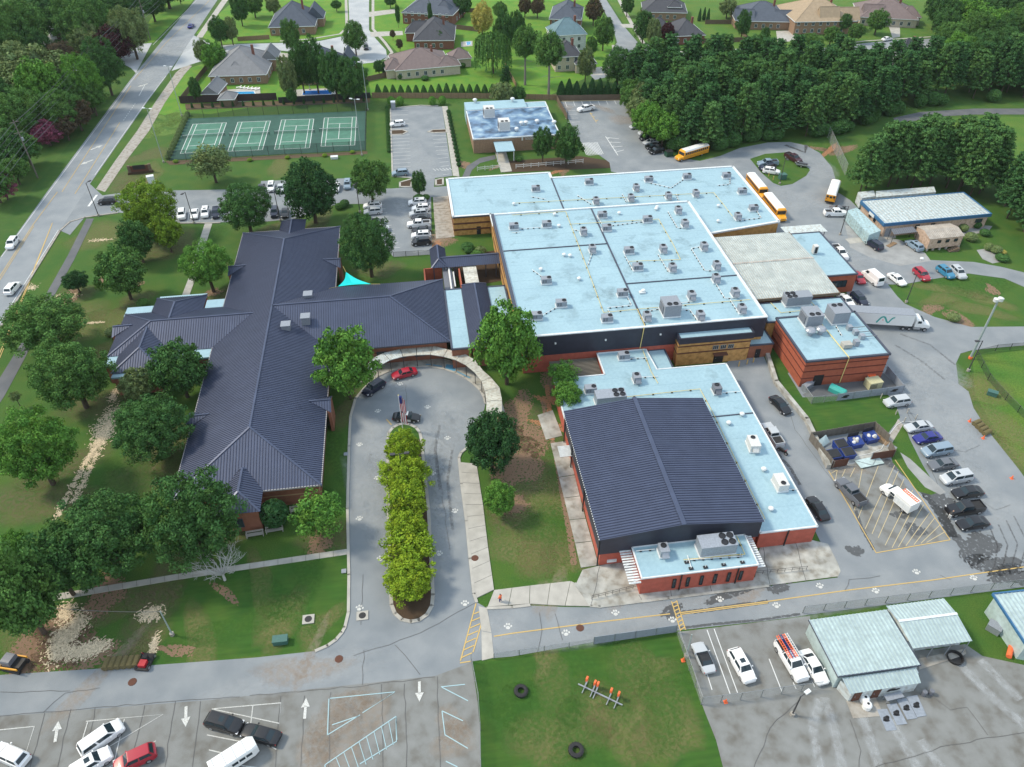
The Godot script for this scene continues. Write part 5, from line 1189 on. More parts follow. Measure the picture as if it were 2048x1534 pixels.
func rooftop_unit(p: Vector3,kind: int,m: Material,turn := 0.0) -> void:
	var names := ["small grey rooftop air unit with one round fan on pale roof","upright grey rooftop air unit with intake hood on pale roof","large grey rooftop air handler with twin fans on pale roof","white rooftop air unit with round fan on low pale roof","long grey packaged air unit with four fans on pale roof"]
	var sizes := [[2.0,1.0,1.3],[1.3,1.15,1.6],[3.2,2.4,3.4],[1.6,1.2,2.6],[5.2,1.9,2.3]]
	var s: Array = sizes[kind]
	var t := thing("rooftop_unit",names[kind],"air unit",p,turn,["small rooftop air units","upright rooftop air units","large rooftop air handlers","white rooftop air units","long packaged air units"][kind])
	var b := MB.new()
	b.bx(-s[0] / 2 - 0.1,-0.02,-s[2] / 2 - 0.1,s[0] / 2 + 0.1,0.3,s[2] / 2 + 0.1)
	obj("curb",b,M.flashing,t)
	b = MB.new()
	b.bx(-s[0] / 2,0.3,-s[2] / 2,s[0] / 2,0.3 + s[1],s[2] / 2)
	for k in int(s[0] / 0.7): b.bx(-s[0] / 2 + k * 0.7 + 0.3,0.5,s[2] / 2 - 0.02,-s[0] / 2 + k * 0.7 + 0.34,0.2 + s[1],s[2] / 2 + 0.02)
	b.bx(-s[0] / 2 - 0.03,0.27 + s[1],-s[2] / 2 - 0.03,s[0] / 2 + 0.03,0.33 + s[1],s[2] / 2 + 0.03)
	obj("housing",b,m,t)
	var fans := [[[0.55,0.0,0.38]],[[0.0,-0.3,0.38]],[[-0.6,1.0,0.45],[0.6,1.0,0.45]],[[0.0,-0.75,0.34]],[[-2.0,-0.5,0.46],[-2.0,0.6,0.46],[-0.9,-0.5,0.46],[-0.9,0.6,0.46]]]
	for f in fans[kind]:
		b = MB.new()
		b.lathe(gh(f[0],0.33 + s[1],f[1]),[[f[2] + 0.05,0.0],[f[2] + 0.05,0.1],[f[2] - 0.04,0.1],[f[2] - 0.04,0.04]],14)
		b.disc(gh(f[0],0.36 + s[1],f[1]),f[2],14)
		obj("fan",b,M.fan_black,t)
	b = MB.new()
	if kind == 1 or kind == 3:
		b.hull8([gh(-0.45,0.5,s[2] / 2),gh(0.45,0.5,s[2] / 2),gh(0.45,0.45,s[2] / 2 + 0.5),gh(-0.45,0.45,s[2] / 2 + 0.5),gh(-0.45,1.2,s[2] / 2),gh(0.45,1.2,s[2] / 2),gh(0.45,0.6,s[2] / 2 + 0.5),gh(-0.45,0.6,s[2] / 2 + 0.5)])
		obj("intake_hood",b,m,t)
	elif kind == 0:
		for k in 2: b.bx(-0.85 + k * 0.5,0.5,s[2] / 2 + 0.005,-0.5 + k * 0.5,1.15,s[2] / 2 + 0.03)
		obj("grille",b,M.unit_dark,t)
	elif kind == 2:
		b.bx(-1.75,0.6,-1.2,-1.6,2.2,1.0)
		obj("panel",b,M.unit_dark,t)

func conduit(pts: Array,y: float,m: Material,called: String,label: String,group: String) -> void:
	var t := thing(called,label,"pipe",Vector3.ZERO,0.0,group)
	var b := MB.new()
	var q := []
	for p in pts: q.append(gh(p.x,y + 0.22,p.z))
	b.line(q,0.055,5)
	obj("pipe",b,m,t)
	b = MB.new()
	for i in q.size() - 1:
		var n: int = max(1,int(q[i].distance_to(q[i + 1]) / (1.1 if m == M.pipe_white else 3.4)))
		for k in n:
			var p: Vector3 = q[i].lerp(q[i + 1],(k + 0.5) / n)
			b.bx(p.x - 0.14,y,p.z - 0.12,p.x + 0.14,y + 0.2,p.z + 0.12)
	stuff(obj("support_block",b,M.black,t))

func roof_vent(p: Vector3,s := 1.0,m: Material = M.flashing) -> void:
	var t := thing("mushroom_vent","small pale mushroom vent standing on a pale flat roof","vent",p,0.0,"small vents on the flat roofs")
	var b := MB.new()
	b.lathe(Vector3.ZERO,[[0.22 * s,0.0],[0.22 * s,0.4 * s]],10)
	obj("stem",b,m,t)
	b = MB.new()
	b.lathe(Vector3.ZERO,[[0.42 * s,0.36 * s],[0.45 * s,0.5 * s],[0.3 * s,0.66 * s],[0.0,0.7 * s]],12)
	obj("cap",b,m,t)

func build_roof_gear() -> void:
	for p in [gh(20.91,8.25,-151.85),gh(28.34,8.25,-151.78),gh(24.29,8.25,-128.83),gh(20.41,8.25,-116.88),gh(25.75,8.25,-120.35),gh(33.34,8.25,-114.24),gh(38.32,8.25,-122.26),gh(41.67,8.25,-154.4),gh(41.26,8.25,-148.26),gh(51.3,8.25,-150.86),gh(43.68,8.25,-137.98),gh(43.8,8.25,-131.25)]: rooftop_unit(p,0,M.unit_grey)
	for p in [gh(35.79,8.25,-147.27),gh(36.09,8.25,-139.58),gh(40.9,8.25,-113.74),gh(59.44,8.25,-153.94),gh(59.01,8.25,-147.58),gh(51.03,8.25,-137.46),gh(50.74,8.25,-129.87),gh(59.95,8.25,-137.25),gh(60.01,8.25,-129.44),gh(58.19,8.25,-124.63),gh(60.16,8.25,-119.17),gh(59.43,8.25,-113.63),gh(51.39,8.25,-119.34),gh(50.91,8.25,-112.58)]: rooftop_unit(p,1,M.unit_grey)
	rooftop_unit(gh(45.79,8.25,-115.26),2,M.unit_grey)
	for p in [gh(43.34,5.05,-167.42),gh(52.17,5.05,-167.77),gh(61.6,5.05,-167.51),gh(68.7,5.05,-167.86),gh(74.7,5.05,-154.87),gh(54.89,5.05,-173.03)]: rooftop_unit(p,1,M.unit_grey)
	for p in [gh(80,5.05,-158.56),gh(80.57,5.05,-167.55),gh(43.94,5.05,-178.19),gh(59.36,5.05,-177.44),gh(69.55,5.05,-177.6),gh(79.83,5.05,-176.73),gh(29.86,5.05,-176.26)]: rooftop_unit(p,0,M.unit_grey)
	rooftop_unit(gh(35.5,3.65,-108.38),0,M.unit_grey)
	rooftop_unit(gh(36.17,3.65,-101.6),1,M.unit_grey)
	rooftop_unit(gh(27.33,3.65,-99.82),0,M.unit_grey)
	rooftop_unit(gh(49.35,3.65,-96.73),1,M.unit_dark)
	rooftop_unit(gh(30.07,3.65,-96.57),4,M.galvanised,PI)
	rooftop_unit(gh(50.56,3.65,-82.66),3,M.unit_white,-0.1)
	rooftop_unit(gh(51.51,3.65,-73.97),3,M.unit_white,PI)
	rooftop_unit(gh(30.02,3.75,-63.93),1,M.galvanised)
	rooftop_unit(gh(37.52,3.75,-63.55),4,M.galvanised,PI)
	rooftop_unit(gh(73.61,5.05,-119.31),4,M.unit_grey)
	rooftop_unit(gh(72.63,6.05,-111.27),2,M.unit_grey)
	rooftop_unit(gh(78.09,6.05,-111.55),2,M.unit_grey,PI)
	for p in [gh(70.98,6.05,-107.62),gh(73.13,6.05,-107.72)]: roof_vent(p,2.2,M.galvanised)
	for p in [gh(31.05,8.25,-151.28),gh(31.04,8.25,-156.77),gh(45.85,8.25,-155.27),gh(55.32,8.25,-156.9),gh(29.8,8.25,-138.7),gh(31,8.25,-138.21),gh(23.99,8.25,-133.67),gh(31.06,8.25,-129.05),gh(72.31,5.05,-161.42),gh(69.64,5.05,-154.04),gh(51.61,3.65,-90.23),gh(48.59,3.65,-88.44),gh(50.33,3.65,-77.42),gh(48.27,3.65,-69.53),gh(42.74,8.25,-122.89),gh(54.83,8.25,-156.03),gh(23.34,5.05,-169.41),gh(110.13,3,-134.44)]: roof_vent(p)
	var e := thing("exhaust_rack","rack of small exhaust fans and pipes on the red brick block's roof","roof equipment",gh(79.55,6.05,-106.81))
	for k in 3:
		var b := MB.new()
		b.bx(-0.9 + k * 0.5,0,-1.8 + k * 1.5,0.0 + k * 0.5,0.9,-0.9 + k * 1.5)
		obj("fan_box",b,M.galvanised,e)
		b = MB.new()
		b.line([gh(0.0 + k * 0.5,0.4,-1.3 + k * 1.5),gh(2.6 + k * 0.5,0.4,-1.3 + k * 1.5)],0.08)
		obj("pipe",b,M.unit_dark,e)
	e = thing("condenser_pair","pair of tan condensers with pipes near the red block's roof edge","roof equipment",gh(76.59,6.05,-103.1))
	var bb := MB.new()
	bb.bx(-1.4,0.1,-0.7,0.3,0.9,0.6)
	obj("tray",bb,M.concrete_pale,e)
	bb = MB.new()
	bb.bx(1.0,0,-0.8,1.9,1.1,0.2)
	obj("condenser",bb,M.unit_grey,e)
	e = thing("split_condenser","upright white condenser on the brick annex roof","roof equipment",gh(86.29,4.55,-138.18))
	bb = MB.new()
	bb.bx(-0.5,0.15,-0.6,0.5,2.0,0.5)
	obj("housing",bb,M.unit_white,e)
	bb = MB.new()
	bb.bx(-0.3,0.3,0.5,0.3,1.8,0.53)
	obj("grille",bb,M.fan_black,e)
	e = thing("skylight","small white skylight hatch on the main block roof","roof hatch",gh(42.49,8.25,-122.7))
	bb = MB.new()
	bb.bx(-0.6,0,-0.4,0.6,0.3,0.4)
	obj("hatch",bb,M.flashing,e)
	# gas pipes
	var g := "gas pipes on the pale roofs"
	conduit([gh(33.87,8.25,-157.78),gh(33.68,8.25,-142.49),gh(33.52,8.25,-127.89),gh(33.31,8.25,-116.9),gh(39.97,8.25,-117.05)],8.22,M.pipe_yellow,"gas_pipe","yellow gas pipe running down the middle of the main block roof","")
	conduit([gh(21.33,8.25,-158.03),gh(33.93,8.25,-158.08)],8.22,M.pipe_yellow,"gas_pipe","yellow gas pipe along the north edge of the main block roof","")
	conduit([gh(39.97,8.25,-117.05),gh(39.98,8.25,-111.36)],8.22,M.pipe_yellow,"gas_pipe","short yellow gas pipe ending at the main block's front edge","")
	conduit([gh(40.23,8.25,-117.1),gh(62.55,8.25,-117.19)],8.22,M.pipe_yellow,"gas_pipe","pale yellow gas pipe behind the large air handler","")
	conduit([gh(33.89,8.25,-151.92),gh(54.1,8.25,-151.42),gh(54.02,8.25,-139.59),gh(53.69,8.25,-133.6),gh(42.71,8.25,-134.4)],8.22,M.pipe_yellow,"gas_pipe","yellow gas pipe bending round the middle of the main block roof","")
	conduit([gh(22.98,5.05,-170.13),gh(73.66,5.05,-168.68),gh(73.9,5.05,-161.2),gh(73.9,5.05,-156.05)],5.02,M.pipe_yellow,"gas_pipe","yellow gas pipe along the north block roof","")
	conduit([gh(39.68,3.65,-110.5),gh(39.48,3.65,-103.72),gh(39.79,3.65,-100.31)],3.62,M.pipe_yellow,"gas_pipe","yellow gas pipe crossing the gymnasium ring's back roof","")
	conduit([gh(32.99,3.65,-97.49),gh(46.72,3.65,-97.78),gh(46.88,3.65,-91.59),gh(46.77,3.65,-81.6),gh(46.68,3.65,-73.73),gh(46.73,3.65,-67.88)],3.62,M.pipe_yellow,"gas_pipe","yellow gas pipe following the gymnasium's east eave","")
	conduit([gh(32.55,3.75,-62.38),gh(41.42,3.75,-62.12),gh(41.39,3.75,-65.49)],3.72,M.pipe_yellow,"gas_pipe","yellow gas pipe on the red annex roof","")
	conduit([gh(68.63,5.05,-120.01),gh(69.21,5.05,-116.38),gh(77,5.05,-116.6),gh(76.79,5.05,-119.31)],5.02,M.pipe_yellow,"gas_pipe","yellow gas pipe round the four-fan unit on the middle block","")
	# white drain lines on dark blocks,running from the air units
	g = "white drain lines on the pale roofs"
	for l in [[gh(22.14,8.25,-151.5),gh(27.22,8.25,-151.36)],[gh(20.23,8.25,-149.94),gh(22.19,8.25,-149.95)],[gh(33.75,8.25,-149.73),gh(35.34,8.25,-148.47)],[gh(35.95,8.25,-138.97),gh(33.96,8.25,-134.13)],[gh(40.65,8.25,-153.76),gh(40.92,8.25,-149.87)],[gh(42.7,8.25,-150.08),gh(50.43,8.25,-150.87)],[gh(22.23,8.25,-134.06),gh(23.92,8.25,-130.91)],[gh(21.15,8.25,-117.28),gh(24.77,8.25,-119.93)],[gh(39.16,8.25,-121.61),gh(39.24,8.25,-118.53),gh(34.38,8.25,-118.36)],[gh(34.4,8.25,-117.93),gh(34.53,8.25,-114.36)],[gh(42.55,8.25,-136.99),gh(42.73,8.25,-130.91)],[gh(49.65,8.25,-136.5),gh(49.79,8.25,-129.18)],[gh(57.29,8.25,-154.74),gh(57.14,8.25,-146.98),gh(58.52,8.25,-146.78)],[gh(59.73,8.25,-138.24),gh(57.35,8.25,-137.78),gh(57.35,8.25,-128.74),gh(59.42,8.25,-128.54)],[gh(57.92,8.25,-123.5),gh(57.88,8.25,-118.29),gh(59.65,8.25,-118.26)],[gh(58.69,8.25,-117.74),gh(58.77,8.25,-113.21)],[gh(48.16,8.25,-117.91),gh(51.24,8.25,-118.13)],[gh(47.47,8.25,-115.65),gh(49.9,8.25,-115.52),gh(50.21,8.25,-111.94)],[gh(40.9,8.25,-115.95),gh(44.33,8.25,-116.74)],[gh(74.37,5.05,-153.98),gh(80.43,5.05,-154.49),gh(80.68,5.05,-158.27)],[gh(50.89,5.05,-171.24),gh(50.88,5.05,-166.81)],[gh(64.17,5.05,-169.34),gh(63.77,5.05,-165.97)],[gh(39.62,5.05,-172.16),gh(42.24,5.05,-166.71)],[gh(28.1,5.05,-173.12),gh(31.54,5.05,-171.13)],[gh(58.31,5.05,-177.22),gh(63.93,5.05,-172.8),gh(68.6,5.05,-177.22)],[gh(75.99,5.05,-172.51),gh(79.38,5.05,-172.74),gh(80.53,5.05,-175.88)],[gh(36.38,3.65,-108.07),gh(39.89,3.65,-107.76)],[gh(37.25,3.65,-102.41),gh(40.34,3.65,-102.23)],[gh(50.32,3.65,-96.25),gh(53.5,3.65,-96.14)],[gh(26.33,3.75,-64.77),gh(29.06,3.75,-64.72)],[gh(77.15,6.05,-109.59),gh(76.76,6.05,-106.21)],[gh(52.57,3.65,-72.91),gh(53.96,3.65,-72.85)]]: conduit(l,l[0].y - 0.03,M.pipe_white,"drain_line","thin white drain line on dark blocks beside rooftop air unit",g)
	for l in [[gh(33.3,3.75,-63.03),gh(33.19,3.75,-61)],[gh(33.42,3.75,-62.25),gh(40.96,3.75,-61.86)]]: conduit(l,3.72,M.pipe_white,"drain_line","thin white drain line on dark blocks beside rooftop air unit",g)
	for p in [gh(33.16,3.75,-60.9),gh(35.21,3.75,-60.83),gh(37.86,3.75,-60.88),gh(40.61,3.75,-60.93),gh(40.68,3.75,-62.11),gh(32.88,3.75,-62)]:
		var t := thing("pipe_stand","small black pipe stand with white post on the red annex roof","pipe stand",p,0.0,"pipe stands on the annex roof")
		var b := MB.new()
		b.bx(-0.3,0,-0.22,0.3,0.12,0.22)
		obj("base",b,M.black,t)
		b = MB.new()
		b.bx(-0.04,0.12,-0.04,0.04,0.5,0.04)
		obj("post",b,M.flashing,t)

func ribbed_roof(root: Node,faces: Array,m: Material,dir: Vector3,space := 0.5) -> void:
	var b := MB.new()
	var r := MB.new()
	for f in faces:
		b.face(f)
		r.ribs(f,dir,space,0.16,0.09)
	var o := obj("roof",b,m,root)
	stuff(obj("rib",r,M.metal_rib_shade if m != M.metal_rusty and m != M.unit_dark else m,o))

func skew_box(p: Array,y0: float,y1: float) -> MB:
	var b := MB.new()
	b.prism(p,y0,y1)
	return b

func inset(p: Array,k: float) -> Array:
	var c := Vector3.ZERO
	for e in p: c += e / p.size()
	var r := []
	for e in p: r.append(e + (c - e).normalized() * k)
	return r

func at_y(p: Vector3,y: float) -> Vector3: return gh(p.x,y,p.z)

func build_low_buildings() -> void:
	# --- white metal shop buildings by the low lot
	var c := thing("metal_shed","white ribbed metal shed with lean-to porch by the low lot","building")
	var p := [gh(46.29,3,-51.38),gh(57.28,3,-51.46),gh(57.44,3,-43.35),gh(46.44,3,-43.32)]
	obj("wall",skew_box(inset(p,0.25),0,2.95),M.metal_blue_white,c)
	ribbed_roof(c,[p],M.metal_blue_white,p[3] - p[0],0.55)
	var b := MB.new()
	b.wallstrip([p[1],p[2],p[3],p[0]],0.12,2.82,3.02)
	obj("trim",b,M.flashing_dark,c)
	var q := [gh(47.04,2.6,-43.26),gh(56.9,2.6,-43.32),gh(56.78,2,-41.58),gh(47.37,2,-41.43)]
	ribbed_roof(c,[q],M.metal_blue_white,q[3] - q[0],0.5)
	obj("porch_wall",skew_box([at_y(q[0],0),at_y(q[1],0),at_y(inset(q,0.3)[2],0),at_y(inset(q,0.3)[3],0)],0,1.95),M.metal_white,c)
	var fr := inset(q,0.3)
	var n: Vector3 = ((fr[2] - fr[3]) * gh(1,0,1)).cross(Vector3.UP).normalized()
	if n.z < 0: n = -n
	for t in [0.06,0.35]: door(c,at_y(fr[3].lerp(fr[2],t + 0.04),0) + n * 0.05,1.0,1.9,n,M.brown_band)
	# charging-animal emblem printed on the porch wall
	b = MB.new()
	for s in [[0.62,1.35,0.34,0.14],[0.66,1.2,0.4,0.12],[0.58,1.1,0.16,0.1],[0.72,1.3,0.16,0.1]]:
		var o: Vector3 = at_y(fr[3].lerp(fr[2],s[0]),s[1]) + n * 0.03
		var sd: Vector3 = (fr[2] - fr[3]).normalized() * gh(1,0,1)
		for i in 8: b.t(o,o + sd * cos(TAU * i / 8) * s[2] * 1.6 + Vector3.UP * sin(TAU * i / 8) * s[3] * 1.8,o + sd * cos(TAU * (i + 1) / 8) * s[2] * 1.6 + Vector3.UP * sin(TAU * (i + 1) / 8) * s[3] * 1.8)
	obj("painted_emblem",b,M.black,c)
	c = thing("metal_workshop","white ribbed metal workshop with ridge roof next to the metal shed","building")
	p = [gh(57.48,3,-51.98),gh(65.76,3,-52.01),gh(65.95,2.8,-45.67),gh(57.79,2.8,-45.73)]
	var m0: Vector3 = p[0].lerp(p[3],0.42) + Vector3.UP * 0.5
	var m1: Vector3 = p[1].lerp(p[2],0.42) + Vector3.UP * 0.5
	obj("wall",skew_box([at_y(inset(p,0.3)[0],0),at_y(inset(p,0.3)[1],0),at_y(p[1].lerp(p[2],0.82),0),at_y(p[0].lerp(p[3],0.82),0)],0,2.75),M.metal_white,c)
	ribbed_roof(c,[[p[0],p[1],m1,m0],[m0,m1,p[2],p[3]]],M.metal_blue_white,p[3] - p[0],0.5)
	b = MB.new()
	b.bar(m0 + Vector3.UP * 0.06,m1 + Vector3.UP * 0.06,0.35,0.08)
	obj("ridge_cap",b,M.flashing,c)
	for k in 4:
		b = MB.new()
		var e: Vector3 = p[3].lerp(p[2],0.05 + k * 0.3)
		b.tube(at_y(e,0),at_y(e,2.75),0.07,0.07,6)
		obj("post",b,M.galvanised,c)
	c = thing("blue_trim_building","pale metal building with blue roof edge by the grass strip","building")
	p = [gh(71.86,4,-51.19),gh(87.43,4,-50.87),gh(82.79,3.6,-39.5),gh(71.76,3.6,-43.8)]
	obj("wall",skew_box(inset(p,0.4),0,3.7),M.metal_blue_white,c)
	ribbed_roof(c,[p],M.metal_blue_white,p[3] - p[0],0.6)
	b = MB.new()
	b.bar(p[0],p[3],0.2,0.35)
	b.bar(p[0],p[1],0.2,0.35)
	obj("trim",b,M.fascia_blue,c)
	# --- portable blocks by the pine grove
	c = thing("blue_trim_classroom","cream single-storey classroom with broad white roof and blue fascia","building")
	p = [gh(109.85,3.6,-162.17),gh(137.8,3.6,-162.9),gh(137.81,3.6,-151.26),gh(109.67,3.6,-150.22)]
	obj("wall",skew_box(inset(p,0.5),0,3.3),M.stucco_pink,c)
	b = MB.new()
	b.wallstrip([p[3],p[0],p[1],p[2],p[3]],0.25,2.95,3.75)
	obj("fascia",b,M.fascia_blue,c)
	ribbed_roof(c,[p],M.metal_white,p[3] - p[0],0.9)
	n = (p[2] - p[3]).cross(Vector3.UP).normalized()
	if n.z < 0: n = -n
	fr = inset(p,0.5)
	for t in [0.32,0.47,0.92]: window(c,at_y(fr[3].lerp(fr[2],t),2.0) + n * 0.03,1.8 if t > 0.9 else 1.0,0.9,n,M.black)
	door(c,at_y(fr[3].lerp(fr[2],0.05),0) + n * 0.05,1.6,2.2,n,M.unit_grey)
	n = (p[3] - p[0]).cross(Vector3.UP).normalized()
	if n.x > 0: n = -n
	for t in [0.4,0.6]: window(c,at_y(fr[0].lerp(fr[3],t),2.0) + n * 0.03,0.9,0.7,n,M.black)
	b = MB.new()
	b.bar(at_y(p[0].lerp(p[3],0.42),3.1) + n * 0.2,at_y(p[0].lerp(p[3],0.62),3.1) + n * 0.2,0.08,0.7)
	obj("signboard",b,M.flashing,c)
	c = thing("portable_classroom","small cream portable on piers with rusty ribbed gable roof","building")
	p = [gh(116.92,3.3,-148.51),gh(125.6,3.3,-148.76),gh(125.77,3.2,-142.84),gh(116.83,3.2,-142.46)]
	m0 = p[0].lerp(p[3],0.5) + Vector3.UP * 0.7
	m1 = p[1].lerp(p[2],0.5) + Vector3.UP * 0.7
	obj("wall",skew_box(inset(p,0.25),0.6,3.2),M.stucco_pink,c)
	ribbed_roof(c,[[p[0],p[1],m1,m0],[m0,m1,p[2],p[3]]],M.metal_rusty,p[3] - p[0],0.45)
	b = MB.new()
	b.t(m0,at_y(p[0],3.2),at_y(p[3],3.2))
	b.t(m1,at_y(p[1],3.2),at_y(p[2],3.2))
	obj("gable",b,M.stucco_pink,c)
	fr = inset(p,0.25)
	n = (fr[2] - fr[3]).cross(Vector3.UP).normalized()
	if n.z < 0: n = -n
	for t in [0.3,0.55,0.8]: window(c,at_y(fr[3].lerp(fr[2],t),2.3) + n * 0.03,0.8,0.7,n,M.black)
	for t in [0.02,0.2,0.4,0.6,0.98]:
		b = MB.new()
		var e: Vector3 = fr[3].lerp(fr[2],t)
		b.bx(e.x - 0.2,0,e.z - 0.3,e.x + 0.2,0.62,e.z + 0.1)
		obj("pier",b,M.concrete,c)
	b = MB.new()
	for k in 5:
		var e: Vector3 = at_y(fr[3].lerp(fr[2],0.62 + k * 0.06),0) + n * 0.9
		b.bx(e.x - 0.25,0,e.z - 0.6,e.x + 0.25,0.2 + k * 0.16,e.z + 0.6)
	obj("stairs",b,M.wood,c)
	c = thing("porch_canopy","dark ribbed metal canopy on posts between the cream classrooms","canopy")
	p = [gh(110.95,2.8,-149.06),gh(116.76,2.8,-149.46),gh(116.52,2.7,-146.98),gh(110.43,2.7,-146.65)]
	ribbed_roof(c,[p],M.unit_dark,p[3] - p[0],0.5)
	for e in p:
		b = MB.new()
		b.tube(at_y(e,0),at_y(e,e.y),0.06,0.06,6)
		obj("post",b,M.pole_dark,c)
	# --- containers and trailers
	for e in [["shipping_container","pale blue shipping container beside the cream classroom",[gh(105.11,2.7,-159.52),gh(108.3,2.7,-160.66),gh(108.37,2.7,-148.88),gh(104.51,2.7,-147.25)],2.7],["storage_trailer","long pale storage trailer between pine grove and cream classroom",[gh(117.07,3,-167.97),gh(133.19,3,-168.28),gh(131.96,3,-165.27),gh(115.4,3,-164.81)],3.0],["storage_trailer","short white storage trailer at the end of the long one",[gh(112.24,3,-168.09),gh(116.7,3,-168.31),gh(115.55,3,-165.35),gh(111.63,3,-164.79)],3.0]]:
		c = thing(e[0],e[1],"container")
		obj("body",skew_box(e[2],0.15,e[3]),M.container if e[0] == "shipping_container" else M.metal_white,c)
		b = MB.new()
		var pp: Array = e[2]
		for k in 12:
			for s in [[0,1],[3,2],[0,3],[1,2]]:
				if (s[0] == 0 and s[1] == 1 or s[0] == 3) == (pp[0].distance_to(pp[1]) > pp[0].distance_to(pp[3])):
					var f: Vector3 = pp[s[0]].lerp(pp[s[1]],(k + 0.5) / 12.0)
					b.bx(f.x - 0.05,0.2,f.z - 0.05,f.x + 0.05,e[3] - 0.05,f.z + 0.05)
		obj("corrugation",b,M.container if e[0] == "shipping_container" else M.metal_white,c)
		b = MB.new()
		for f in pp: b.bx(f.x - 0.12,0,f.z - 0.12,f.x + 0.12,0.2,f.z + 0.12)
		obj("skid",b,M.black,c)
	# --- brick office to the north with the ponding roof
	c = thing("brick_office","brick office with stained blue ponding roof and white canopy","building")
	flat_roof(c,rect(17.6,-235.0,42.8,-212.9),4.2,M.house_brick,M.membrane_pond,M.flashing,0.15,0.3)
	b = MB.new()
	b.bx(17.5,0,-241.8,36.5,4.5,-235.1)
	obj("upper_roof",b,M.membrane,c)
	for p2 in [gh(27.29,4.25,-219.15),gh(24.07,4.25,-229.9)]: rooftop_unit(p2,2,M.unit_white)
	for p2 in [gh(34.22,4.25,-221.63),gh(37.65,4.25,-222.31),gh(42.55,4.25,-220.81),gh(32.84,4.25,-221.43),gh(30.73,4.25,-217.13),gh(20.88,4.75,-240.88),gh(32.69,4.75,-240.04)]: roof_vent(p2,1.6)
	b = MB.new()
	b.bx(23.4,3.0,-212.8,28.7,3.2,-205.8)
	obj("entrance_canopy",b,M.membrane,c)
	for x in [23.6,28.3]:
		b = MB.new()
		b.bx(x,0,-206.2,x + 0.2,3.0,-206.0)
		obj("post",b,M.flashing,c)
	door(c,gh(26,0,-212.8),1.8,2.2,Vector3.BACK,M.black)
	var tm := TextMesh.new()
	tm.text = "MADISON MID"
	tm.font = SystemFont.new()
	tm.font.font_names = PackedStringArray(["Droid Serif"])
	tm.font_size = 64
	tm.pixel_size = 0.0135
	tm.depth = 0.04
	tm.horizontal_alignment = HORIZONTAL_ALIGNMENT_LEFT
	obj("lettering",tm,M.paint_white,c,gh(32.6,3.55,-212.84))
	b = MB.new()
	b.bx(31.6,3.1,-212.88,32.05,4.0,-212.78)
	obj("emblem",b,M.paint_white,c)
	c = thing("office_annex","small white-roofed annex behind the brick office","building")
	flat_roof(c,rect(36.9,-241.8,43.4,-235.5),3.4,M.house_brick,M.membrane,M.flashing,0.1,0.3)

var crowns := {}
var trunks := {}

func leaf_mat(key: String,base: Color) -> void:
	var m := mat(key,base,0.85)
	m.metallic_specular = 0.2
	m.vertex_color_use_as_albedo = true
	m.backlight_enabled = true
	m.backlight = Color(0.35,0.42,0.2)

func leaf(b: MB,p: Vector3,out: Vector3,s: float) -> void:  # one bent spray of leaves
	var n := (out + gh(rng.randf_range(-0.8,0.8),rng.randf_range(-0.5,0.8),rng.randf_range(-0.8,0.8))).normalized()
	var u := n.cross(gh(rng.randf_range(-1,1),rng.randf_range(-1,1),rng.randf_range(-1,1))).normalized() * s
	var w := n.cross(u).normalized() * s * 0.62
	var tip := n * s * 0.18
	b.t(p - u,p + w + tip,p + u)
	b.t(p - u,p + u,p - w + tip)

func tone(lo: float,hi: float) -> Color:
	var k := rng.randf_range(lo,hi)
	var y := rng.randf_range(0.88,1.12)
	return Color(k * y,k,k * (2.0 - y) * 0.96)

func broad_crown(seed_n: int,clumps: int,per: int,size: float,flat := 1.0) -> ArrayMesh:  # unit crown,radius 1: clumps of leaf sprays over an uneven ellipsoid
	rng.seed = seed_n
	var b := MB.new()
	var noise_n := FastNoiseLite.new()
	noise_n.seed = seed_n
	noise_n.frequency = 0.9
	for c in clumps:
		var th := acos(1.0 - 2.0 * (c + 0.5) / clumps)
		var ph := 2.399963 * c + rng.randf_range(-0.25,0.25)
		var d := gh(sin(th) * cos(ph),cos(th),sin(th) * sin(ph))
		if d.y < -0.75: continue
		var lump := 0.84 + 0.30 * noise_n.get_noise_3dv(d * 1.3) + rng.randf_range(-0.15,0.1)
		var low := 1.0 if d.y > -0.2 else 1.0 + (d.y + 0.2) * 0.55
		var ctr := gh(d.x * lump * low,d.y * lump * flat,d.z * lump * low)
		var cr := rng.randf_range(0.75,1.2) * 1.75 / sqrt(clumps)
		var tn := tone(0.6,1.3)
		for k in per:
			var e := gh(rng.randfn(),rng.randfn() * 0.8 + 0.25,rng.randfn()).normalized()
			b.col = tn * rng.randf_range(0.6,1.4)
			leaf(b,ctr + e * cr * rng.randf_range(0.45,1.1),e,size * rng.randf_range(0.7,1.3))
	for k in clumps * per / 5:   # sparse inner leaves so that gaps look into the crown
		var e := gh(rng.randfn(),rng.randfn(),rng.randfn()).normalized()
		b.col = tone(0.7,1.0)
		leaf(b,e * rng.randf_range(0.25,0.72) * gh(1,flat,1),e,size * 1.5)
	return b.mesh()

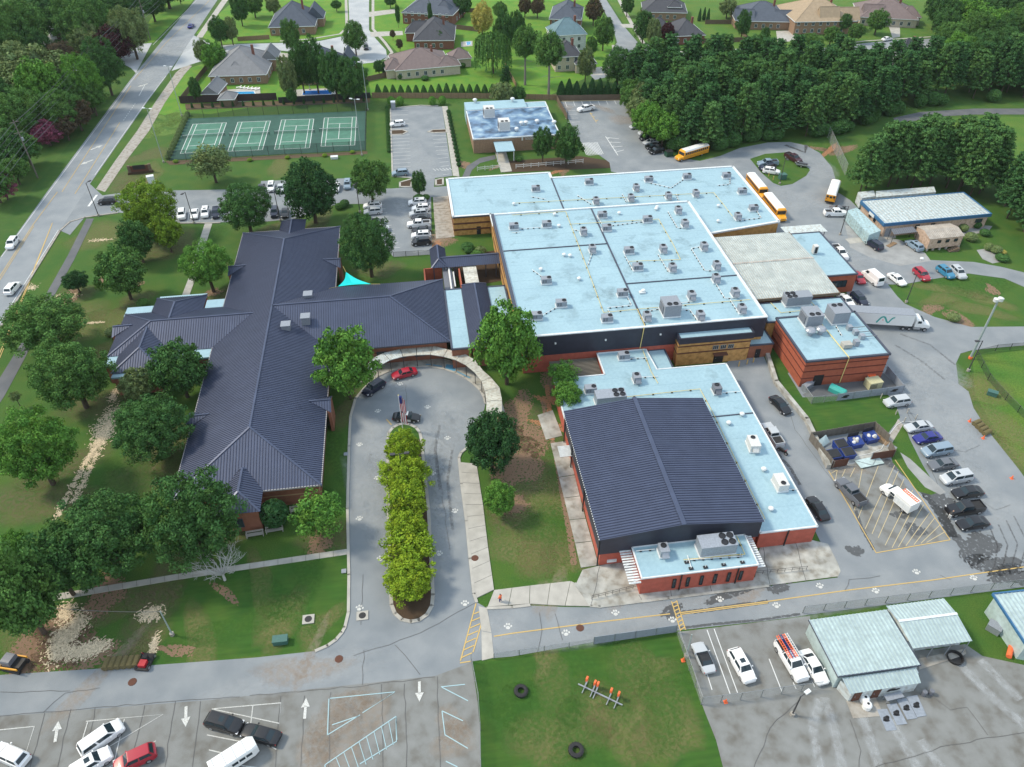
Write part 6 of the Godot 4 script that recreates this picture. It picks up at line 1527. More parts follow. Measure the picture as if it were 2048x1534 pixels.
func pine_crown(seed_n: int,tiers: int,size: float,spread := 1.0) -> ArrayMesh:  # unit tree,height 1,half width 0.26
	rng.seed = seed_n
	var b := MB.new()
	for t in tiers:
		var h := lerpf(0.26,0.97,float(t) / (tiers - 1))
		var r := 0.26 * spread * (0.32 + 0.75 * pow(1.0 - (h - 0.2) / 0.8,0.75)) * rng.randf_range(0.8,1.1)
		var n := int(4 + 6 * (1.0 - h) + 2)
		for k in n:
			var a := TAU * k / n + rng.randf_range(-0.4,0.4) + t
			var d := gh(cos(a),0,sin(a))
			var tn := tone(0.7,1.2)
			for j in 3:
				var f := (j + 1.2) / 3.4
				var ctr := d * r * f + Vector3.UP * (h + f * 0.02 + rng.randf_range(-0.012,0.012))
				for q in 22:
					var e := gh(rng.randfn(),absf(rng.randfn()) * 0.7,rng.randfn()).normalized()
					b.col = tn * rng.randf_range(0.8,1.2)
					leaf(b,ctr + e * rng.randf_range(0.012,0.036),e,size * rng.randf_range(0.7,1.3))
	return b.mesh()

func cone_crown(seed_n: int,n: int,size: float,round_top := 0.0) -> ArrayMesh:  # unit clipped conifer or shrub,height 1,radius 0.3
	rng.seed = seed_n
	var b := MB.new()
	for k in n:
		var h := pow(rng.randf(),1.25)
		var a := rng.randf() * TAU
		var r := lerpf(0.3 * minf(1.0,0.55 + h * 3.0) * pow(1.0 - h,0.62),0.3 * sqrt(maxf(0.0,1.0 - pow(h * 2 - 1,2))),round_top) * rng.randf_range(0.82,1.05)
		var d := gh(cos(a),0.35,sin(a)).normalized()
		b.col = tone(0.65,1.25)
		leaf(b,gh(cos(a) * r,h,sin(a) * r),d,size * rng.randf_range(0.7,1.3))
	return b.mesh()

func willow_crown(seed_n: int) -> ArrayMesh:
	rng.seed = seed_n
	var b := MB.new()
	for k in 260:
		var a := rng.randf() * TAU
		var r := sqrt(rng.randf())
		var top := gh(cos(a) * r,0.55 * sqrt(1.0 - r * r * 0.85),sin(a) * r)
		var drop := rng.randf_range(0.4,1.2) * (0.4 + r * 0.7)
		b.col = tone(0.7,1.2)
		for j in 26: leaf(b,top + gh(rng.randf_range(-0.03,0.03),-drop * j / 26.0,rng.randf_range(-0.03,0.03)) + gh(cos(a),0,sin(a)) * 0.08 * j / 26.0,gh(cos(a),0.2,sin(a)),0.05)
	return b.mesh()

func limb(b: MB,a: Vector3,d: Vector3,l: float,r: float,deep: int) -> void:
	var e := a + d * l
	b.tube(a,e,r,r * 0.62,6 if deep > 1 else 4,false)
	if deep == 0: return
	for k in (3 if deep > 1 else 4):
		var s := (d + gh(rng.randf_range(-0.9,0.9),rng.randf_range(-0.15,0.7),rng.randf_range(-0.9,0.9))).normalized()
		limb(b,a.lerp(e,rng.randf_range(0.6,1.0)),s,l * rng.randf_range(0.55,0.8),r * 0.55,deep - 1)

func make_trunks() -> void:
	for k in 3:
		rng.seed = 500 + k
		var b := MB.new()
		b.tube(Vector3.ZERO,gh(0.02,0.45,0.01),0.045,0.034,8,false)
		for j in 5:
			var a := TAU * j / 5 + rng.randf()
			limb(b,gh(0.02,0.3 + 0.04 * j,0.01),gh(cos(a) * 0.7,0.9,sin(a) * 0.7).normalized(),0.26,0.02,1)
		trunks["broad%d" % k] = b.mesh()
		b = MB.new()
		b.tube(Vector3.ZERO,gh(0.0,0.96,0.0),0.014,0.004,7,false)
		for j in 14:
			var a := 2.4 * j
			var h := 0.3 + 0.045 * j
			b.tube(gh(0,h,0),gh(cos(a) * 0.2 * (1.1 - h),h + 0.02,sin(a) * 0.2 * (1.1 - h)),0.004,0.001,4,false)
		trunks["pine%d" % k] = b.mesh()
	var s := MB.new()
	s.tube(Vector3.ZERO,gh(0,0.5,0),0.03,0.015,6,false)
	trunks["stub"] = s.mesh()

func make_plants() -> void:
	leaf_mat("leaf_green",lin(0.11,0.23,0.06))
	leaf_mat("leaf_deep",lin(0.075,0.175,0.052))
	leaf_mat("leaf_dark",lin(0.046,0.12,0.042))
	leaf_mat("leaf_lime",lin(0.20,0.32,0.04))
	leaf_mat("leaf_myrtle",lin(0.25,0.37,0.03))
	leaf_mat("leaf_bright",lin(0.135,0.30,0.055))
	leaf_mat("leaf_olive",lin(0.20,0.27,0.11))
	leaf_mat("leaf_blue",lin(0.070,0.135,0.080))
	leaf_mat("leaf_gold",lin(0.52,0.46,0.13))
	leaf_mat("leaf_purple",lin(0.085,0.032,0.040))
	leaf_mat("leaf_pink",lin(0.34,0.10,0.17))
	leaf_mat("leaf_brown",lin(0.13,0.10,0.065))
	leaf_mat("needle",lin(0.066,0.165,0.058))
	leaf_mat("needle_light",lin(0.10,0.215,0.068))
	for k in 6: crowns["broad%d" % k] = broad_crown(100 + k * 7,110,82,0.043)
	for k in 2: crowns["tall%d" % k] = broad_crown(160 + k * 7,95,76,0.047,1.0)
	for k in 4: crowns["big%d" % k] = broad_crown(300 + k * 11,190,100,0.027)
	crowns["open0"] = broad_crown(191,46,60,0.06)
	crowns["fine0"] = broad_crown(201,140,80,0.038)
	for k in 4: crowns["pine%d" % k] = pine_crown(230 + k * 3,15,0.016,1.0 + 0.12 * (k % 2))
	crowns["loose"] = pine_crown(260,9,0.024,1.1)
	crowns["cone"] = cone_crown(270,2600,0.035)
	crowns["ball"] = cone_crown(280,1500,0.05,1.0)
	crowns["willow"] = willow_crown(290)
	make_trunks()

func tree(d: Array,kind: String,leafm: String,label: String,group := "",called := "tree") -> void:  # d: x,z,crown radius,crown half height,crown middle height
	var t := thing(called,label,"tree",gh(d[0],0,d[1]),0.0,group)
	var tk := "broad%d" % (absi(int(d[0] * 7)) % 3)
	var total: float = d[4] + d[3]
	var o := obj("trunk",trunks[tk],M.bark,t)
	o.scale = gh(d[2] * 1.6,total * 0.85,d[2] * 1.6)
	o.rotation.y = d[0] * 1.7
	if d[2] > 5.2 and kind.begins_with("broad"): kind = "big%d" % (int(kind) % 4)
	o = obj("crown",crowns[kind],M[leafm],t,gh(0,d[4],0))
	o.scale = gh(d[2],d[3],d[2]) * 1.02
	o.rotation.y = fmod(absf(d[0] * 3.7 + d[1] * 2.3),TAU)

func pine(x: float,z: float,h: float,w: float,k: int,leafm: String,label: String,group: String,called := "pine_tree") -> void:
	var t := thing(called,label,"tree",gh(x,0,z),0.0,group)
	var o := obj("trunk",trunks["pine%d" % (k % 3)],M.bark,t)
	o.scale = gh(h,h,h)
	o = obj("crown",crowns["pine%d" % (k % 4)],M[leafm],t)
	o.scale = gh(w,h,w)
	o.rotation.y = k * 1.3

func shrub(p: Vector3,h: float,r: float,kind: String,leafm: String,called: String,label: String,category: String,group: String) -> void:
	var t := thing(called,label,category,p,0.0,group)
	var o := obj("stem",trunks["stub"],M.bark,t)
	o.scale = gh(h * 0.6,h,h * 0.6)
	o = obj("foliage",crowns[kind],M[leafm],t)
	o.scale = gh(r / 0.3,h,r / 0.3)
	o.rotation.y = p.x * 2.1

func scatter(poly: Array,n: int,gap: float) -> Array:  # evenly spaced random points inside a polygon
	var p2 := PackedVector2Array()
	var lo := Vector2(INF,INF)
	var hi := -lo
	for p in poly:
		p2.append(Vector2(p.x,p.z))
		lo = lo.min(p2[-1]); hi = hi.max(p2[-1])
	var out := []
	for i in n * 40:
		if out.size() >= n: break
		var q := Vector2(rng.randf_range(lo.x,hi.x),rng.randf_range(lo.y,hi.y))
		if Geometry2D.is_point_in_polygon(q,p2) and out.all(func(e): return e.distance_to(q) > gap): out.append(q)
	return out

func build_plants() -> void:
	make_plants()
	rng.seed = 77
	# trees on the school lawns
	tree([-63.28,-175.11,6.61,6.61,7.81],"broad0","leaf_lime","large lime-green tree where the drive meets the road")
	tree([-58.22,-167.03,3.57,4.28,5.48],"tall0","leaf_lime","smaller lime-green tree beside the large lime-green one")
	tree([-63.78,-163.31,4.07,5.04,5.54],"tall1","leaf_deep","dark bluish tree between lime-green tree and round green tree")
	tree([-62.88,-147.71,5.14,5.54,6.74],"broad1","leaf_green","rounded mid-green tree on the mown west lawn")
	tree([-45.68,-148.27,5.32,4.75,6.75],"broad2","leaf_bright","round light-green tree beside the walk to the west wing")
	tree([-74.71,-152.17,2.81,2.09,2.89],"broad3","leaf_dark","small dark tree close to the footpath with straw beside it")
	tree([-73,-130.59,7.91,5.21,6.41],"broad4","leaf_green","wide green tree overhanging the footpath by the road")
	tree([-62.44,-112.45,6.62,6.37,7.57],"broad5","leaf_green","big green tree between the footpath and the west wing")
	tree([-44.88,-112.9,4.98,5.37,6.57],"broad1","leaf_deep","dense dark tree in the corner beside the west wing")
	tree([-52.33,-113.05,3.23,3.23,3.83],"tall0","leaf_olive","low yellowish tree next to the dense corner tree")
	tree([-45.87,-97.42,6.17,5.35,6.55],"broad2","leaf_deep","broad dark tree west of the long seam roof")
	tree([-62.46,-93.68,6.14,6.56,7.76],"broad3","leaf_bright","big bright-green tree west of the straw strip")
	tree([-34.84,-74.63,6.79,7.68,8.88],"broad0","leaf_deep","largest dense tree at the south-west corner of the school")
	tree([-47.37,-74.36,6.93,6.25,7.45],"broad4","leaf_deep","huge spreading tree beside the largest corner tree")
	tree([-52.9,-71.19,4.39,5.62,6.82],"broad1","leaf_deep","deep green tree in the clump by the cleared soil")
	tree([-54.96,-65.32,4.78,7.58,8.78],"broad5","leaf_green","tall tree over the skid steer loader")
	tree([-61.02,-77.05,2.12,2.12,5.12],"tall1","leaf_bright","small bright tree at the west end of the front walk")
	tree([-18.59,-77.14,3.69,3.53,4.33],"open0","leaf_bright","loose bright-green tree on the mulch by the turning loop")
	shrub(gp(-25.76,-80.42),4.6,2.0,"ball","leaf_dark","holly_bush","clipped dark holly bush against the brick corner","bush","")
	tree([-15.22,-108.44,5.5,6.85,8.05],"tall0","leaf_bright","upright bright-green tree hiding part of the bus canopy")
	tree([13.56,-108.4,5.81,8.14,9.34],"tall1","leaf_bright","tall green tree in front of the main block's west corner")
	tree([8.32,-86.96,4.62,5.8,6.4],"fine0","leaf_dark","dense dark magnolia on the bare soil by the loop")
	tree([8.46,-77.42,2.59,2.93,3.53],"fine0","leaf_bright","small round green tree by the loop sidewalk")
	tree([-11.53,-149.63,5.87,6.85,8.05],"broad3","leaf_deep","dense round tree beside the turquoise shade sail")
	tree([-11.35,-185.19,5.08,5.38,6.58],"broad4","leaf_green","green tree between the drive and the tennis lawn")
	tree([0.78,-186.89,1.95,3.61,4.01],"tall1","leaf_deep","narrow young tree on the island at the north lot")
	tree([-25.48,-176.84,6.9,7.64,8.44],"fine0","leaf_dark","large dark oval tree south of the tennis courts")
	tree([-40.66,-173.11,6.3,5.86,7.06],"broad5","leaf_deep","wide dark tree over the parking row on the drive")
	tree([-53.68,-203.83,5.35,4.24,5.74],"open0","leaf_olive","twisted dark tree in front of the tennis fence")
	tree([36.34,-203.91,2.94,4.53,5.73],"tall0","leaf_deep","slimmer of two trees before the brick office")
	tree([42.35,-199.87,4,5.27,6.47],"broad0","leaf_deep","fuller of two trees before the brick office")
	tree([23.28,-104.47,2.79,1.99,4.49],"open0","leaf_bright","flowering small tree behind the slatted yard roof")
	tree([23.05,-99.34,2.72,2.41,3.91],"tall1","leaf_bright","flowering small tree against the gymnasium's corner")
	for e in [[-5.73,-89.96,3.34,3.18,3.58],[-5.76,-85.09,4.28,2.65,3.05],[-5.75,-78.83,3.26,3.09,3.49],[-5.72,-73.97,3.39,2.61,3.01],[-5.72,-70.31,3.82,2.37,2.77],[-5.81,-65.29,3.75,2.38,2.78]]: tree(e,["open0","fine0"][int(absf(e[1])) % 2],"leaf_myrtle","yellow-green crape myrtle in the row on the loop island","crape myrtles on the loop island","crape_myrtle")
	# bare grey tree
	rng.seed = 41
	var dd := gp(-32.13,-70.78)
	var t := thing("dead_tree","leafless grey dead tree by the front walk","tree",dd)
	var b := MB.new()
	b.tube(Vector3.ZERO,gh(0,1.6,0),0.22,0.17,8,false)
	obj("trunk",b,M.dead_wood,t)
	b = MB.new()
	for k in 11:
		var a := TAU * k / 11
		limb(b,gh(0,1.2,0),gh(cos(a) * 0.75,1.0,sin(a) * 0.75).normalized(),2.7,0.1,3)
	obj("branches",b,M.dead_wood,t)
	t = thing("sapling","thin bare-branched sapling beside the footpath","tree",gp(-74.21,-114.06))
	b = MB.new()
	limb(b,Vector3.ZERO,gh(0,1,0),1.8,0.08,3)
	obj("trunk",b,M.bark,t)
	var o := obj("crown",crowns["open0"],M.leaf_olive,t,gh(0,2.6,0))
	o.scale = Vector3.ONE * 1.0
	# trees of the west neighbourhood
	var kinds := ["broad0","broad1","broad2","broad3","broad4","broad5","tall0","tall1"]
	var west := [[[-139.28,-316.7,11.79,10.83,12.03],0],[[-137.37,-348.88,13.87,9.15,10.35],1],[[-117.04,-321.77,10.66,10.66,11.86],0],[[-113.28,-353.51,12.66,7.85,9.05],1],[[-99.88,-316.83,7.21,8.87,10.07],2],[[-127.02,-275.14,8.92,9.36,10.56],2],[[-118.32,-271.17,11.28,8.65,9.85],2],[[-111.22,-256.19,7.7,8.95,10.15],3],[[-113.12,-240.2,8.07,7.26,8.46],0],[[-104.68,-244.24,7.11,6.2,7.4],0],[[-101.3,-262.18,6.31,8.44,9.64],3],[[-99.39,-278.12,6.64,8.41,9.61],1],[[-100.51,-246.99,4.72,4.04,5.24],4],[[-107.58,-222.77,4.2,3.88,5.08],0],[[-109.06,-218.05,6.15,5.38,6.58],1],[[-106.47,-210.2,4.02,3.25,4.45],0],[[-113.69,-312.76,6.86,6.57,7.77],2],[[-121.39,-303.76,5.54,4.87,6.07],4],[[-99.43,-259.39,4.74,5.09,6.29],0],[[-102.18,-239.82,3.87,3.2,4.4],4],[[-104.3,-368.62,6.34,6.34,7.54],1],[[-123.69,-248.46,8.96,8.96,10.16],1],[[-107.68,-199.59,5.11,5.11,6.31],0],[[-102.27,-389.12,9.97,6.46,7.66],1],[[-132.21,-307.47,7.15,7.15,8.35],1],[[-104.47,-257.49,5.47,6.32,7.52],0],[[-142.65,-300.27,10.35,12.16,13.36],0]]
	var wm := ["leaf_green","leaf_deep","leaf_olive","leaf_bright","leaf_brown"]
	var wl := ["mid-green shade tree in the wooded yards across the road","dark shade tree in the wooded yards across the road","greyish olive tree in the wooded yards across the road","bright yellow-green tree in the wooded yards across the road","brownish shrubby tree in the hedge across the road"]
	for i in west.size(): tree(west[i][0],kinds[i % 8],wm[west[i][1]],wl[west[i][1]],"trees across the road")
	for e in [[[-106.39,-236.35,4.56,3.39,3.89],"leaf_pink"],[[-106.3,-201.07,3.37,3.37,3.87],"leaf_pink"],[[-105.35,-313.15,7.36,5.98,6.78],"leaf_purple"]]: tree(e[0],"fine0",e[1],"pink flowering crape myrtle in the roadside hedge" if e[1] == "leaf_pink" else "dark purple-leaved tree by the side street corner","crape myrtles in the roadside hedge" if e[1] == "leaf_pink" else "")
	# suburb trees
	tree([31.24,-281.35,6.35,8.63,8.93],"willow","leaf_green","weeping willow behind the mauve-roofed house")
	tree([32.02,-324.23,4.57,6.04,7.24],"fine0","leaf_gold","pale golden tree beside the willow")
	tree([103.38,-307.73,2.94,3.15,4.35],"fine0","leaf_purple","dark red-leaved tree before the corner brick house")
	var sub := [[[-70.41,-327.78,3.88,5.11,5.91],1],[[-66.43,-329.78,3.13,4.77,5.57],2],[[-72.63,-303.93,3.1,4.46,5.26],2],[[-67.28,-296.57,4.65,5.03,5.83],3],[[-41.9,-313.83,3.77,5.97,6.77],0],[[-17.95,-309.17,4.32,5.92,6.72],0],[[-37.12,-308.53,2.63,2.63,3.43],1],[[-34.7,-270.43,3.84,7.76,8.56],1],[[-29.92,-269.64,4.33,8.6,9.4],1],[[-38.41,-263.95,3.28,6.79,7.59],2],[[-23.09,-260.55,4.72,7.97,8.77],1],[[-17.59,-256.99,5.49,7.6,8.4],1],[[-9.3,-284.48,1.96,2.34,3.14],1],[[-3.73,-326.6,1.2,1.62,2.42],4],[[-1.27,-311.8,1.34,1.96,2.76],4],[[14.96,-315.88,2.73,2.52,3.32],1],[[37,-294.31,3.85,8.49,9.29],1],[[43.64,-305.84,3.42,6.83,7.63],1],[[79.96,-335.33,3.74,4.84,5.64],4],[[76.25,-301.35,4,6.02,6.82],0],[[97.18,-346.3,3.01,3.46,4.26],1],[[93.27,-306.45,3.88,6.13,6.93],1],[[95.83,-301.06,2.88,5.31,6.11],2],[[71.92,-261,6.11,6.3,7.1],1],[[62,-267.06,2.93,5.53,6.33],2],[[70.06,-293.59,2.24,3.45,4.25],0],[[133.7,-306.61,2.96,5.23,6.03],1],[[165.09,-294.2,3.49,3.28,4.08],0],[[176.64,-297.08,3.33,3.12,3.92],0],[[189.91,-305.64,4.41,4.41,5.21],0],[[177.62,-308.95,2.83,3.46,4.26],1],[[-66.19,-355.94,3.74,5.92,6.72],1],[[-62.33,-368.38,4.3,4.3,5.1],0],[[-54.38,-369.66,3.25,3.7,4.5],2],[[-27.66,-372.87,2.43,1.96,2.76],1],[[-3.96,-375.1,2.68,2.2,3],1],[[-1.11,-343.61,1.03,4.26,5.06],1],[[53.46,-351.93,3.01,3.69,4.49],4],[[58.53,-349.64,3.21,3.66,4.46],4],[[138.71,-337.05,3.84,3.61,4.41],2],[[42.29,-349.16,3.19,3.19,3.99],0],[[26.84,-355.08,4.29,4.29,5.09],1],[[139.98,-299.02,1.95,2.98,3.78],1],[[94.51,-281.01,3.65,3.25,4.05],1],[[162.46,-317.62,2.05,3.13,3.93],1],[[35.63,-248.34,2.6,2.78,3.58],1],[[30.79,-248.89,4.22,3.48,4.28],2],[[129.71,-279.17,5.14,4.54,5.34],1],[[150.01,-281.1,5.21,4,4.8],0],[[-68.98,-266.46,1.97,3.74,4.54],1],[[-37.51,-258.86,1.79,2.51,3.31],1],[[12.06,-337.67,1.02,5.26,6.06],1]]
	var sl := ["mid-green garden tree among the suburban houses","dark green garden tree among the suburban houses","greyish olive garden tree among the suburban houses","yellowish-green garden tree among the suburban houses","reddish-brown garden tree among the suburban houses"]
	for i in sub.size(): tree(sub[i][0],kinds[(i * 3) % 8],wm[sub[i][1]],sl[sub[i][1]],"garden trees among the houses")
	# narrow evergreens and clipped shrubs
	for k in 17: shrub(gp(-9.73,-264.27).lerp(gp(31.16,-260.24),k / 16.0),3.6 + rng.randf_range(-0.3,0.5),1.35,"cone","leaf_deep","arborvitae","clipped cone evergreen in the row behind the north lot fence","evergreen","evergreens behind the north lot fence")
	for k in 9: shrub(gp(51.3,-255.38).lerp(gp(71.87,-253.34),k / 8.0),5.6 + rng.randf_range(-1.2,1.0),1.7,"cone","leaf_dark","arborvitae","tall dark cone evergreen along the north-east lot fence","evergreen","evergreens along the north-east lot fence")
	for p in [gp(-20.77,-303.13),gp(-21.51,-303.24),gp(-7.36,-284.25),gp(126.01,-335.22),gp(128.4,-336.4),gp(129.59,-334.69)]: shrub(p,5.0,0.9,"cone","leaf_dark","cypress","slim dark cypress in a suburban garden","evergreen","cypresses in the gardens")
	for k in 14: shrub(gp(-7.02,-251.85).lerp(gp(-6.83,-217.45),k / 13.0),1.1,0.62,"ball","leaf_deep","box_shrub","round clipped shrub in the row west of the north lot","shrub","clipped shrubs west of the north lot")
	for k in 15: shrub(gp(12.59,-245.47).lerp(gp(12.62,-204.96),k / 14.0),1.1,0.68,"ball","leaf_dark","box_shrub","round clipped shrub in the row east of the north lot","shrub","clipped shrubs east of the north lot")
	for p in [gp(-5.5,-255.24),gp(-2.56,-254.81),gp(7.88,-253.29),gp(11.18,-253.27)]: shrub(p,2.8,1.2,"ball","leaf_bright","garden_shrub","round light-green bush at the head of the north lot","shrub","bushes at the head of the north lot")
	for k in 18: shrub(gp(-70.18,-261.93).lerp(gp(-14.53,-259.78),k / 17.0),1.9,0.5,"cone","leaf_dark","young_cypress","young dark cypress in the row behind the tennis courts","evergreen","young cypresses behind the tennis courts")
	for k in 14: shrub(gp(-70.34,-254.91).lerp(gp(-69.93,-221.61),k / 13.0),1.5,0.8,"ball","leaf_olive","hedge_shrub","grey-green shrub in the hedge west of the tennis courts","shrub","hedge west of the tennis courts")
	for p in [gp(-46.34,-216.84),gp(-35.84,-217.05),gp(-25.21,-216.91),gp(-17.38,-218.26),gp(-67.17,-218.81),gp(-55.85,-215.48)]: shrub(p,0.8,0.7,"ball","leaf_lime","bed_shrub","small yellowish shrub in the bed before the tennis fence","shrub","shrubs before the tennis fence")
	for p in [gp(-19.29,-184.23),gp(-18.55,-184.96),gp(-20.03,-183.5),gp(1.41,-184.93),gp(0.51,-185.06),gp(2.38,-185.94),gp(0.41,-192.11),gp(11.94,-154.68),gp(10.88,-157.11),gp(13.04,-155.2),gp(13.71,-156.02),gp(29.86,-205.87),gp(-63.64,-135.13),gp(-59.37,-120.56),gp(-59.6,-144.69),gp(73.18,-329.69),gp(108.31,-311.91),gp(110.47,-308.9),gp(117.21,-310.59),gp(165.93,-323.24),gp(155.34,-318.94),gp(4.8,-284.64),gp(3.29,-282.69),gp(10.77,-288.17),gp(16.51,-291.85),gp(20.93,-289.49),gp(6.63,-277.95),gp(-2.11,-280.28),gp(124.46,-146.87),gp(128.31,-150),gp(131.14,-150.35),gp(130.36,-146.03),gp(126.05,-144.25),gp(131.66,-141.1),gp(132.7,-139.8),gp(135.12,-147.79),gp(135.42,-151.5),gp(132.11,-136.48),gp(107.4,-115.92),gp(10.8,-158.76)]: shrub(p,rng.randf_range(1.2,2.0),rng.randf_range(0.9,1.5),"ball",["leaf_deep","leaf_green","leaf_olive"][rng.randi() % 3],"garden_shrub","rounded garden bush beside a building or bed","shrub","bushes beside the buildings")
	shrub(gp(134,-138.92),1.0,0.7,"ball","leaf_gold","garden_shrub","bright yellow bush beside the gravel pad","shrub","")
	# the pine wood behind the bus lot,the grove by the cream classroom,and the wood to the north-east
	rng.seed = 303
	var n := 0
	for q in scatter([gp(73.03,-248.43),gp(73.41,-224.08),gp(75.41,-207.03),gp(85.55,-203.42),gp(99.96,-209.37),gp(115.93,-210.09),gp(133.3,-213.02),gp(150.01,-222.93),gp(162.48,-233.09),gp(195.88,-232.41),gp(220.5,-228.82),gp(232.65,-244.88),gp(195.1,-245.23),gp(167.97,-246.17),gp(143.88,-252.71),gp(110.32,-259.66),gp(87.89,-262.94),gp(76.1,-257.6)],165,5.2):
		n += 1
		pine(q.x,q.y,rng.randf_range(12.5,17.5),rng.randf_range(14,18),n,"needle" if n % 3 else "needle_light","tall pine in the dense wood behind the bus lot","pines in the wood behind the bus lot")
	for q in scatter([gp(112.17,-171.09),gp(121.12,-178.46),gp(132.36,-181.87),gp(149.94,-178.07),gp(149.8,-167.74),gp(144.55,-164.45),gp(139.43,-172.79),gp(123.01,-173.94)],34,3.0):
		n += 1
		pine(q.x,q.y,rng.randf_range(14.5,18),rng.randf_range(15,19),n,"needle_light","tall pine in the grove behind the cream classroom","pines in the grove behind the cream classroom")
	for q in scatter([gp(148.35,-164.48),gp(141.32,-146.91),gp(141.5,-139.7),gp(148.79,-134.11),gp(169.49,-161.45),gp(159.08,-168.78)],14,4.5):
		n += 1
		pine(q.x,q.y,rng.randf_range(12,16),rng.randf_range(15,19),n,"needle","pine at the edge of the sports field","pines at the edge of the sports field")
	for q in scatter([gp(206.51,-289.43),gp(189.46,-251.2),gp(193.86,-240.41),gp(234.13,-234.53),gp(306,-325.86),gp(272.23,-339.33),gp(241,-335.58),gp(223.69,-322.21)],52,8.0):
		n += 1
		var h := rng.randf_range(5.0,7.0)
		tree([q.x,q.y,rng.randf_range(5.0,6.8),h,h + 1.5],kinds[n % 8],["leaf_deep","leaf_green","leaf_bright","leaf_deep"][n % 4],"broadleaf tree in the wood beyond the houses","broadleaf trees beyond the houses")
	for q in scatter([gp(74.06,-241.41),gp(72.77,-221.78),gp(74.69,-207.14),gp(69.69,-210.77),gp(69.55,-228.71),gp(71.01,-243.2)],12,4.0):
		n += 1
		var h := rng.randf_range(3.6,5.4)
		tree([q.x,q.y,rng.randf_range(3.4,4.8),h,h + 0.8],kinds[n % 8],["leaf_green","leaf_olive","leaf_bright"][n % 3],"leafy tree at the edge of the pine wood by the parked cars","leafy trees at the edge of the pine wood")
	for k in 30:
		n += 1
		var p: Vector3 = [gp(74.99,-205.66),gp(85.09,-202.08),gp(99.41,-207.96),gp(115.14,-208.3),gp(132.21,-210.82),gp(150.73,-221.12),gp(168.39,-228.14),gp(201.41,-227.88)][k % 8].lerp([gp(85.09,-202.08),gp(99.41,-207.96),gp(115.14,-208.3),gp(132.21,-210.82),gp(150.73,-221.12),gp(168.39,-228.14),gp(201.41,-227.88),gp(217.96,-225.47)][k % 8],rng.randf())
		shrub(p + gh(0,0,-2),rng.randf_range(2.5,4.5),rng.randf_range(1.6,2.6),"ball","leaf_deep","wood_edge_bush","leafy bush at the foot of the pine wood","bush","bushes at the foot of the pine wood")
	# two tall bare-trunked pines in the lawn
	for e in [[gp(40.87,-267.77),19.0,13.0],[gp(47.13,-255.99),20.0,15.0],[gp(34,-266.24),7.0,8.0]]:
		n += 1
		t = thing("lone_pine","tall lone pine with bare trunk in the suburban lawn" if e[1] > 10 else "young conifer in the suburban lawn","tree",e[0],0.0,"lone pines in the lawn" if e[1] > 10 else "")
		o = obj("trunk",trunks["pine0"],M.bark_grey,t)
		o.scale = gh(e[1] * 1.7,e[1],e[1] * 1.7)
		if e[1] > 10:
			o = obj("crown",crowns["tall%d" % (n % 2)],M.leaf_green,t,gh(0,e[1] * 0.72,0))
			o.scale = gh(e[2] * 0.34,e[1] * 0.32,e[2] * 0.34)
		else:
			o = obj("crown",crowns["loose"],M.leaf_dark,t)
			o.scale = gh(e[2],e[1],e[2])

var CM := {}

func paint(key: String) -> Material:
	var tints := {"white": [0.80,0.81,0.82],"silver": [0.46,0.49,0.52],"black": [0.006,0.006,0.009],"navy": [0.007,0.011,0.034],"grey": [0.12,0.13,0.15],"red": [0.36,0.012,0.03],"blue": [0.015,0.018,0.20],"sky": [0.03,0.20,0.34],"steel": [0.22,0.30,0.38],"maroon": [0.05,0.012,0.022]}
	if not M.has("car_" + key):
		var m := mat("car_" + key,lin(tints[key][0],tints[key][1],tints[key][2]),0.32)
		m.clearcoat_enabled = true
		m.clearcoat = 0.45
		m.clearcoat_roughness = 0.08
	return M["car_" + key]

func loft(secs: Array) -> MB:  # body sections along x: [x,half width,bottom,shoulder,top,top half width]
	var b := MB.new()
	var rings := []
	for s in secs:
		var r := []
		for k in [[-0.88,s[2]],[-1.0,s[2] + 0.12],[-1.0,s[3]],[-s[5] / s[1],s[4]],[-s[5] / s[1] * 0.5,s[4] + 0.025],[s[5] / s[1] * 0.5,s[4] + 0.025],[s[5] / s[1],s[4]],[1.0,s[3]],[1.0,s[2] + 0.12],[0.88,s[2]]]: r.append(gh(s[0],k[1],k[0] * s[1]))
		rings.append(r)
	for i in rings.size() - 1:
		for k in 10:
			var j := (k + 1) % 10
			b.q(rings[i][k],rings[i][j],rings[i + 1][j],rings[i + 1][k])
	for e in [0,rings.size() - 1]:
		var c := Vector3.ZERO
		for p in rings[e]: c += p / 10.0
		for k in 10:
			if e == 0: b.t(c,rings[e][(k + 1) % 10],rings[e][k])
			else: b.t(c,rings[e][k],rings[e][(k + 1) % 10])
	return b

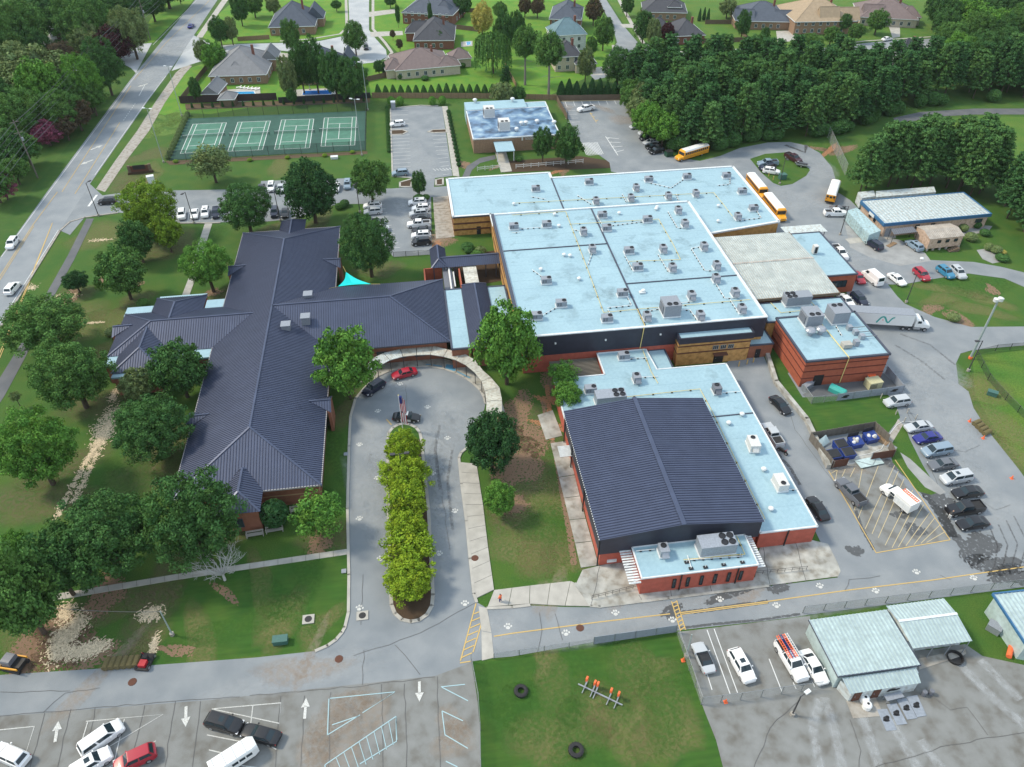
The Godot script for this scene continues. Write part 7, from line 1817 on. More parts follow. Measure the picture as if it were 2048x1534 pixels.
func car_shapes(kind: String) -> Dictionary:
	if CM.has(kind): return CM[kind]
	# length,width,hood height,belt,roof height,[windscreen foot,roof front,roof rear,rear glass foot] from the front,wheel radius
	var spec: Dictionary = {"sedan": [4.85,1.86,0.86,0.95,1.45,[1.35,2.05,3.35,4.2],0.33],"suv": [4.75,1.92,1.02,1.12,1.74,[1.2,1.8,4.15,4.6],0.37],"minivan": [5.15,2.0,1.0,1.1,1.76,[0.95,1.75,4.75,5.05],0.35],"pickup": [5.85,2.0,1.15,1.2,1.9,[1.55,2.15,3.65,3.8],0.4],"van": [5.7,2.05,1.25,1.35,2.45,[0.9,1.7,5.55,5.65],0.36],"coupe": [4.4,1.82,0.82,0.9,1.32,[1.5,2.1,2.9,3.6],0.33]}
	var s: Array = spec[kind]
	var l: float = s[0]
	var hw: float = s[1] / 2
	var x := func(d: float) -> float: return l / 2 - d
	var g: Array = s[5]
	var d := {"len": l}
	var tail: float = s[3] if kind != "pickup" else 1.18
	d.body = loft([[x.call(0.0),hw * 0.78,0.32,0.52,0.62,hw * 0.66],[x.call(0.18),hw * 0.93,0.24,0.62,s[2] - 0.14,hw * 0.78],[x.call(0.6),hw,0.22,s[2] - 0.2,s[2] - 0.04,hw * 0.86],[x.call(g[0]),hw,0.22,s[3] - 0.14,s[3],hw * 0.92],[x.call(l * 0.55),hw,0.22,s[3] - 0.12,s[3],hw * 0.93],[x.call(minf(g[3],l - 0.5)),hw,0.22,tail - 0.14,tail,hw * 0.92],[x.call(l - 0.25),hw * 0.95,0.26,tail - 0.2,tail - 0.04,hw * 0.84],[x.call(l),hw * 0.84,0.36,tail - 0.34,tail - 0.16,hw * 0.74]]).smooth(0.75)
	# cabin: a tapered shell with the panes set just proud of it
	var b := MB.new()
	var wb := hw * 0.9
	var wt := hw * (0.72 if kind != "van" else 0.82)
	var y0: float = s[3] - 0.04
	var y1: float = s[4]
	var a := [gh(x.call(g[0]),y0,-wb),gh(x.call(g[3]),y0,-wb),gh(x.call(g[3]),y0,wb),gh(x.call(g[0]),y0,wb),gh(x.call(g[1]),y1 - 0.05,-wt),gh(x.call(g[2]),y1 - 0.05,-wt),gh(x.call(g[2]),y1 - 0.05,wt),gh(x.call(g[1]),y1 - 0.05,wt)]
	b.hull8(a)
	var t := [gh(x.call(g[1]) - 0.12,y1,-wt * 0.84),gh(x.call(g[2]) + 0.12,y1,-wt * 0.84),gh(x.call(g[2]) + 0.12,y1,wt * 0.84),gh(x.call(g[1]) - 0.12,y1,wt * 0.84)]
	b.hull8([a[4],a[5],a[6],a[7],t[0],t[1],t[2],t[3]])
	d.cabin = b.smooth(0.8)
	var pane := func(p: Array,ins: float,lo: float,hi: float) -> MB:
		var m := MB.new()
		var n: Vector3 = (p[1] - p[0]).cross(p[3] - p[0]).normalized() * 0.012
		var c: Vector3 = (p[0] + p[1] + p[2] + p[3]) / 4
		if n.dot(c - gh(0,1.2,0)) < 0: n = -n
		var q := [p[0].lerp(p[3],lo),p[1].lerp(p[2],lo),p[1].lerp(p[2],hi),p[0].lerp(p[3],hi)]
		m.q(q[0].lerp(q[1],ins) + n,q[1].lerp(q[0],ins) + n,q[2].lerp(q[3],ins) + n,q[3].lerp(q[2],ins) + n)
		return m
	d.windscreen = pane.call([a[0],a[3],a[7],a[4]],0.06,0.08,0.94).mesh()
	d.rear_window = pane.call([a[2],a[1],a[5],a[6]],0.1,0.15,0.85).mesh()
	d.sides = []
	for sd in [[a[1],a[0],a[4],a[5]],[a[3],a[2],a[6],a[7]]]:
		var p: Array = sd
		var cut := 0.5 if kind != "van" else 0.0
		if cut > 0:
			d.sides.append(pane.call([p[0].lerp(p[1],0.04),p[0].lerp(p[1],0.49),p[3].lerp(p[2],0.49),p[3].lerp(p[2],0.04)],0.02,0.18,0.88).mesh())
			d.sides.append(pane.call([p[0].lerp(p[1],0.53),p[0].lerp(p[1],0.96),p[3].lerp(p[2],0.96),p[3].lerp(p[2],0.53)],0.02,0.18,0.88).mesh())
		else:
			var fr: bool = p[0].x > p[1].x
			var k0 := 0.03 if fr else 0.76
			d.sides.append(pane.call([p[0].lerp(p[1],k0),p[0].lerp(p[1],k0 + 0.2),p[3].lerp(p[2],k0 + 0.2),p[3].lerp(p[2],k0)],0.02,0.2,0.75).mesh())
	if kind == "pickup":
		b = MB.new()
		var bx0: float = x.call(l - 0.18)
		var bx1: float = x.call(3.95)
		b.bx(bx0,1.196,-hw * 0.78,bx1,1.212,hw * 0.78)
		d.bed = b.mesh()
		b = MB.new()
		b.wallstrip([gh(bx1,0,-hw * 0.86),gh(bx0 - 0.05,0,-hw * 0.86),gh(bx0 - 0.05,0,hw * 0.86),gh(bx1,0,hw * 0.86)],0.1,1.0,1.42)
		d.rails = b.mesh()
	if kind == "suv" or kind == "minivan":
		b = MB.new()
		b.bx(x.call(g[1] + 0.35),y1 - 0.002,-0.34,x.call(g[1] + 0.95),y1 + 0.006,0.34)
		d.sunroof = b.mesh()
	b = MB.new()
	var r: float = s[6]
	b.lathe(gh(0,-0.11,0),[[r * 0.6,0.0],[r,0.01],[r,0.2],[r * 0.6,0.22]],14)
	if not CM.has("tyre%s" % r):
		CM["tyre%s" % r] = b.mesh()
		b = MB.new()
		b.lathe(gh(0,-0.115,0),[[0.0,0.0],[r * 0.62,0.0],[r * 0.62,0.23],[0.0,0.23]],10)
		CM["rim%s" % r] = b.mesh()
	d.r = r
	d.axles = [x.call(0.92),x.call(l - 1.02)]
	d.hw = hw
	d.hood = s[2]
	d.tail = tail
	CM[kind] = d
	return d

func lump(x0: float,y0: float,z0: float,x1: float,y1: float,z1: float) -> MB:
	var b := MB.new()
	b.bx(x0,y0,z0,x1,y1,z1)
	return b

func wheel(t: Node,x: float,z: float,r: float) -> void:
	var w := Node3D.new()
	w.name = "wheel"
	t.add_child(w,true)
	w.position = gh(x,r,z)
	w.rotation.x = PI / 2
	obj("tyre",CM["tyre%s" % r],M.rubber,w)
	obj("rim",CM["rim%s" % r],M.rim,w)

func car(kind: String,tint: String,x: float,z: float,yaw: float,label: String,group := "",roof := "") -> Node3D:
	var d := car_shapes(kind)
	var names := {"sedan": "sedan","suv": "suv","minivan": "minivan","pickup": "pickup_truck","van": "cargo_van","coupe": "convertible"}
	var t := thing(names[kind],label,"van" if kind in ["van","minivan"] else "pickup" if kind == "pickup" else "car",gh(x,0.05,z),yaw,group)
	obj("body",d.body,paint(tint),t)
	obj("cabin",d.cabin,paint(tint) if roof == "" else (M.black if roof == "black" else paint(roof)),t)
	obj("windscreen",d.windscreen,M.glass_car,t)
	obj("rear_window",d.rear_window,M.glass_car,t)
	for s in d.sides: obj("side_window",s,M.glass_car,t)
	if d.has("bed"):
		obj("bed",d.bed,M.rubber,t)
		obj("bed_rail",d.rails,paint(tint),t)
	if d.has("sunroof") and (int(absf(x) * 3) % 2 == 0): obj("sunroof",d.sunroof,M.glass_car,t)
	var hw: float = d.hw
	for sg in [-1.0,1.0]:
		wheel(t,d.axles[0],sg * (hw - 0.1),d.r)
		wheel(t,d.axles[1],sg * (hw - 0.1),d.r)
		obj("headlight",lump(d.len / 2 - 0.34,d.hood - 0.34,sg * hw * 0.76 - 0.17,d.len / 2 - 0.1,d.hood - 0.2,sg * hw * 0.76 + 0.17),M.lamp_clear,t)
		obj("taillight",lump(-d.len / 2 + 0.04,d.tail - 0.36,sg * hw * 0.76 - 0.12,-d.len / 2 + 0.2,d.tail - 0.18,sg * hw * 0.76 + 0.12),M.lamp_red,t)
		obj("mirror",lump(d.len / 2 - 1.75,d.hood + 0.08,sg * (hw + 0.07) - 0.09,d.len / 2 - 1.6,d.hood + 0.22,sg * (hw + 0.07) + 0.09),paint(tint),t)
	return t

func bus(x: float,z: float,yaw: float,label: String) -> void:
	var t := thing("school_bus",label,"bus",gh(x,0.03,z),yaw,"yellow school buses")
	var b := MB.new()
	b.hull8([gh(-5.6,0.5,-1.2),gh(3.9,0.5,-1.2),gh(3.9,0.5,1.2),gh(-5.6,0.5,1.2),gh(-5.6,2.5,-1.2),gh(3.9,2.5,-1.2),gh(3.9,2.5,1.2),gh(-5.6,2.5,1.2)])
	obj("body",b,M.bus_yellow,t)
	b = MB.new()
	b.hull8([gh(-5.58,2.5,-1.2),gh(3.6,2.5,-1.2),gh(3.6,2.5,1.2),gh(-5.58,2.5,1.2),gh(-5.4,2.85,-0.95),gh(3.4,2.85,-0.95),gh(3.4,2.85,0.95),gh(-5.4,2.85,0.95)])
	b.hull8([gh(-5.4,2.85,-0.95),gh(3.4,2.85,-0.95),gh(3.4,2.85,0.95),gh(-5.4,2.85,0.95),gh(-5.3,2.98,-0.4),gh(3.3,2.98,-0.4),gh(3.3,2.98,0.4),gh(-5.3,2.98,0.4)])
	obj("roof",b,M.bus_white,t)
	for k in [-2.6,1.4]: obj("roof_hatch",lump(k - 0.35,2.97,-0.32,k + 0.35,3.04,0.32),M.flashing,t)
	b = MB.new()
	b.hull8([gh(3.6,2.5,-1.2),gh(3.95,2.5,-1.15),gh(3.95,2.5,1.15),gh(3.6,2.5,1.2),gh(3.4,2.9,-0.95),gh(3.8,2.75,-0.9),gh(3.8,2.75,0.9),gh(3.4,2.9,0.95)])
	obj("front_cap",b,M.bus_yellow,t)
	obj("hood",loft([[3.9,1.15,0.5,1.3,1.45,0.95],[5.2,1.0,0.5,1.15,1.3,0.8],[5.55,0.95,0.5,0.95,1.1,0.75]]),M.bus_yellow,t)
	obj("windscreen",lump(3.9,1.5,-1.05,3.93,2.35,1.05),M.glass_car,t)
	for sg in [-1.0,1.0]:
		for k in 11: obj("side_window",lump(-5.2 + k * 0.8,1.72,sg * 1.205 - 0.01,-4.55 + k * 0.8,2.3,sg * 1.205 + 0.01),M.glass_car,t)
		for y in [0.75,1.1,1.55]: obj("stripe",lump(-5.6,y,sg * 1.205 - 0.012,3.85,y + 0.08,sg * 1.205 + 0.012),M.black,t)
		obj("rear_window",lump(-5.63,1.7,sg * 0.8 - 0.25,-5.59,2.3,sg * 0.8 + 0.25),M.glass_car,t)
		obj("taillight",lump(-5.64,1.3,sg * 0.95 - 0.15,-5.59,1.5,sg * 0.95 + 0.15),M.lamp_red,t)
		obj("headlight",lump(5.5,0.85,sg * 0.75 - 0.14,5.58,1.05,sg * 0.75 + 0.14),M.lamp_clear,t)
		wheel(t,4.6,sg * 1.0,0.4)
		wheel(t,-3.2,sg * 1.0,0.4)
	obj("emergency_door",lump(-5.64,0.75,-0.42,-5.6,2.35,0.42),M.bus_yellow,t)
	obj("door_window",lump(-5.66,1.6,-0.3,-5.63,2.2,0.3),M.glass_car,t)
	obj("bumper",lump(-5.8,0.45,-1.15,-5.6,0.75,1.15),M.black,t)

func build_vehicles() -> void:
	rng.seed = 9
	car_shapes("pickup")
	car_shapes("suv")
	for e in [["suv","white",-96.34,-175.57,-1.57,"white SUV driving down the main road with dark sunroof"],["suv","white",-89.24,-154.84,1.46,"white SUV on the main road seen from behind"],["suv","black",-79.64,-195.04,3.13,"black SUV waiting to leave the drive at the road"],["sedan","blue",-87.33,-357.18,1.47,"dark blue car driving off along the main road"],
		["suv","white",-59.05,-184.8,-1.43,"white SUV at the lawn end of the drive parking row"],["sedan","white",-55.95,-184.9,-1.47,"white sedan second from the lawn end in the drive row"],["suv","white",-53.34,-185.07,-1.49,"white SUV beside the walk in the drive row"],["suv","navy",-50.66,-184.41,-1.46,"dark blue SUV under the wide dark tree in the drive row"],
		["suv","white",-38.32,-197.49,-1.55,"white SUV on the tennis side of the drive"],["sedan","silver",-35.74,-196.51,-1.57,"silver sedan on the tennis side of the drive by the oval tree"],["sedan","white",-21.08,-195.17,-1.61,"white sedan east of the oval tree on the drive"],["suv","steel",-18.13,-196.11,-1.59,"steel-blue SUV east of the oval tree on the drive"],["sedan","black",-40.89,-197.1,-1.55,"black car half hidden by a tree on the tennis side"],
		["suv","navy",-36.02,-182.72,-1.52,"dark blue SUV by the lamp post behind the classroom wing"],["sedan","black",-33.37,-182.2,-1.54,"black car under the oval tree behind the classroom wing"],
		["suv","white",-11.43,-182.75,3.13,"white SUV first in the short row by the dense round tree"],["suv","silver",-11.3,-179.58,-3.09,"silver SUV second in the short row by the dense round tree"],["sedan","black",-11.04,-173.84,-3.12,"black sedan half under the dense round tree"],["sedan","silver",-9.76,-170.46,-3.05,"silver sedan deep under the dense round tree"],
		["suv","white",0.02,-183.07,3.13,"white SUV with black sunroof heading the long inner row"],["suv","white",0.77,-179.63,3.13,"plain white SUV second in the long inner row"],["suv","silver",0.08,-176.87,-3.1,"silver SUV third in the long inner row"],["sedan","black",0.54,-174.54,3.14,"black sedan between silver SUV and white pickup"],["pickup","white",-0.1,-171.25,3.09,"white pickup in the long inner row"],["sedan","black",0.44,-168.12,3.12,"black sedan just south of the white pickup"],["suv","white",0.21,-165.67,3.12,"white SUV next to last in the long inner row"],["suv","black",0.18,-162.41,-3.11,"black SUV at the south end of the long inner row"],
		["suv","white",-3.88,-236.78,-3.02,"white SUV alone at the head of the north lot"],["suv","steel",-3.9,-201.25,-3.06,"steel-grey SUV alone at the foot of the north lot"],["pickup","white",56.72,-240.96,-2.86,"white pickup alone in the north-east lot"],
		["sedan","silver",69.35,-224.54,-2.93,"silver sedan first along the wood in the north-east lot"],["suv","silver",70.65,-219.2,-2.95,"silver SUV second along the wood"],["suv","black",70,-215.44,-2.94,"black SUV third along the wood"],["sedan","silver",70.25,-212.2,-2.9,"silver car fourth along the wood between two black ones"],["sedan","black",70.13,-209.08,-2.96,"black sedan fifth along the wood"],["suv","black",70.2,-205.65,-2.9,"black SUV last along the wood by the green bin"],
		["pickup","steel",98.67,-192.91,3.13,"steel-blue pickup on the grass island of the bus loop"],["suv","navy",97.52,-190.42,-3.01,"dark SUV beside the steel-blue pickup on the grass island"],["suv","white",97.66,-187.79,-0.47,"white SUV on the grass island by the transformer"],["pickup","maroon",107.13,-195.1,-1.22,"dark maroon pickup towing a small trailer"],
		["pickup","white",103.98,-162.16,-0.14,"white pickup with black bed cover by the blue container"],["sedan","grey",105.76,-164.21,2.46,"grey sedan behind the white pickup by the container"],["suv","navy",105.86,-146.08,1.81,"dark blue SUV on the gravel with lumber behind it"],["suv","steel",114.98,-144.43,1.74,"grey-blue SUV beside the cream portable"],
		["sedan","red",95.34,-133.19,-1.63,"red sedan half hidden by the brick annex"],["van","white",98.2,-132.37,1.71,"white cargo van by the brick annex"],["sedan","white",103.44,-131.31,-1.4,"white coupe with dark rear deck at the lawn edge"],["suv","red",109.78,-132.29,-1.52,"dark red SUV at the edge of the east lawn"],["suv","sky",115.58,-132.42,-1.44,"bright blue SUV at the edge of the east lawn"],["suv","silver",118.28,-131.93,-1.6,"silver SUV next to the bright blue one"],["pickup","white",96.09,-143.77,-1.57,"white pickup mostly hidden behind the brick annex"],["sedan","white",88.43,-124.89,-1.44,"white sedan parked against the middle block"],["suv","navy",91.39,-124.95,-1.48,"dark blue SUV next to the white sedan by the truck"],
		["sedan","black",61.23,-95.08,-1.35,"black sedan in the back drive along the retaining wall"],["pickup","silver",56.73,-87.8,1.62,"silver pickup with loaded bed by the ring's back wall"],["sedan","black",57.32,-71.27,1.64,"black sedan parked against the gymnasium ring"],
		["suv","silver",82.34,-92.93,-3.08,"silver SUV alone by the screened fence"],["sedan","silver",82.68,-86.33,-3.09,"silver sedan heading the long row by the striped lot"],["sedan","blue",82.73,-83.57,-3.09,"deep blue sedan in the long row by the striped lot"],["minivan","steel",82.59,-80.49,-3.06,"steel-blue minivan in the long row by the striped lot"],["sedan","grey",81.8,-77.39,-3.1,"dark grey sedan in the long row by the striped lot"],["minivan","silver",82.27,-74.29,-3.06,"silver minivan in the long row by the striped lot"],["sedan","black",82.24,-71.15,-3.12,"black sedan between silver minivan and black pickup"],["pickup","black",79.76,-68.01,-3.12,"black pickup with covered bed and a person at its front"],["sedan","black",79.32,-65.23,-3.09,"black sedan at the wet end of the long row"],["pickup","grey",63.88,-73.7,1.8,"grey pickup with open bed in the striped lot"],
		["minivan","white",-43.22,-49.1,0.65,"white minivan with black sunroof in the front lot"],["suv","white",-53.26,-48.41,2.66,"white SUV with roof bars beside the painted bay"],["suv","white",-43.64,-46.1,0.55,"small white SUV next to the red SUV"],["suv","red",-38.64,-45.99,-2.79,"red SUV in the front lot"],["suv","black",-28.89,-48.94,-0.39,"black SUV with silver roof rails in the front lot"],["sedan","black",-24.31,-46.95,2.75,"black sedan next to the white trailer"],
		["suv","white",36.05,-47.6,-1.42,"white SUV between painted lines in the low lot"],["pickup","white",42.67,-47.4,-1.44,"white pickup carrying ladders in the low lot"],["sedan","white",45.18,-46.15,-1.45,"white sedan against the metal shed"],
		["sedan","red",-5.29,-113.42,-2.9,"red sedan at the kerb of the turning loop"],["suv","navy",-10.98,-109.98,-2.4,"dark blue SUV at the kerb of the turning loop"],
		["suv","black",-14.32,-317.13,-1.52,"black SUV on the cul-de-sac"],["sedan","black",173.24,-293.88,0,"black car parked on the street before the tan house"],["sedan","white",190.73,-297.57,0.32,"white car in the driveway mouth by the street"],["suv","white",201.36,-284.6,0.24,"white car at the east end of the suburban street"]]: car(e[0],e[1],e[2],e[3],e[4],e[5])
	car("coupe","silver",31.58,-49.37,1.65,"silver convertible with black soft top in the low lot","","black")
	var t := car("sedan","black",-5.26,-101.11,-0.22,"black and white patrol car under the flags")
	obj("light_bar",lump(0.1,1.45,-0.5,0.4,1.58,0.5),M.paint_white,t)
	for sg in [-1.0,1.0]: obj("door_panel",lump(-0.9,0.4,sg * 0.94 - 0.012,0.9,0.85,sg * 0.94 + 0.012),M.paint_white,t)
	bus(79.2,-201.56,-2.71,"school bus parked along the pine wood with white roof")
	bus(108.36,-172.98,0.99,"school bus on the yard seen from its rear door")
	bus(89.61,-177.9,-1.59,"school bus against the north block, ahead mostly hidden")
	bus(89.52,-165.95,-1.59,"school bus nose-out beside the loading canopy")
	# articulated truck
	t = thing("semi_truck","white semi truck with pale trailer bearing a green arch logo","truck")
	truck(t,93.19,-115.66,-0.25)
	# small trailer behind the maroon pickup
	t = thing("utility_trailer","small black open trailer behind the maroon pickup","trailer",gp(107.91,-190.93),-0.6)
	obj("deck",lump(-1.5,0.5,-0.8,1.5,0.6,0.8),M.black,t)
	var b := MB.new()
	b.wallstrip([gh(-1.5,0,-0.8),gh(1.5,0,-0.8),gh(1.5,0,0.8),gh(-1.5,0,0.8),gh(-1.5,0,-0.8)],0.06,0.6,0.95)
	obj("rail",b,M.galvanised,t)
	for sg in [-1.0,1.0]: wheel(t,0,sg * 0.9,0.33)
	# enclosed white trailer
	trailer_box(-27.1,-44.28,0.52)
	service_truck(70.59,-71.5,1.89)
	ladders(42.67,-47.4,-1.44)
	# motorcycle
	t = thing("motorcycle","dark red and black motorcycle by the silver pickup","motorcycle",gp(57.07,-84.07),-1.0)
	for k in [-0.7,0.7]: wheel(t,k,0,0.33)
	obj("frame",loft([[-0.8,0.12,0.4,0.6,0.75,0.1],[0.0,0.16,0.3,0.7,0.85,0.12],[0.7,0.1,0.5,0.8,0.95,0.08]]),M.black,t)
	obj("seat",lump(-0.7,0.78,-0.14,0.0,0.88,0.14),M.rubber,t)
	b = MB.new()
	b.tube(gh(0.55,1.05,-0.35),gh(0.55,1.05,0.35),0.03,0.03,6)
	obj("handlebar",b,M.red_paint,t)

func truck(t: Node3D,x: float,z: float,yaw: float) -> void:
	t.position = gh(x,0.03,z)
	t.rotation.y = yaw
	obj("trailer",lump(-8.6,1.15,-1.25,3.9,3.75,1.25),M.bus_white,t)
	obj("trailer_roof",lump(-8.6,3.75,-1.28,3.92,3.8,1.28),M.unit_grey,t)
	obj("chassis",lump(-8.4,0.8,-0.5,7.4,1.1,0.5),M.black,t)
	var b := MB.new()   # logo: a green hill arch and an open M stroke,with a red dot
	var z0 := -1.265 if cos(yaw) < 0 else 1.265
	var sx := -1.0 if cos(yaw) < 0 else 1.0
	var pts := []
	for k in 13: pts.append(gh(sx * (-3.2 + k * 0.16),1.6 + 1.5 * sin(PI * 0.93 * k / 12.0),z0))
	pts.append(gh(sx * -0.9,1.7,z0))
	for k in pts.size() - 1: b.bar(pts[k],pts[k + 1],0.02,0.34)
	for k in 8: b.bar(gh(sx * (-0.9 + k * 0.12),1.7 + 1.3 * sin(PI * 0.5 * k / 7.0),z0),gh(sx * (-0.9 + (k + 1) * 0.12),1.7 + 1.3 * sin(PI * 0.5 * (k + 1) / 7.0),z0),0.02,0.3)
	obj("logo",b,M.teal_box,t)
	obj("logo_dot",lump(minf(sx * -2.2,sx * -2.0),2.2,z0 - 0.01,maxf(sx * -2.2,sx * -2.0),2.4,z0 + 0.01),M.orange,t)
	obj("cab",loft([[4.4,1.15,0.9,2.6,2.9,0.95],[5.2,1.2,0.9,2.5,2.85,1.0],[5.9,1.15,0.9,2.0,2.2,0.95]]),M.bus_white,t)
	obj("hood",loft([[5.9,1.0,0.6,1.6,1.8,0.8],[7.2,0.9,0.6,1.4,1.6,0.7],[7.5,0.85,0.6,1.2,1.35,0.65]]),M.bus_white,t)
	obj("windscreen",lump(5.75,1.95,-0.85,5.98,2.5,0.85),M.glass_car,t)
	obj("grille",lump(7.48,0.75,-0.45,7.54,1.3,0.45),M.galvanised,t)
	for sg in [-1.0,1.0]:
		obj("side_window",lump(4.8,1.9,sg * 1.19 - 0.02,5.5,2.45,sg * 1.19 + 0.02),M.glass_car,t)
		obj("fuel_tank",lump(4.3,0.5,sg * 1.0 - 0.25,5.6,0.95,sg * 1.0 + 0.25),M.rim,t)
		for k in [-7.6,-6.4,2.4,3.6,6.6]: wheel(t,k,sg * 1.05,0.4)

func trailer_box(x: float,z: float,yaw: float) -> void:
	var t := thing("enclosed_trailer","white enclosed trailer with panelled roof and dark side windows","trailer",gh(x,0.03,z),yaw)
	obj("body",loft([[-2.6,1.0,0.4,1.9,2.15,0.85],[2.2,1.0,0.4,1.9,2.15,0.85],[2.8,0.8,0.45,1.6,1.85,0.6]]),M.bus_white,t)
	for k in 4: obj("roof_seam",lump(-2.1 + k * 1.2,2.16,-0.8,-2.05 + k * 1.2,2.19,0.8),M.unit_grey,t)
	for k in 3: obj("side_window",lump(-0.4 + k * 0.85,1.2,0.99,0.3 + k * 0.85,1.7,1.02),M.glass_car,t)
	for sg in [-1.0,1.0]: wheel(t,-0.4,sg * 0.9,0.33)

func service_truck(x: float,z: float,yaw: float) -> void:
	var t := thing("service_truck","white utility box truck with red ladder on its roof","truck",gh(x,0.05,z),yaw)
	obj("hood",loft([[2.9,0.8,0.35,0.7,0.85,0.6],[2.5,0.98,0.3,0.95,1.1,0.8],[1.5,1.0,0.3,1.1,1.25,0.9],[1.0,1.0,0.3,1.2,1.3,0.95]]),M.bus_white,t)
	obj("cab",loft([[1.7,0.95,1.1,1.2,1.3,0.9],[1.1,0.95,1.1,1.7,1.9,0.75],[-0.2,0.95,1.1,1.7,1.95,0.78]]),M.bus_white,t)
	obj("windscreen",lump(1.15,1.35,-0.75,1.55,1.75,0.75),M.glass_car,t)
	obj("box",lump(-3.0,0.6,-1.1,-0.1,2.4,1.1),M.bus_white,t)
	for sg in [-1.0,1.0]:
		for k in 3: obj("locker_door",lump(-2.9 + k * 0.95,0.8,sg * 1.11 - 0.015,-2.05 + k * 0.95,1.9,sg * 1.11 + 0.015),M.flashing,t)
		obj("side_window",lump(0.1,1.3,sg * 0.93 - 0.03,0.9,1.75,sg * 0.93 + 0.03),M.glass_car,t)
		wheel(t,1.9,sg * 0.9,0.37)
		wheel(t,-2.0,sg * 0.98,0.37)
	var l := thing("ladder","red ladder lying on the white utility truck","ladder",t.position + Vector3.UP * 2.42,yaw)
	for sg in [-1.0,1.0]: obj("rail",lump(-2.9,0,0.45 + sg * 0.25,0.0,0.1,0.52 + sg * 0.25),M.orange,l)
	for k in 9: obj("rung",lump(-2.8 + k * 0.32,0.02,0.25,-2.74 + k * 0.32,0.08,0.7),M.orange,l)

func ladders(x: float,z: float,yaw: float) -> void:
	var ms := [M.paint_white,M.orange,M.blue_bin,M.orange]
	for i in 4:
		var l := thing("ladder",["pale ladder on the white pickup's rack","orange ladder along the middle of the white pickup's rack","blue ladder on the white pickup's rack","outermost orange ladder on the white pickup's rack"][i],"ladder",gh(x,2.02,z),yaw)
		for sg in [0.0,0.32]: obj("rail",lump(-3.0,0,-0.85 + i * 0.42 + sg,0.4,0.1,-0.79 + i * 0.42 + sg),ms[i],l)
		for k in 10: obj("rung",lump(-2.9 + k * 0.34,0.02,-0.82 + i * 0.42,-2.85 + k * 0.34,0.08,-0.5 + i * 0.42),ms[i],l)
	var r := thing("ladder_rack","steel ladder rack over the white pickup's bed","rack",gh(x,0.05,z),yaw)
	for k in [-2.6,-0.9]:
		var b := MB.new()
		b.line([gh(k,1.3,-0.9),gh(k,1.95,-0.9),gh(k,1.95,0.9),gh(k,1.3,0.9)],0.04)
		obj("hoop",b,M.galvanised,r)

func fence(pts: Array,h: float,step: float,m: Material,label: String,post: Material,solid := true,rail_m: Material = null) -> void:
	var t := thing("wood_fence" if solid else "chain_link_fence",label,"fence")
	for i in pts.size() - 1:
		var n: int = max(1,int(round(pts[i].distance_to(pts[i + 1]) / step)))
		var along: Vector3 = (pts[i + 1] - pts[i]).normalized()
		for k in n:
			var a: Vector3 = pts[i].lerp(pts[i + 1],float(k) / n)
			var d: Vector3 = pts[i].lerp(pts[i + 1],float(k + 1) / n)
			var b := MB.new()
			if solid: b.bar(a + along * 0.06 + Vector3.UP * h * 0.5,d - along * 0.06 + Vector3.UP * h * 0.5,0.05,h - rng.randf() * 0.06)
			else:
				b.q(a + Vector3.UP * 0.05,d + Vector3.UP * 0.05,d + Vector3.UP * h,a + Vector3.UP * h)
			obj("panel" if solid else "mesh_panel",b,m,t)
			b = MB.new()
			b.tube(a,a + Vector3.UP * (h + 0.08),0.06,0.06,5)
			obj("post",b,post,t)
		if not solid:
			var r := MB.new()
			r.line([pts[i] + Vector3.UP * h,pts[i + 1] + Vector3.UP * h],0.035,4)
			obj("top_rail",r,post,t)

func lamp_post(p: Vector3,h: float,m: Material,arms: Array,label: String,called := "lamp_post",group := "",head: Material = null) -> void:
	var t := thing(called,label,"lamp post",p,0.0,group)
	var b := MB.new()
	b.lathe(Vector3.ZERO,[[0.3,0.0],[0.3,0.5],[0.0,0.5]],8)
	obj("base",b,M.concrete,t)
	b = MB.new()
	b.tube(gh(0,0.4,0),gh(0,h,0),0.11,0.08,7)
	obj("pole",b,m,t)
	for a in arms:
		b = MB.new()
		var d := gh(cos(a),0,sin(a))
		b.tube(gh(0,h - 0.1,0),gh(0,h,0) + d * 0.9,0.05,0.05,5)
		var e := obj("arm",b,m,t)
		b = MB.new()
		b.bar(gh(0,h,0) + d * 0.7,gh(0,h + 0.02,0) + d * 1.5,0.45,0.18)
		obj("lamp_head",b,head if head else m,e)

func wires(a: Vector3,d: Vector3,sag: float,label: String,r := 0.045) -> void:
	var b := MB.new()
	var pts := []
	for k in 15:
		var f := k / 14.0
		pts.append(a.lerp(d,f) - Vector3.UP * sag * 4 * f * (1 - f))
	b.line(pts,r,4)
	tag(obj("overhead_wire",b,M.wire),label,"wire","wires along the main road")

func utility_pole(p: Vector3,h: float,label: String) -> void:
	var t := thing("utility_pole",label,"utility pole",p)
	var b := MB.new()
	b.tube(Vector3.ZERO,gh(0,h,0),0.22,0.14,8)
	obj("pole",b,M.pole_wood,t)
	for y in [h - 0.6,h - 3.4]:
		b = MB.new()
		b.bar(gh(-0.9,y,0.7),gh(0.9,y,-0.7),0.12,0.14)
		obj("crossarm",b,M.pole_wood,t)
	b = MB.new()
	b.lathe(gh(0.35,h - 5.6,0),[[0.0,0.0],[0.3,0.0],[0.3,0.9],[0.0,0.95]],9)
	obj("transformer",b,M.galvanised,t)

func court_quad(q: Array,u: float,v: float) -> Vector3: return q[0].lerp(q[1],u).lerp(q[3].lerp(q[2],u),v)

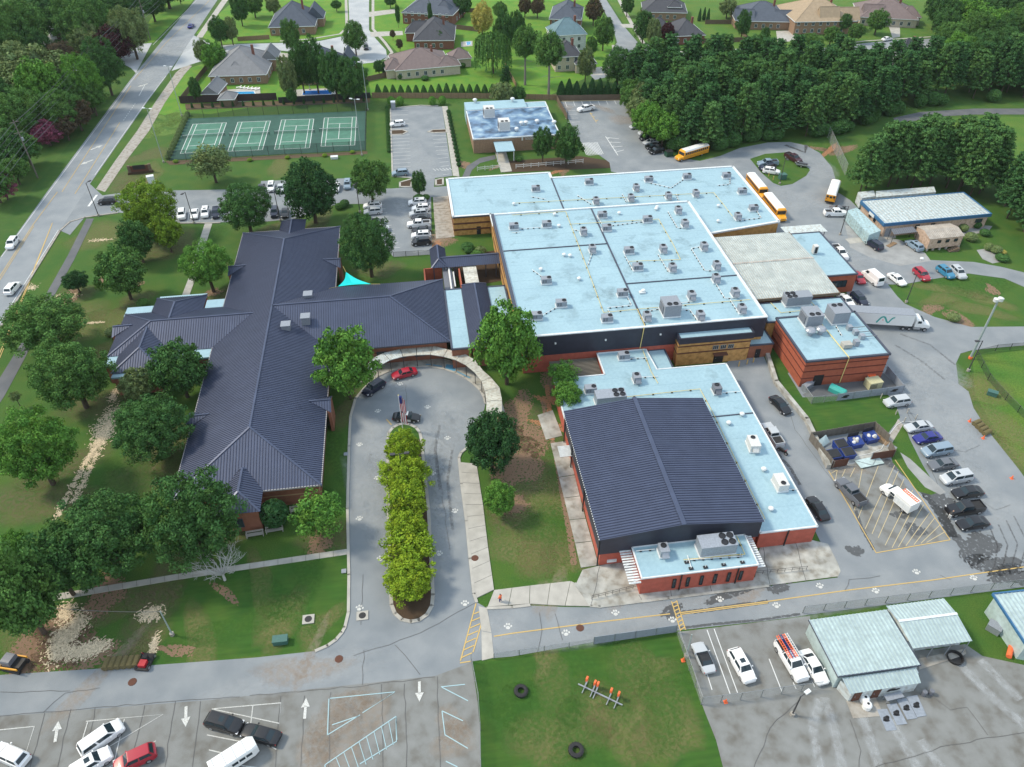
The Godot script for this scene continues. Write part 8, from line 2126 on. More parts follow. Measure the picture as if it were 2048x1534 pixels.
func build_tennis() -> void:
	var out := sheet("tennis_court",[gp(-69.79,-252.69),gp(-13.79,-251.28),gp(-13.5,-219.85),gp(-69.21,-220.82)],0.03,M.court_out)
	for q in [[gp(-26.88,-246.89),gp(-16.79,-246.28),gp(-16.84,-223.81),gp(-26.74,-224.32)],[gp(-40.27,-247.14),gp(-30.15,-246.52),gp(-30.04,-223.69),gp(-40.19,-224.06)],[gp(-53.71,-247.2),gp(-43.65,-246.79),gp(-43.66,-224.31),gp(-53.63,-224.56)],[gp(-67.5,-247.54),gp(-57.25,-247.3),gp(-56.86,-225.75),gp(-67.13,-224.9)]]:
		var b := MB.new()
		b.poly(q,0.036)
		obj("playing_area",b,M.court_in,out)
		var c := func(u: float,v: float) -> Vector3: return court_quad(q,u,v)
		marks([[c.call(0,0),c.call(1,0)],[c.call(0,1),c.call(1,1)],[c.call(0,0),c.call(0,1)],[c.call(1,0),c.call(1,1)],[c.call(0.125,0),c.call(0.125,1)],[c.call(0.875,0),c.call(0.875,1)],[c.call(0.125,0.23),c.call(0.875,0.23)],[c.call(0.125,0.77),c.call(0.875,0.77)],[c.call(0.5,0.23),c.call(0.5,0.77)]],0.16,0.042,M.paint_white,out)
		var t := thing("tennis_net","dark tennis net with white tape across a green court","tennis net",Vector3.ZERO,0.0,"nets on the tennis courts")
		var a: Vector3 = c.call(-0.1,0.5)
		var d: Vector3 = c.call(1.1,0.5)
		b = MB.new()
		b.q(a + Vector3.UP * 0.1,d + Vector3.UP * 0.1,d + Vector3.UP * 1.0,a + Vector3.UP * 1.0)
		obj("netting",b,M.chain_dark,t)
		b = MB.new()
		b.bar(a + Vector3.UP * 1.02,d + Vector3.UP * 1.02,0.05,0.1)
		obj("tape",b,M.paint_white,t)
		for p in [a,d]:
			b = MB.new()
			b.tube(p,p + Vector3.UP * 1.08,0.05,0.05,6)
			obj("post",b,M.fence_black,t)
	fence([gp(-69.08,-220.11),gp(-13.49,-219.13),gp(-13.47,-251.01),gp(-69.71,-253.1)],3.0,4.6,M.chain_dark,"tall black chain-link fence round the tennis courts",M.fence_black,false)
	for e in [[gp(-70.64,-219.31),15.5],[gp(-72.21,-254.97),15.5],[gp(-14.61,-216.09),16.3],[gp(-13.15,-251.85),15.0],[gp(-33.07,-273.54),13.0]]: lamp_post(e[0],e[1],M.pole_green,[0.4,PI + 0.4],"tall floodlight pole at the tennis courts","floodlight_pole","floodlight poles at the tennis courts",M.flashing)

func build_fences() -> void:
	fence([gp(-74.87,-266.71),gp(-43.24,-265.36)],2.4,2.6,M.wood_dark,"dark brown panel fence behind the tennis courts",M.wood_dark)
	fence([gp(-42.48,-262.46),gp(-12.23,-262.73)],1.9,3.0,M.fence_black,"black screened fence behind the tennis courts",M.fence_black)
	fence([gp(-11.73,-262.66),gp(24,-256.98),gp(48.96,-251.93)],1.8,2.4,M.wood_tan,"tan board fence behind the north lot",M.wood)
	fence([gp(48.79,-251.02),gp(71.71,-248.62)],1.9,2.4,M.wood,"brown board fence at the head of the north-east lot",M.wood)
	fence([gp(48.96,-251.93),gp(49.26,-234.16)],1.9,2.4,M.wood,"short brown board fence beside the brick office",M.wood)
	fence([gp(-74.87,-266.71),gp(-71.42,-304.76)],1.9,2.4,M.wood,"brown board fence beside the grey-roofed pool house",M.wood)
	fence([gp(-13.4,-262.9),gp(-14.74,-278.47),gp(-4.69,-283.86)],1.8,2.4,M.wood,"brown board fence beside the mauve-roofed house",M.wood)
	fence([gp(37.53,-265.22),gp(36.37,-287.22),gp(38.65,-307.81)],1.7,2.4,M.wood_tan,"pale board fence running between the suburban lawns",M.wood)
	fence([gp(-65.34,-334.9),gp(-52.89,-335.77)],1.6,2.4,M.wood_tan,"low tan board fence by the suburban corner",M.wood)
	fence([gp(117.48,-305.21),gp(136.14,-304.43)],1.7,2.4,M.wood,"brown fence of the corner garden",M.wood)
	fence([gp(127.07,-330.51),gp(137.88,-328.9),gp(136.14,-304.43)],1.7,2.4,M.wood,"brown fence round the back of the corner garden",M.wood)
	fence([gp(22.96,-364.05),gp(34.97,-362.26)],1.8,2.4,M.wood,"brown fence behind the golden tree",M.wood)
	fence([gp(22.48,-338.67),gp(31.92,-332.95)],1.8,2.4,M.wood,"brown fence beside the dark-roofed house",M.wood)
	fence([gp(1.65,-53.17),gp(2.03,-47.98),gp(1.88,-44.17),gp(1.49,-39.81),gp(0.94,-33.57)],1.9,3.0,M.chain_link,"chain-link fence between front lot and practice field",M.fence_metal,false)
	fence([gp(4.62,-53.33),gp(17.97,-53.6)],1.2,3.0,M.chain_link,"low chain-link fence along the service road",M.fence_metal,false)
	fence([gp(17.97,-53.6),gp(29.35,-53.82)],1.7,2.6,M.windscreen,"dark screened fence along the practice field",M.fence_metal)
	fence([gp(29.35,-53.82),gp(29.38,-48.27),gp(29.42,-43.6),gp(34.44,-43.49),gp(39.83,-43.54),gp(44.98,-43.5)],1.8,3.0,M.chain_link,"chain-link fence round the low parking lot",M.fence_metal,false)
	fence([gp(47.44,-54.27),gp(59.46,-54.21),gp(69.13,-54.18),gp(84.44,-54.24)],1.6,3.2,M.chain_link,"chain-link fence behind the metal sheds",M.fence_metal,false)
	fence([gp(124.1,-208.91),gp(117.13,-183.42)],3.4,4.0,M.chain_link,"tall backstop fence by the pine grove",M.fence_metal,false)
	fence([gp(115.78,-104.98),gp(109.65,-105.03),gp(104.83,-104.1),gp(102.82,-97.02),gp(102.53,-91.33),gp(102.73,-84.62)],1.5,4.0,M.chain_dark,"dark chain-link fence round the east field",M.fence_black,false)
	fence([gp(-6.59,-157.54),gp(2.1,-157.21)],1.3,3.0,M.chain_dark,"dark fence behind the dense round tree",M.fence_black,false)
	# screened fence at the red brick block,with the printed panels
	var pts := [gp(67.1,-98.7),gp(67.24,-95.18),gp(72.08,-95.33),gp(85.14,-95.88),gp(84.98,-101.77)]
	fence(pts.slice(0,3),1.7,2.8,M.chain_link,"chain-link corner fence at the red brick block",M.fence_metal,false)
	fence(pts.slice(2,5),1.7,3.4,M.windscreen,"pale screened fence with printed emblems at red block",M.fence_metal)
	for f in [0.12,0.86]:
		var o: Vector3 = pts[2].lerp(pts[3],f) + gh(0,0.9,0.05)
		var sd: Vector3 = (pts[3] - pts[2]).normalized()
		var b := MB.new()
		for s in [[0.0,0.0,0.5,0.3],[-0.5,-0.2,0.3,0.12],[0.45,0.1,0.3,0.2],[0.1,-0.3,0.45,0.1]]:
			for i in 7: b.t(o + sd * s[0] + Vector3.UP * s[1],o + sd * (s[0] + cos(TAU * i / 7) * s[2]) + Vector3.UP * (s[1] + sin(TAU * i / 7) * s[3]),o + sd * (s[0] + cos(TAU * (i + 1) / 7) * s[2]) + Vector3.UP * (s[1] + sin(TAU * (i + 1) / 7) * s[3]))
		tag(obj("fence_emblem",b,M.black),"dark animal emblem printed on the pale screened fence","emblem","emblems on the screened fence")
	# dumpster enclosure
	fence([gp(63.72,-79.41),gp(62.9,-86.41),gp(75,-87.47),gp(75.89,-83.97)],1.8,1.0,M.wood_grey,"weathered grey board enclosure round the dumpsters",M.wood_grey)
	fence([gp(75.24,-82.6),gp(74.93,-80.39)],1.8,1.0,M.wood_grey,"short weathered board fence by the concrete ramp",M.wood_grey)
	for e in [[gp(63.44,-79.56),gp(66.45,-79.83)],[gp(70.85,-80.37),gp(75.05,-80.61)]]:
		var g := thing("enclosure_gate","dark brown steel gate %s of the dumpster enclosure" % ("at the back drive side" if e[0].x < gp(67.07,-79.86).x else "at the lawn side"),"gate")
		var b := MB.new()
		b.bar(e[0] + Vector3.UP * 0.9,e[1] + Vector3.UP * 0.9,0.06,1.7)
		obj("leaf",b,M.brown_band,g)
		b = MB.new()
		b.tube(e[0],e[0] + Vector3.UP * 1.9,0.07,0.07,6)
		obj("post",b,M.fence_metal,g)
	var lg := thing("fallen_gate","pale steel gate leaf lying tilted before the dumpsters","gate",gp(70.4,-79.85),0.12)
	obj("sheet",lump(-2.2,0.25,-0.9,2.2,0.3,0.9),M.metal_blue_white,lg)
	for sg in [-1.0,1.0]:
		var b := MB.new()
		b.bar(gh(sg * 2.1,0.33,-0.8),gh(0.05 * sg,0.33,0.8),0.08,0.05)
		obj("brace",b,M.fence_metal,lg)
	var b2 := MB.new()
	b2.wallstrip([gp(65.4,-112.9),gp(63.12,-101.42),gp(64.37,-90.9),gp(63.09,-79.73)],0.7,0,0.9)
	tag(obj("retaining_wall",b2,M.concrete_old),"long pale concrete retaining wall along the back drive","wall")
	for e in [[gp(28.32,-201.04),gp(47.65,-201.94)],[gp(17.46,-200.96),gp(23.88,-201.68)]]:
		var t := thing("rail_fence","white two-rail fence %s the brick office ramp" % ("east of" if e[0].x > 28 else "west of"),"fence")
		for y in [0.5,1.0]:
			var b := MB.new()
			b.bar(e[0] + Vector3.UP * y,e[1] + Vector3.UP * y,0.06,0.16)
			obj("rail",b,M.paint_white,t)
		for p in between(e[0],e[1],9 if e[0].x > 28 else 3):
			var b := MB.new()
			b.bx(p.x - 0.08,0,p.z - 0.08,p.x + 0.08,1.25,p.z + 0.08)
			obj("post",b,M.paint_white,t)

func build_poles() -> void:
	var up := [[gp(-102.94,-213.74),16.2],[gp(-102.25,-276.8),15.6],[gp(-100.64,-342.16),15.6],[gp(-98.91,-396.68),15.0]]
	for i in 4: utility_pole(up[i][0],up[i][1],["wooden utility pole by the pink crape myrtle","wooden utility pole by the side street","wooden utility pole beyond the side street","farthest wooden utility pole along the main road"][i])
	var first: Vector3 = up[0][0] + (up[0][0] - up[1][0]) * 1.0
	var hs := [[0.0,0.0],[-0.6,0.8],[-0.6,-0.8],[-3.4,0.8],[-3.4,-0.8],[-6.0,0.0],[-7.4,0.2]]
	for i in hs.size():
		for s in [[first,up[0][0]],[up[0][0],up[1][0]],[up[1][0],up[2][0]],[up[2][0],up[3][0]]]:
			var o := gh(hs[i][1],15.6 + hs[i][0],-hs[i][1] * 0.7)
			wires(s[0] + o,s[1] + o,0.9,["topmost wire strung along the main road poles","upper pair wire strung along the main road poles","upper pair wire strung along the main road poles","middle pair wire strung along the main road poles","middle pair wire strung along the main road poles","thick low cable strung along the main road poles","lowest cable strung along the main road poles"][i],0.07 if i > 4 else 0.04)
	for e in [[gp(100.78,-100),7.2,[PI]],[gp(101.28,-123.28),7.0,[0.3]],[gp(100.74,-152.69),7.6,[PI]],[gp(97.38,-181.25),7.4,[PI * 0.5]],[gp(-55.46,-180.78),8.5,[2.0]],[gp(-34.31,-179.08),8.5,[2.0]],[gp(-80.25,-188.29),9.0,[-1.0]],[gp(-14.65,-180.81),8.0,[2.0]],[gp(47.57,-225.42),6.5,[]]]: lamp_post(e[0],e[1],M.pole_dark,e[2],"slim dark lamp post beside the school paving","lamp_post","dark lamp posts round the school")
	lamp_post(gp(-6.2,-85.38),7.4,M.pole_dark,[0.0,PI],"twin-headed dark lamp post rising from the loop island")
	lamp_post(gp(40.08,-40.77),4.6,M.pole_dark,[-0.4],"short lamp post in the low lot's dark paving","lamp_post","",M.flashing)
	lamp_post(gp(29.58,-50.16),5.2,M.pole_green,[],"plain green pole by the silver convertible")
	lamp_post(gp(-37.82,-62.68),5.6,M.pole_green,[],"pale concrete pole on the front lawn by the straw")
	wires(gp(-37.82,-62.68) + gh(-0.1,5.5,0),gh(-52,7.5,-64),0.4,"single cable from the lawn pole over the straw patches",0.035)
	lamp_post(gp(15.88,-33.93),5.0,M.pole_dark,[0.0],"lamp post at the south edge of the practice field","lamp_post","",M.flashing)
	var t := thing("siren_pole","tall grey pole with white floodlight drums by the east drive","pole",gp(103.41,-103.5))
	var b := MB.new()
	b.tube(Vector3.ZERO,gh(0,13.6,0),0.24,0.17,8)
	obj("pole",b,M.pole_green,t)
	for k in 3:
		b = MB.new()
		b.lathe(gh(-0.5 + k * 0.5,13.3 + 0.35 * (k % 2),0.3 * (k % 2)),[[0.0,0.0],[0.42,0.0],[0.46,0.6],[0.0,0.7]],10)
		obj("drum",b,M.paint_white,t)
	b = MB.new()
	b.lathe(Vector3.ZERO,[[0.36,0.0],[0.36,0.5],[0.0,0.5]],8)
	obj("base",b,M.orange,t)
	# flags
	t = thing("flagpole","white flagpole on the grass tip of the loop island","flagpole",gp(-6,-98.31))
	b = MB.new()
	b.tube(Vector3.ZERO,gh(0,8.2,0),0.08,0.05,7)
	obj("pole",b,M.flag_white,t)
	b = MB.new()
	b.lathe(gh(0,8.2,0),[[0.0,0.0],[0.12,0.08],[0.0,0.2]],8)
	obj("finial",b,M.pipe_yellow,t)
	for f in [[7.9,3.2,"national flag of stripes with a dark starred corner hanging limp",0],[4.5,2.3,"white state flag with red diagonal cross hanging limp",1]]:
		var fl := thing("flag",f[2],"flag",gp(-6,-98.31) + gh(0.06,0,0))
		for k in 7:
			b = MB.new()
			for j in 5:
				var x0 := 0.02 + k * 0.12
				var w := func(x: float,y: float) -> Vector3: return gh(x,f[0] - y - x * 0.9,0.14 * sin(x * 9.0 + y))
				b.q(w.call(x0,j * f[1] / 5),w.call(x0 + 0.12,j * f[1] / 5),w.call(x0 + 0.12,(j + 1) * f[1] / 5),w.call(x0,(j + 1) * f[1] / 5))
			obj("stripe",b,[M.flag_red,M.flag_white][k % 2] if f[3] == 0 else (M.flag_red if k in [0,3,6] else M.flag_white),fl)
		if f[3] == 0:
			b = MB.new()
			b.bx(0.0,f[0] - 1.4,-0.2,0.45,f[0] + 0.02,0.22)
			obj("canton",b,M.flag_blue,fl)
	# turquoise shade sail
	t = thing("shade_sail","turquoise triangular shade sail between the wing and cross wing","shade sail")
	b = MB.new()
	var c := [gh(-16.57,4.2,-145.48),gh(-17.98,4.6,-139.27),gh(-11.14,4.6,-139.27)]
	var mid: Vector3 = (c[0] + c[1] + c[2]) / 3 - Vector3.UP * 0.4
	for i in 3:
		var a: Vector3 = c[i]
		var d: Vector3 = c[(i + 1) % 3]
		for k in 8:
			var e := func(f: float) -> Vector3: return a.lerp(d,f) + (mid - a.lerp(d,f)) * 0.55 * f * (1 - f) * 1.6
			b.t(mid,e.call(k / 8.0),e.call((k + 1) / 8.0))
	obj("cloth",b,M.sail,t)
	for p in c:
		b = MB.new()
		b.tube(p,p + (p - mid).normalized() * 2.2 + Vector3.UP * 0.2,0.03,0.03,4)
		obj("strap",b,M.pipe_yellow,t)

func boxy(called: String,label: String,cat: String,p: Vector3,yaw: float,s: Vector3,m: Material,lid: Material = null,lid_h := 0.1,group := "") -> Node3D:
	var t := thing(called,label,cat,p,yaw,group)
	obj("body",lump(-s.x / 2,0,-s.z / 2,s.x / 2,s.y,s.z / 2),m,t)
	obj("lid",lump(-s.x / 2 - 0.05,s.y,-s.z / 2 - 0.05,s.x / 2 + 0.05,s.y + lid_h,s.z / 2 + 0.05),lid if lid else m,t)
	return t

func build_yard_things() -> void:
	# dumpsters
	var i := 0
	for e in [[gp(66.99,-83.64),0.15,true],[gp(69.83,-83.97),0.1,false],[gp(72.94,-84.75),0.15,false],[gp(64.75,-81.58),0.12,true],[gp(67.28,-81.69),0.1,true]]:
		var t := thing("dumpster",["blue dumpster with shut black lid at the enclosure's back corner","blue open dumpster heaped with pale rubbish bags","blue dumpster with one black lid thrown back","blue dumpster with shut black lid by the back drive","blue dumpster with shut black lid nearest the gates"][i],"dumpster",e[0],e[1])
		i += 1
		var b := MB.new()
		b.hull8([gh(-1.0,0.15,-0.7),gh(1.0,0.15,-0.7),gh(1.0,0.15,0.8),gh(-1.0,0.15,0.8),gh(-1.1,1.5,-0.9),gh(1.1,1.5,-0.9),gh(1.1,1.2,0.95),gh(-1.1,1.2,0.95)])
		obj("body",b,M.blue_bin,t)
		b = MB.new()
		if e[2]: b.hull8([gh(-1.0,1.52,-0.8),gh(1.0,1.52,-0.8),gh(1.0,1.23,0.85),gh(-1.0,1.23,0.85),gh(-0.9,1.62,-0.7),gh(0.9,1.62,-0.7),gh(0.9,1.33,0.75),gh(-0.9,1.33,0.75)])
		else: b.bx(-1.0,1.0,-1.1,1.0,2.2,-1.02)
		obj("lid",b,M.black,t)
		for sg in [-1.0,1.0]: obj("fork_pocket",lump(sg * 1.12 - 0.08,0.7,-0.5,sg * 1.12 + 0.08,0.95,0.5),M.blue_bin,t)
		if not e[2]:
			for k in 6:
				b = MB.new()
				b.lathe(gh(rng.randf_range(-0.6,0.6),1.15,rng.randf_range(-0.4,0.6)),[[0.28,0.0],[0.34,0.2],[0.2,0.42],[0.0,0.48]],7)
				tag(obj("rubbish_bag",b,[M.paint_white,M.concrete_pale][k % 2],self,e[0]),"pale rubbish bag heaped in an open blue dumpster","bag","rubbish bags in the dumpsters")
	var t := thing("pallet","wooden pallets stacked by the enclosure's end","pallet",gp(75.1,-84.7),0.6)
	for k in 5: obj("board",lump(-0.8 + k * 0.34,0.1,-1.3,-0.55 + k * 0.34,0.16,1.3),M.wood_tan,t)
	obj("bearer",lump(-0.8,0,-0.1,0.9,0.1,0.1),M.wood_tan,t)
	t = thing("scrap_sheet","bent pale blue metal panel leaning in the enclosure","scrap metal",gp(64.65,-84.93),0.5)
	var b := MB.new()
	b.q(gh(-1.2,0.3,0.5),gh(1.2,0.4,0.5),gh(1.0,1.5,-0.5),gh(-1.3,1.1,-0.5))
	obj("sheet",b,M.metal_blue_white,t)
	# plant at the red brick block
	t = thing("pump_housing","turquoise pump housing with dark vent at the red brick block","machine",gp(73.27,-97.4),-0.9)
	obj("housing",loft([[-1.5,0.7,0.0,0.9,1.3,0.4],[1.3,0.7,0.0,0.9,1.3,0.4],[1.5,0.6,0.0,0.8,1.15,0.35]]),M.teal_box,t)
	obj("vent",lump(1.5,0.3,-0.3,1.53,0.7,0.3),M.black,t)
	t = boxy("generator","cream louvred generator box beside the screened fence","machine",gp(80.53,-98.25),0.1,gh(2.6,1.5,1.8),M.cream_box)
	for k in 6: obj("louvre",lump(-1.2 + k * 0.25,0.3,0.9,-1.1 + k * 0.25,1.3,0.94),M.wood_grey,t)
	boxy("switch_cabinet","white cabinet with orange-red top by the red brick wall","cabinet",gp(80.92,-99.95),0.1,gh(1.4,1.3,1.1),M.unit_white,M.orange)
	for e in [[gp(82.22,-101.1),"grey condenser closest to the red brick block's east corner"],[gp(83.3,-101.25),"grey condenser second from the red brick block's east corner"]]:
		t = boxy("condenser",e[1],"air unit",e[0],0.1,gh(0.9,1.2,0.8),M.galvanised)
	t = thing("scrap_rack","blue-grey steel rack in the corner of the fenced yard","rack",gp(68.28,-99.39),0.5)
	for k in 3: obj("shelf",lump(-1.2,0.3 + k * 0.4,-0.5,1.2,0.36 + k * 0.4,0.5),M.unit_grey,t)
	for x in [-1.15,1.1]: obj("leg",lump(x,0,-0.5,x + 0.06,1.3,0.5),M.unit_grey,t)
	boxy("green_bin","dark green dumpster beside the school bus at the wood","dumpster",gp(73.03,-203.11),0.2,gh(2.0,1.5,1.6),M.green_dumpster,M.black)
	boxy("transformer_box","green transformer box on the grass island of the bus loop","transformer",gp(99.28,-184.09),0.1,gh(1.8,1.4,1.4),M.green_box)
	boxy("transformer_box","teal-green transformer box on the front lawn","transformer",gp(-23.25,-59.61),0.0,gh(1.9,0.8,1.0),M.green_box)
	boxy("transformer_box","dark green utility box by the east field fence","transformer",gp(100.95,-92.95),-0.7,gh(1.6,0.8,0.9),M.green_box)
	boxy("utility_box","white utility cabinet on the lawn by the tennis courts","cabinet",gp(-71.04,-206.03),0.3,gh(1.8,2.0,1.3),M.flashing)
	boxy("portable_toilet","grey portable toilet with white roof at the north lot","toilet",gp(-4.91,-251.55),0.0,gh(1.4,2.2,1.4),M.unit_grey,M.flashing,0.3)
	boxy("picnic_stand","small white stand before the tennis fence","stand",gp(-22.43,-215.12),0.0,gh(2.0,0.6,1.2),M.flashing)
	boxy("transformer_box","small mint utility box under the utility pole","transformer",gp(-102.07,-274.87),0.0,gh(1.2,0.8,1.0),M.metal_blue_white)
	boxy("shed","small white and dark garden shed at the end of the western drive","shed",gp(-139.22,-349.92),0.2,gh(3.0,3.0,3.4),M.house_white,M.shingle_dark)
	boxy("camper","white camper parked behind the western shed","camper",gp(-142.42,-363.16),0.3,gh(6.0,2.6,2.5),M.bus_white)
	# entrance sign
	t = thing("school_sign","brick monument sign with dark panel on the roadside lawn","sign",gp(-75.48,-213.01),0.1)
	obj("base",lump(-3.3,0,-0.5,3.3,0.5,0.5),M.mulch,t)
	obj("panel",lump(-2.4,0.5,-0.15,2.4,2.2,0.15),M.brown_band,t)
	obj("plaque",lump(-1.6,1.2,0.15,1.6,2.4,0.2),M.black,t)
	for sg in [-1.0,1.0]: obj("pillar",lump(sg * 2.7 - 0.35,0.4,-0.3,sg * 2.7 + 0.35,2.4,0.3),M.wood,t)
	for e in [[gp(-15.49,-56.04),"round iron manhole cover near the front lawn kerb"],[gp(-41.54,-56.42),"patched manhole in the road before the sod rolls"],[gp(16.68,-56.19),"rusty round manhole cover in the service road"],[gp(3.73,-69.59),"brown round cover in the loop sidewalk"]]:
		b = MB.new()
		b.lathe(gh(e[0].x,0.05,e[0].z),[[0.55,-0.02],[0.5,0.03],[0.0,0.03]],14)
		tag(obj("manhole_cover",b,M.brown_band,self,gh(0,0.08 if e[0].z < -68 else 0.0,0)),e[1],"manhole")
	for e in [[gp(-19.84,-62.58),"square concrete drain with round grate on the front lawn"],[gp(-12.52,-62.12),"square concrete drain with round grate in the loop exit"]]:
		t = thing("drain_inlet",e[1],"drain",e[0])
		obj("frame",lump(-0.8,0,-0.7,0.8,0.14,0.7),M.concrete_pale,t)
		b = MB.new()
		b.disc(gh(0,0.147,0),0.5,14)
		obj("grate",b,M.black,t)
	for p in [gp(-15.67,-93.88),gp(-15.27,-69.91)]: 
		t = boxy("catch_basin","small white lawn drain box beside the loop kerb","drain",p,0.0,gh(0.6,0.15,0.6),M.concrete_pale,M.unit_grey,0.03,"lawn drain boxes beside the loop")
	# benches
	for e in [[gp(-28.74,-78.3),"white slatted bench before the hipped bay"],[gp(-25.9,-78.77),"white slatted bench beside the holly bush"],[gp(-22.59,-82.39),"white slatted bench half hidden by the loose tree"]]:
		t = thing("bench",e[1],"bench",e[0],0.08)
		for k in 4: obj("slat",lump(-1.3,0.42,-0.3 + k * 0.16,1.3,0.47,-0.18 + k * 0.16),M.concrete_pale,t)
		for k in 2: obj("back_slat",lump(-1.3,0.6 + k * 0.2,-0.42,1.3,0.72 + k * 0.2,-0.37),M.concrete_pale,t)
		for sg in [-1.0,1.0]: obj("leg",lump(sg * 1.2 - 0.05,0,-0.4,sg * 1.2 + 0.05,0.95 if sg < 0 else 0.9,0.3),M.concrete_pale,t)
	# grounds equipment
	t = thing("skid_steer","yellow and grey compact skid steer loader on the lawn edge","loader",gp(-57.11,-60.81),-0.35)
	obj("cab",loft([[-1.0,0.75,0.7,1.7,1.9,0.65],[0.3,0.75,0.7,1.75,1.95,0.65]]),M.unit_dark,t)
	obj("engine_cover",lump(0.3,0.5,-0.7,1.5,1.2,0.7),M.black,t)
	for sg in [-1.0,1.0]:
		obj("track",loft([[-1.2,0.2,0.05,0.4,0.55,0.18],[1.4,0.2,0.05,0.4,0.55,0.18]]),M.rubber,t).position.z = sg * 0.85
		b = MB.new()
		b.bar(gh(1.4,1.1,sg * 0.95),gh(-1.6,0.7,sg * 0.95),0.16,0.26)
		obj("lift_arm",b,M.machine_yellow,t)
	obj("bucket",lump(-2.1,0.1,-1.0,-1.5,0.6,1.0),M.wood_tan,t)
	t = thing("sod_cutter","red and black ride-on mower at the end of the sod rolls","mower",gp(-40.43,-58.92),1.35)
	obj("deck",lump(-1.2,0.15,-0.9,1.2,0.4,0.9),M.black,t)
	obj("engine",lump(-0.9,0.4,-0.45,0.0,0.9,0.45),M.red_paint,t)
	obj("seat",lump(0.1,0.5,-0.3,0.6,1.1,0.3),M.rubber,t)
	for k in [[-0.8,-0.8],[-0.8,0.8],[0.9,-0.8],[0.9,0.8]]: wheel(t,k[0],k[1],0.33)
	b = MB.new()
	b.bar(gh(0.9,0.4,-0.5),gh(0.7,1.3,-0.5),0.06,0.06)
	obj("lever",b,M.red_paint,t)
	for e in [[gp(-45.32,-59.25),gp(-41.53,-59.08),6,0,"brown roll of cut sod in the row by the mower","sod rolls by the mower"],[gp(93.55,-86.16),gp(93.76,-83.58),4,1,"brown straw roll in the row at the east field edge","straw rolls at the east field edge"]]:
		for k in e[2]:
			var p: Vector3 = e[0].lerp(e[1],float(k) / (e[2] - 1))
			b = MB.new()
			var ax := gh(0.1,0,-1).normalized() * 0.75 if e[3] == 0 else gh(0.85,0,-0.3).normalized() * 0.8
			b.tube(p - ax + Vector3.UP * 0.4,p + ax + Vector3.UP * 0.4,0.42,0.42,12)
			tag(obj("sod_roll",b,M.sod),e[4],"roll",e[5])
	# blocking sled with orange pads,tyres
	t = thing("blocking_sled","long steel blocking sled on the practice field","sled",gp(17.24,-46.53),-0.62)
	obj("beam",lump(-3.0,0.1,-0.08,3.0,0.22,0.08),M.galvanised,t)
	for x in [-2.1,-1.0,-0.6,1.2,2.2]:
		var l := lump(x - 0.05,0.1,-0.9,x + 0.05,0.2,0.9)
		obj("skid",l,M.galvanised,t)
		b = MB.new()
		b.bar(gh(x,0.2,0.4),gh(x + 0.05,1.2,-0.5),0.08,0.08)
		obj("strut",b,M.galvanised,t)
		obj("pad",loft([[x - 0.12,0.28,0.8,1.3,1.55,0.22],[x + 0.12,0.28,0.8,1.3,1.55,0.22]]),M.orange,t).position.z = -0.6
	for e in [[gp(7.45,-48.29),0.86,"large tractor tyre lying on the practice field near the sled"],[gp(12.87,-40.1),0.9,"large tractor tyre lying at the south of the practice field"]]:
		t = thing("tractor_tyre",e[2],"tyre",e[0])
		b = MB.new()
		b.lathe(Vector3.ZERO,[[e[1] * 0.5,0.05],[e[1] * 0.8,0.0],[e[1],0.1],[e[1],0.42],[e[1] * 0.8,0.5],[e[1] * 0.5,0.45],[e[1] * 0.5,0.05]],20)
		obj("casing",b,M.rubber,t)
		for k in 16:
			var a := TAU * k / 16
			b = MB.new()
			b.bar(gh(cos(a),0.15,sin(a)) * gh(e[1],1,e[1]),gh(cos(a + 0.1) * (e[1] + 0.02),0.42,sin(a + 0.1) * (e[1] + 0.02)),0.1,0.1)
			obj("tread_lug",b,M.rubber,t)
	t = thing("black_tub","oval black stock tank leaning by the workshop porch","tub",gp(64.16,-45.01))
	b = MB.new()
	b.lathe(Vector3.ZERO,[[0.0,0.06],[0.85,0.06],[0.95,0.5],[1.05,0.5],[0.95,0.0]],16)
	obj("shell",b,M.black,t)
	for e in [[gp(49.66,-41.26),"white poly tank against the shed pad's door"],[gp(49.56,-40.42),"white poly tank at the edge of the shed pad"]]:
		t = thing("poly_tank",e[1],"tank",e[0])
		b = MB.new()
		b.lathe(Vector3.ZERO,[[0.5,0.0],[0.55,0.1],[0.55,0.8],[0.4,0.95],[0.0,1.0]],14)
		obj("tank",b,M.bus_white,t)
		b = MB.new()
		b.lathe(gh(0,0.98,0),[[0.16,0.0],[0.16,0.08],[0.0,0.08]],10)
		obj("cap",b,M.black,t)
	t = thing("folding_table","pale folding table before the metal shed","table",gp(53.31,-41.01),0.1)
	obj("top",lump(-1.2,0.72,-0.4,1.2,0.78,0.4),M.unit_grey,t)
	for k in [[-1.1,-0.3],[-1.1,0.3],[1.1,-0.3],[1.1,0.3]]: obj("leg",lump(k[0] - 0.03,0,k[1] - 0.03,k[0] + 0.03,0.72,k[1] + 0.03),M.galvanised,t)
	i = 0
	for q in [[gp(50.73,-39.99),gp(52.03,-39.89),gp(51.87,-37.26),gp(50.55,-37.3)],[gp(52.24,-40.43),gp(53.55,-40.41),gp(53.52,-37.78),gp(52.2,-37.8)],[gp(53.8,-40.87),gp(55.13,-40.85),gp(55.07,-38.27),gp(53.79,-38.26)],[gp(55.18,-41.01),gp(56.67,-41.05),gp(56.38,-38.41),gp(55.14,-38.39)]]:
		t = thing("banner_mat",["grey mat with black emblem, first of four from the shed pad","grey mat with black emblem, second of four from the shed pad","grey mat with black emblem, third of four from the shed pad","grey mat with black emblem, fourth of four from the shed pad"][i],"mat")
		b = MB.new()
		b.prism(q,0.02,0.06 + 0.012 * i)
		obj("sheet",b,M.windscreen,t)
		b = MB.new()
		var y := 0.066 + 0.012 * i
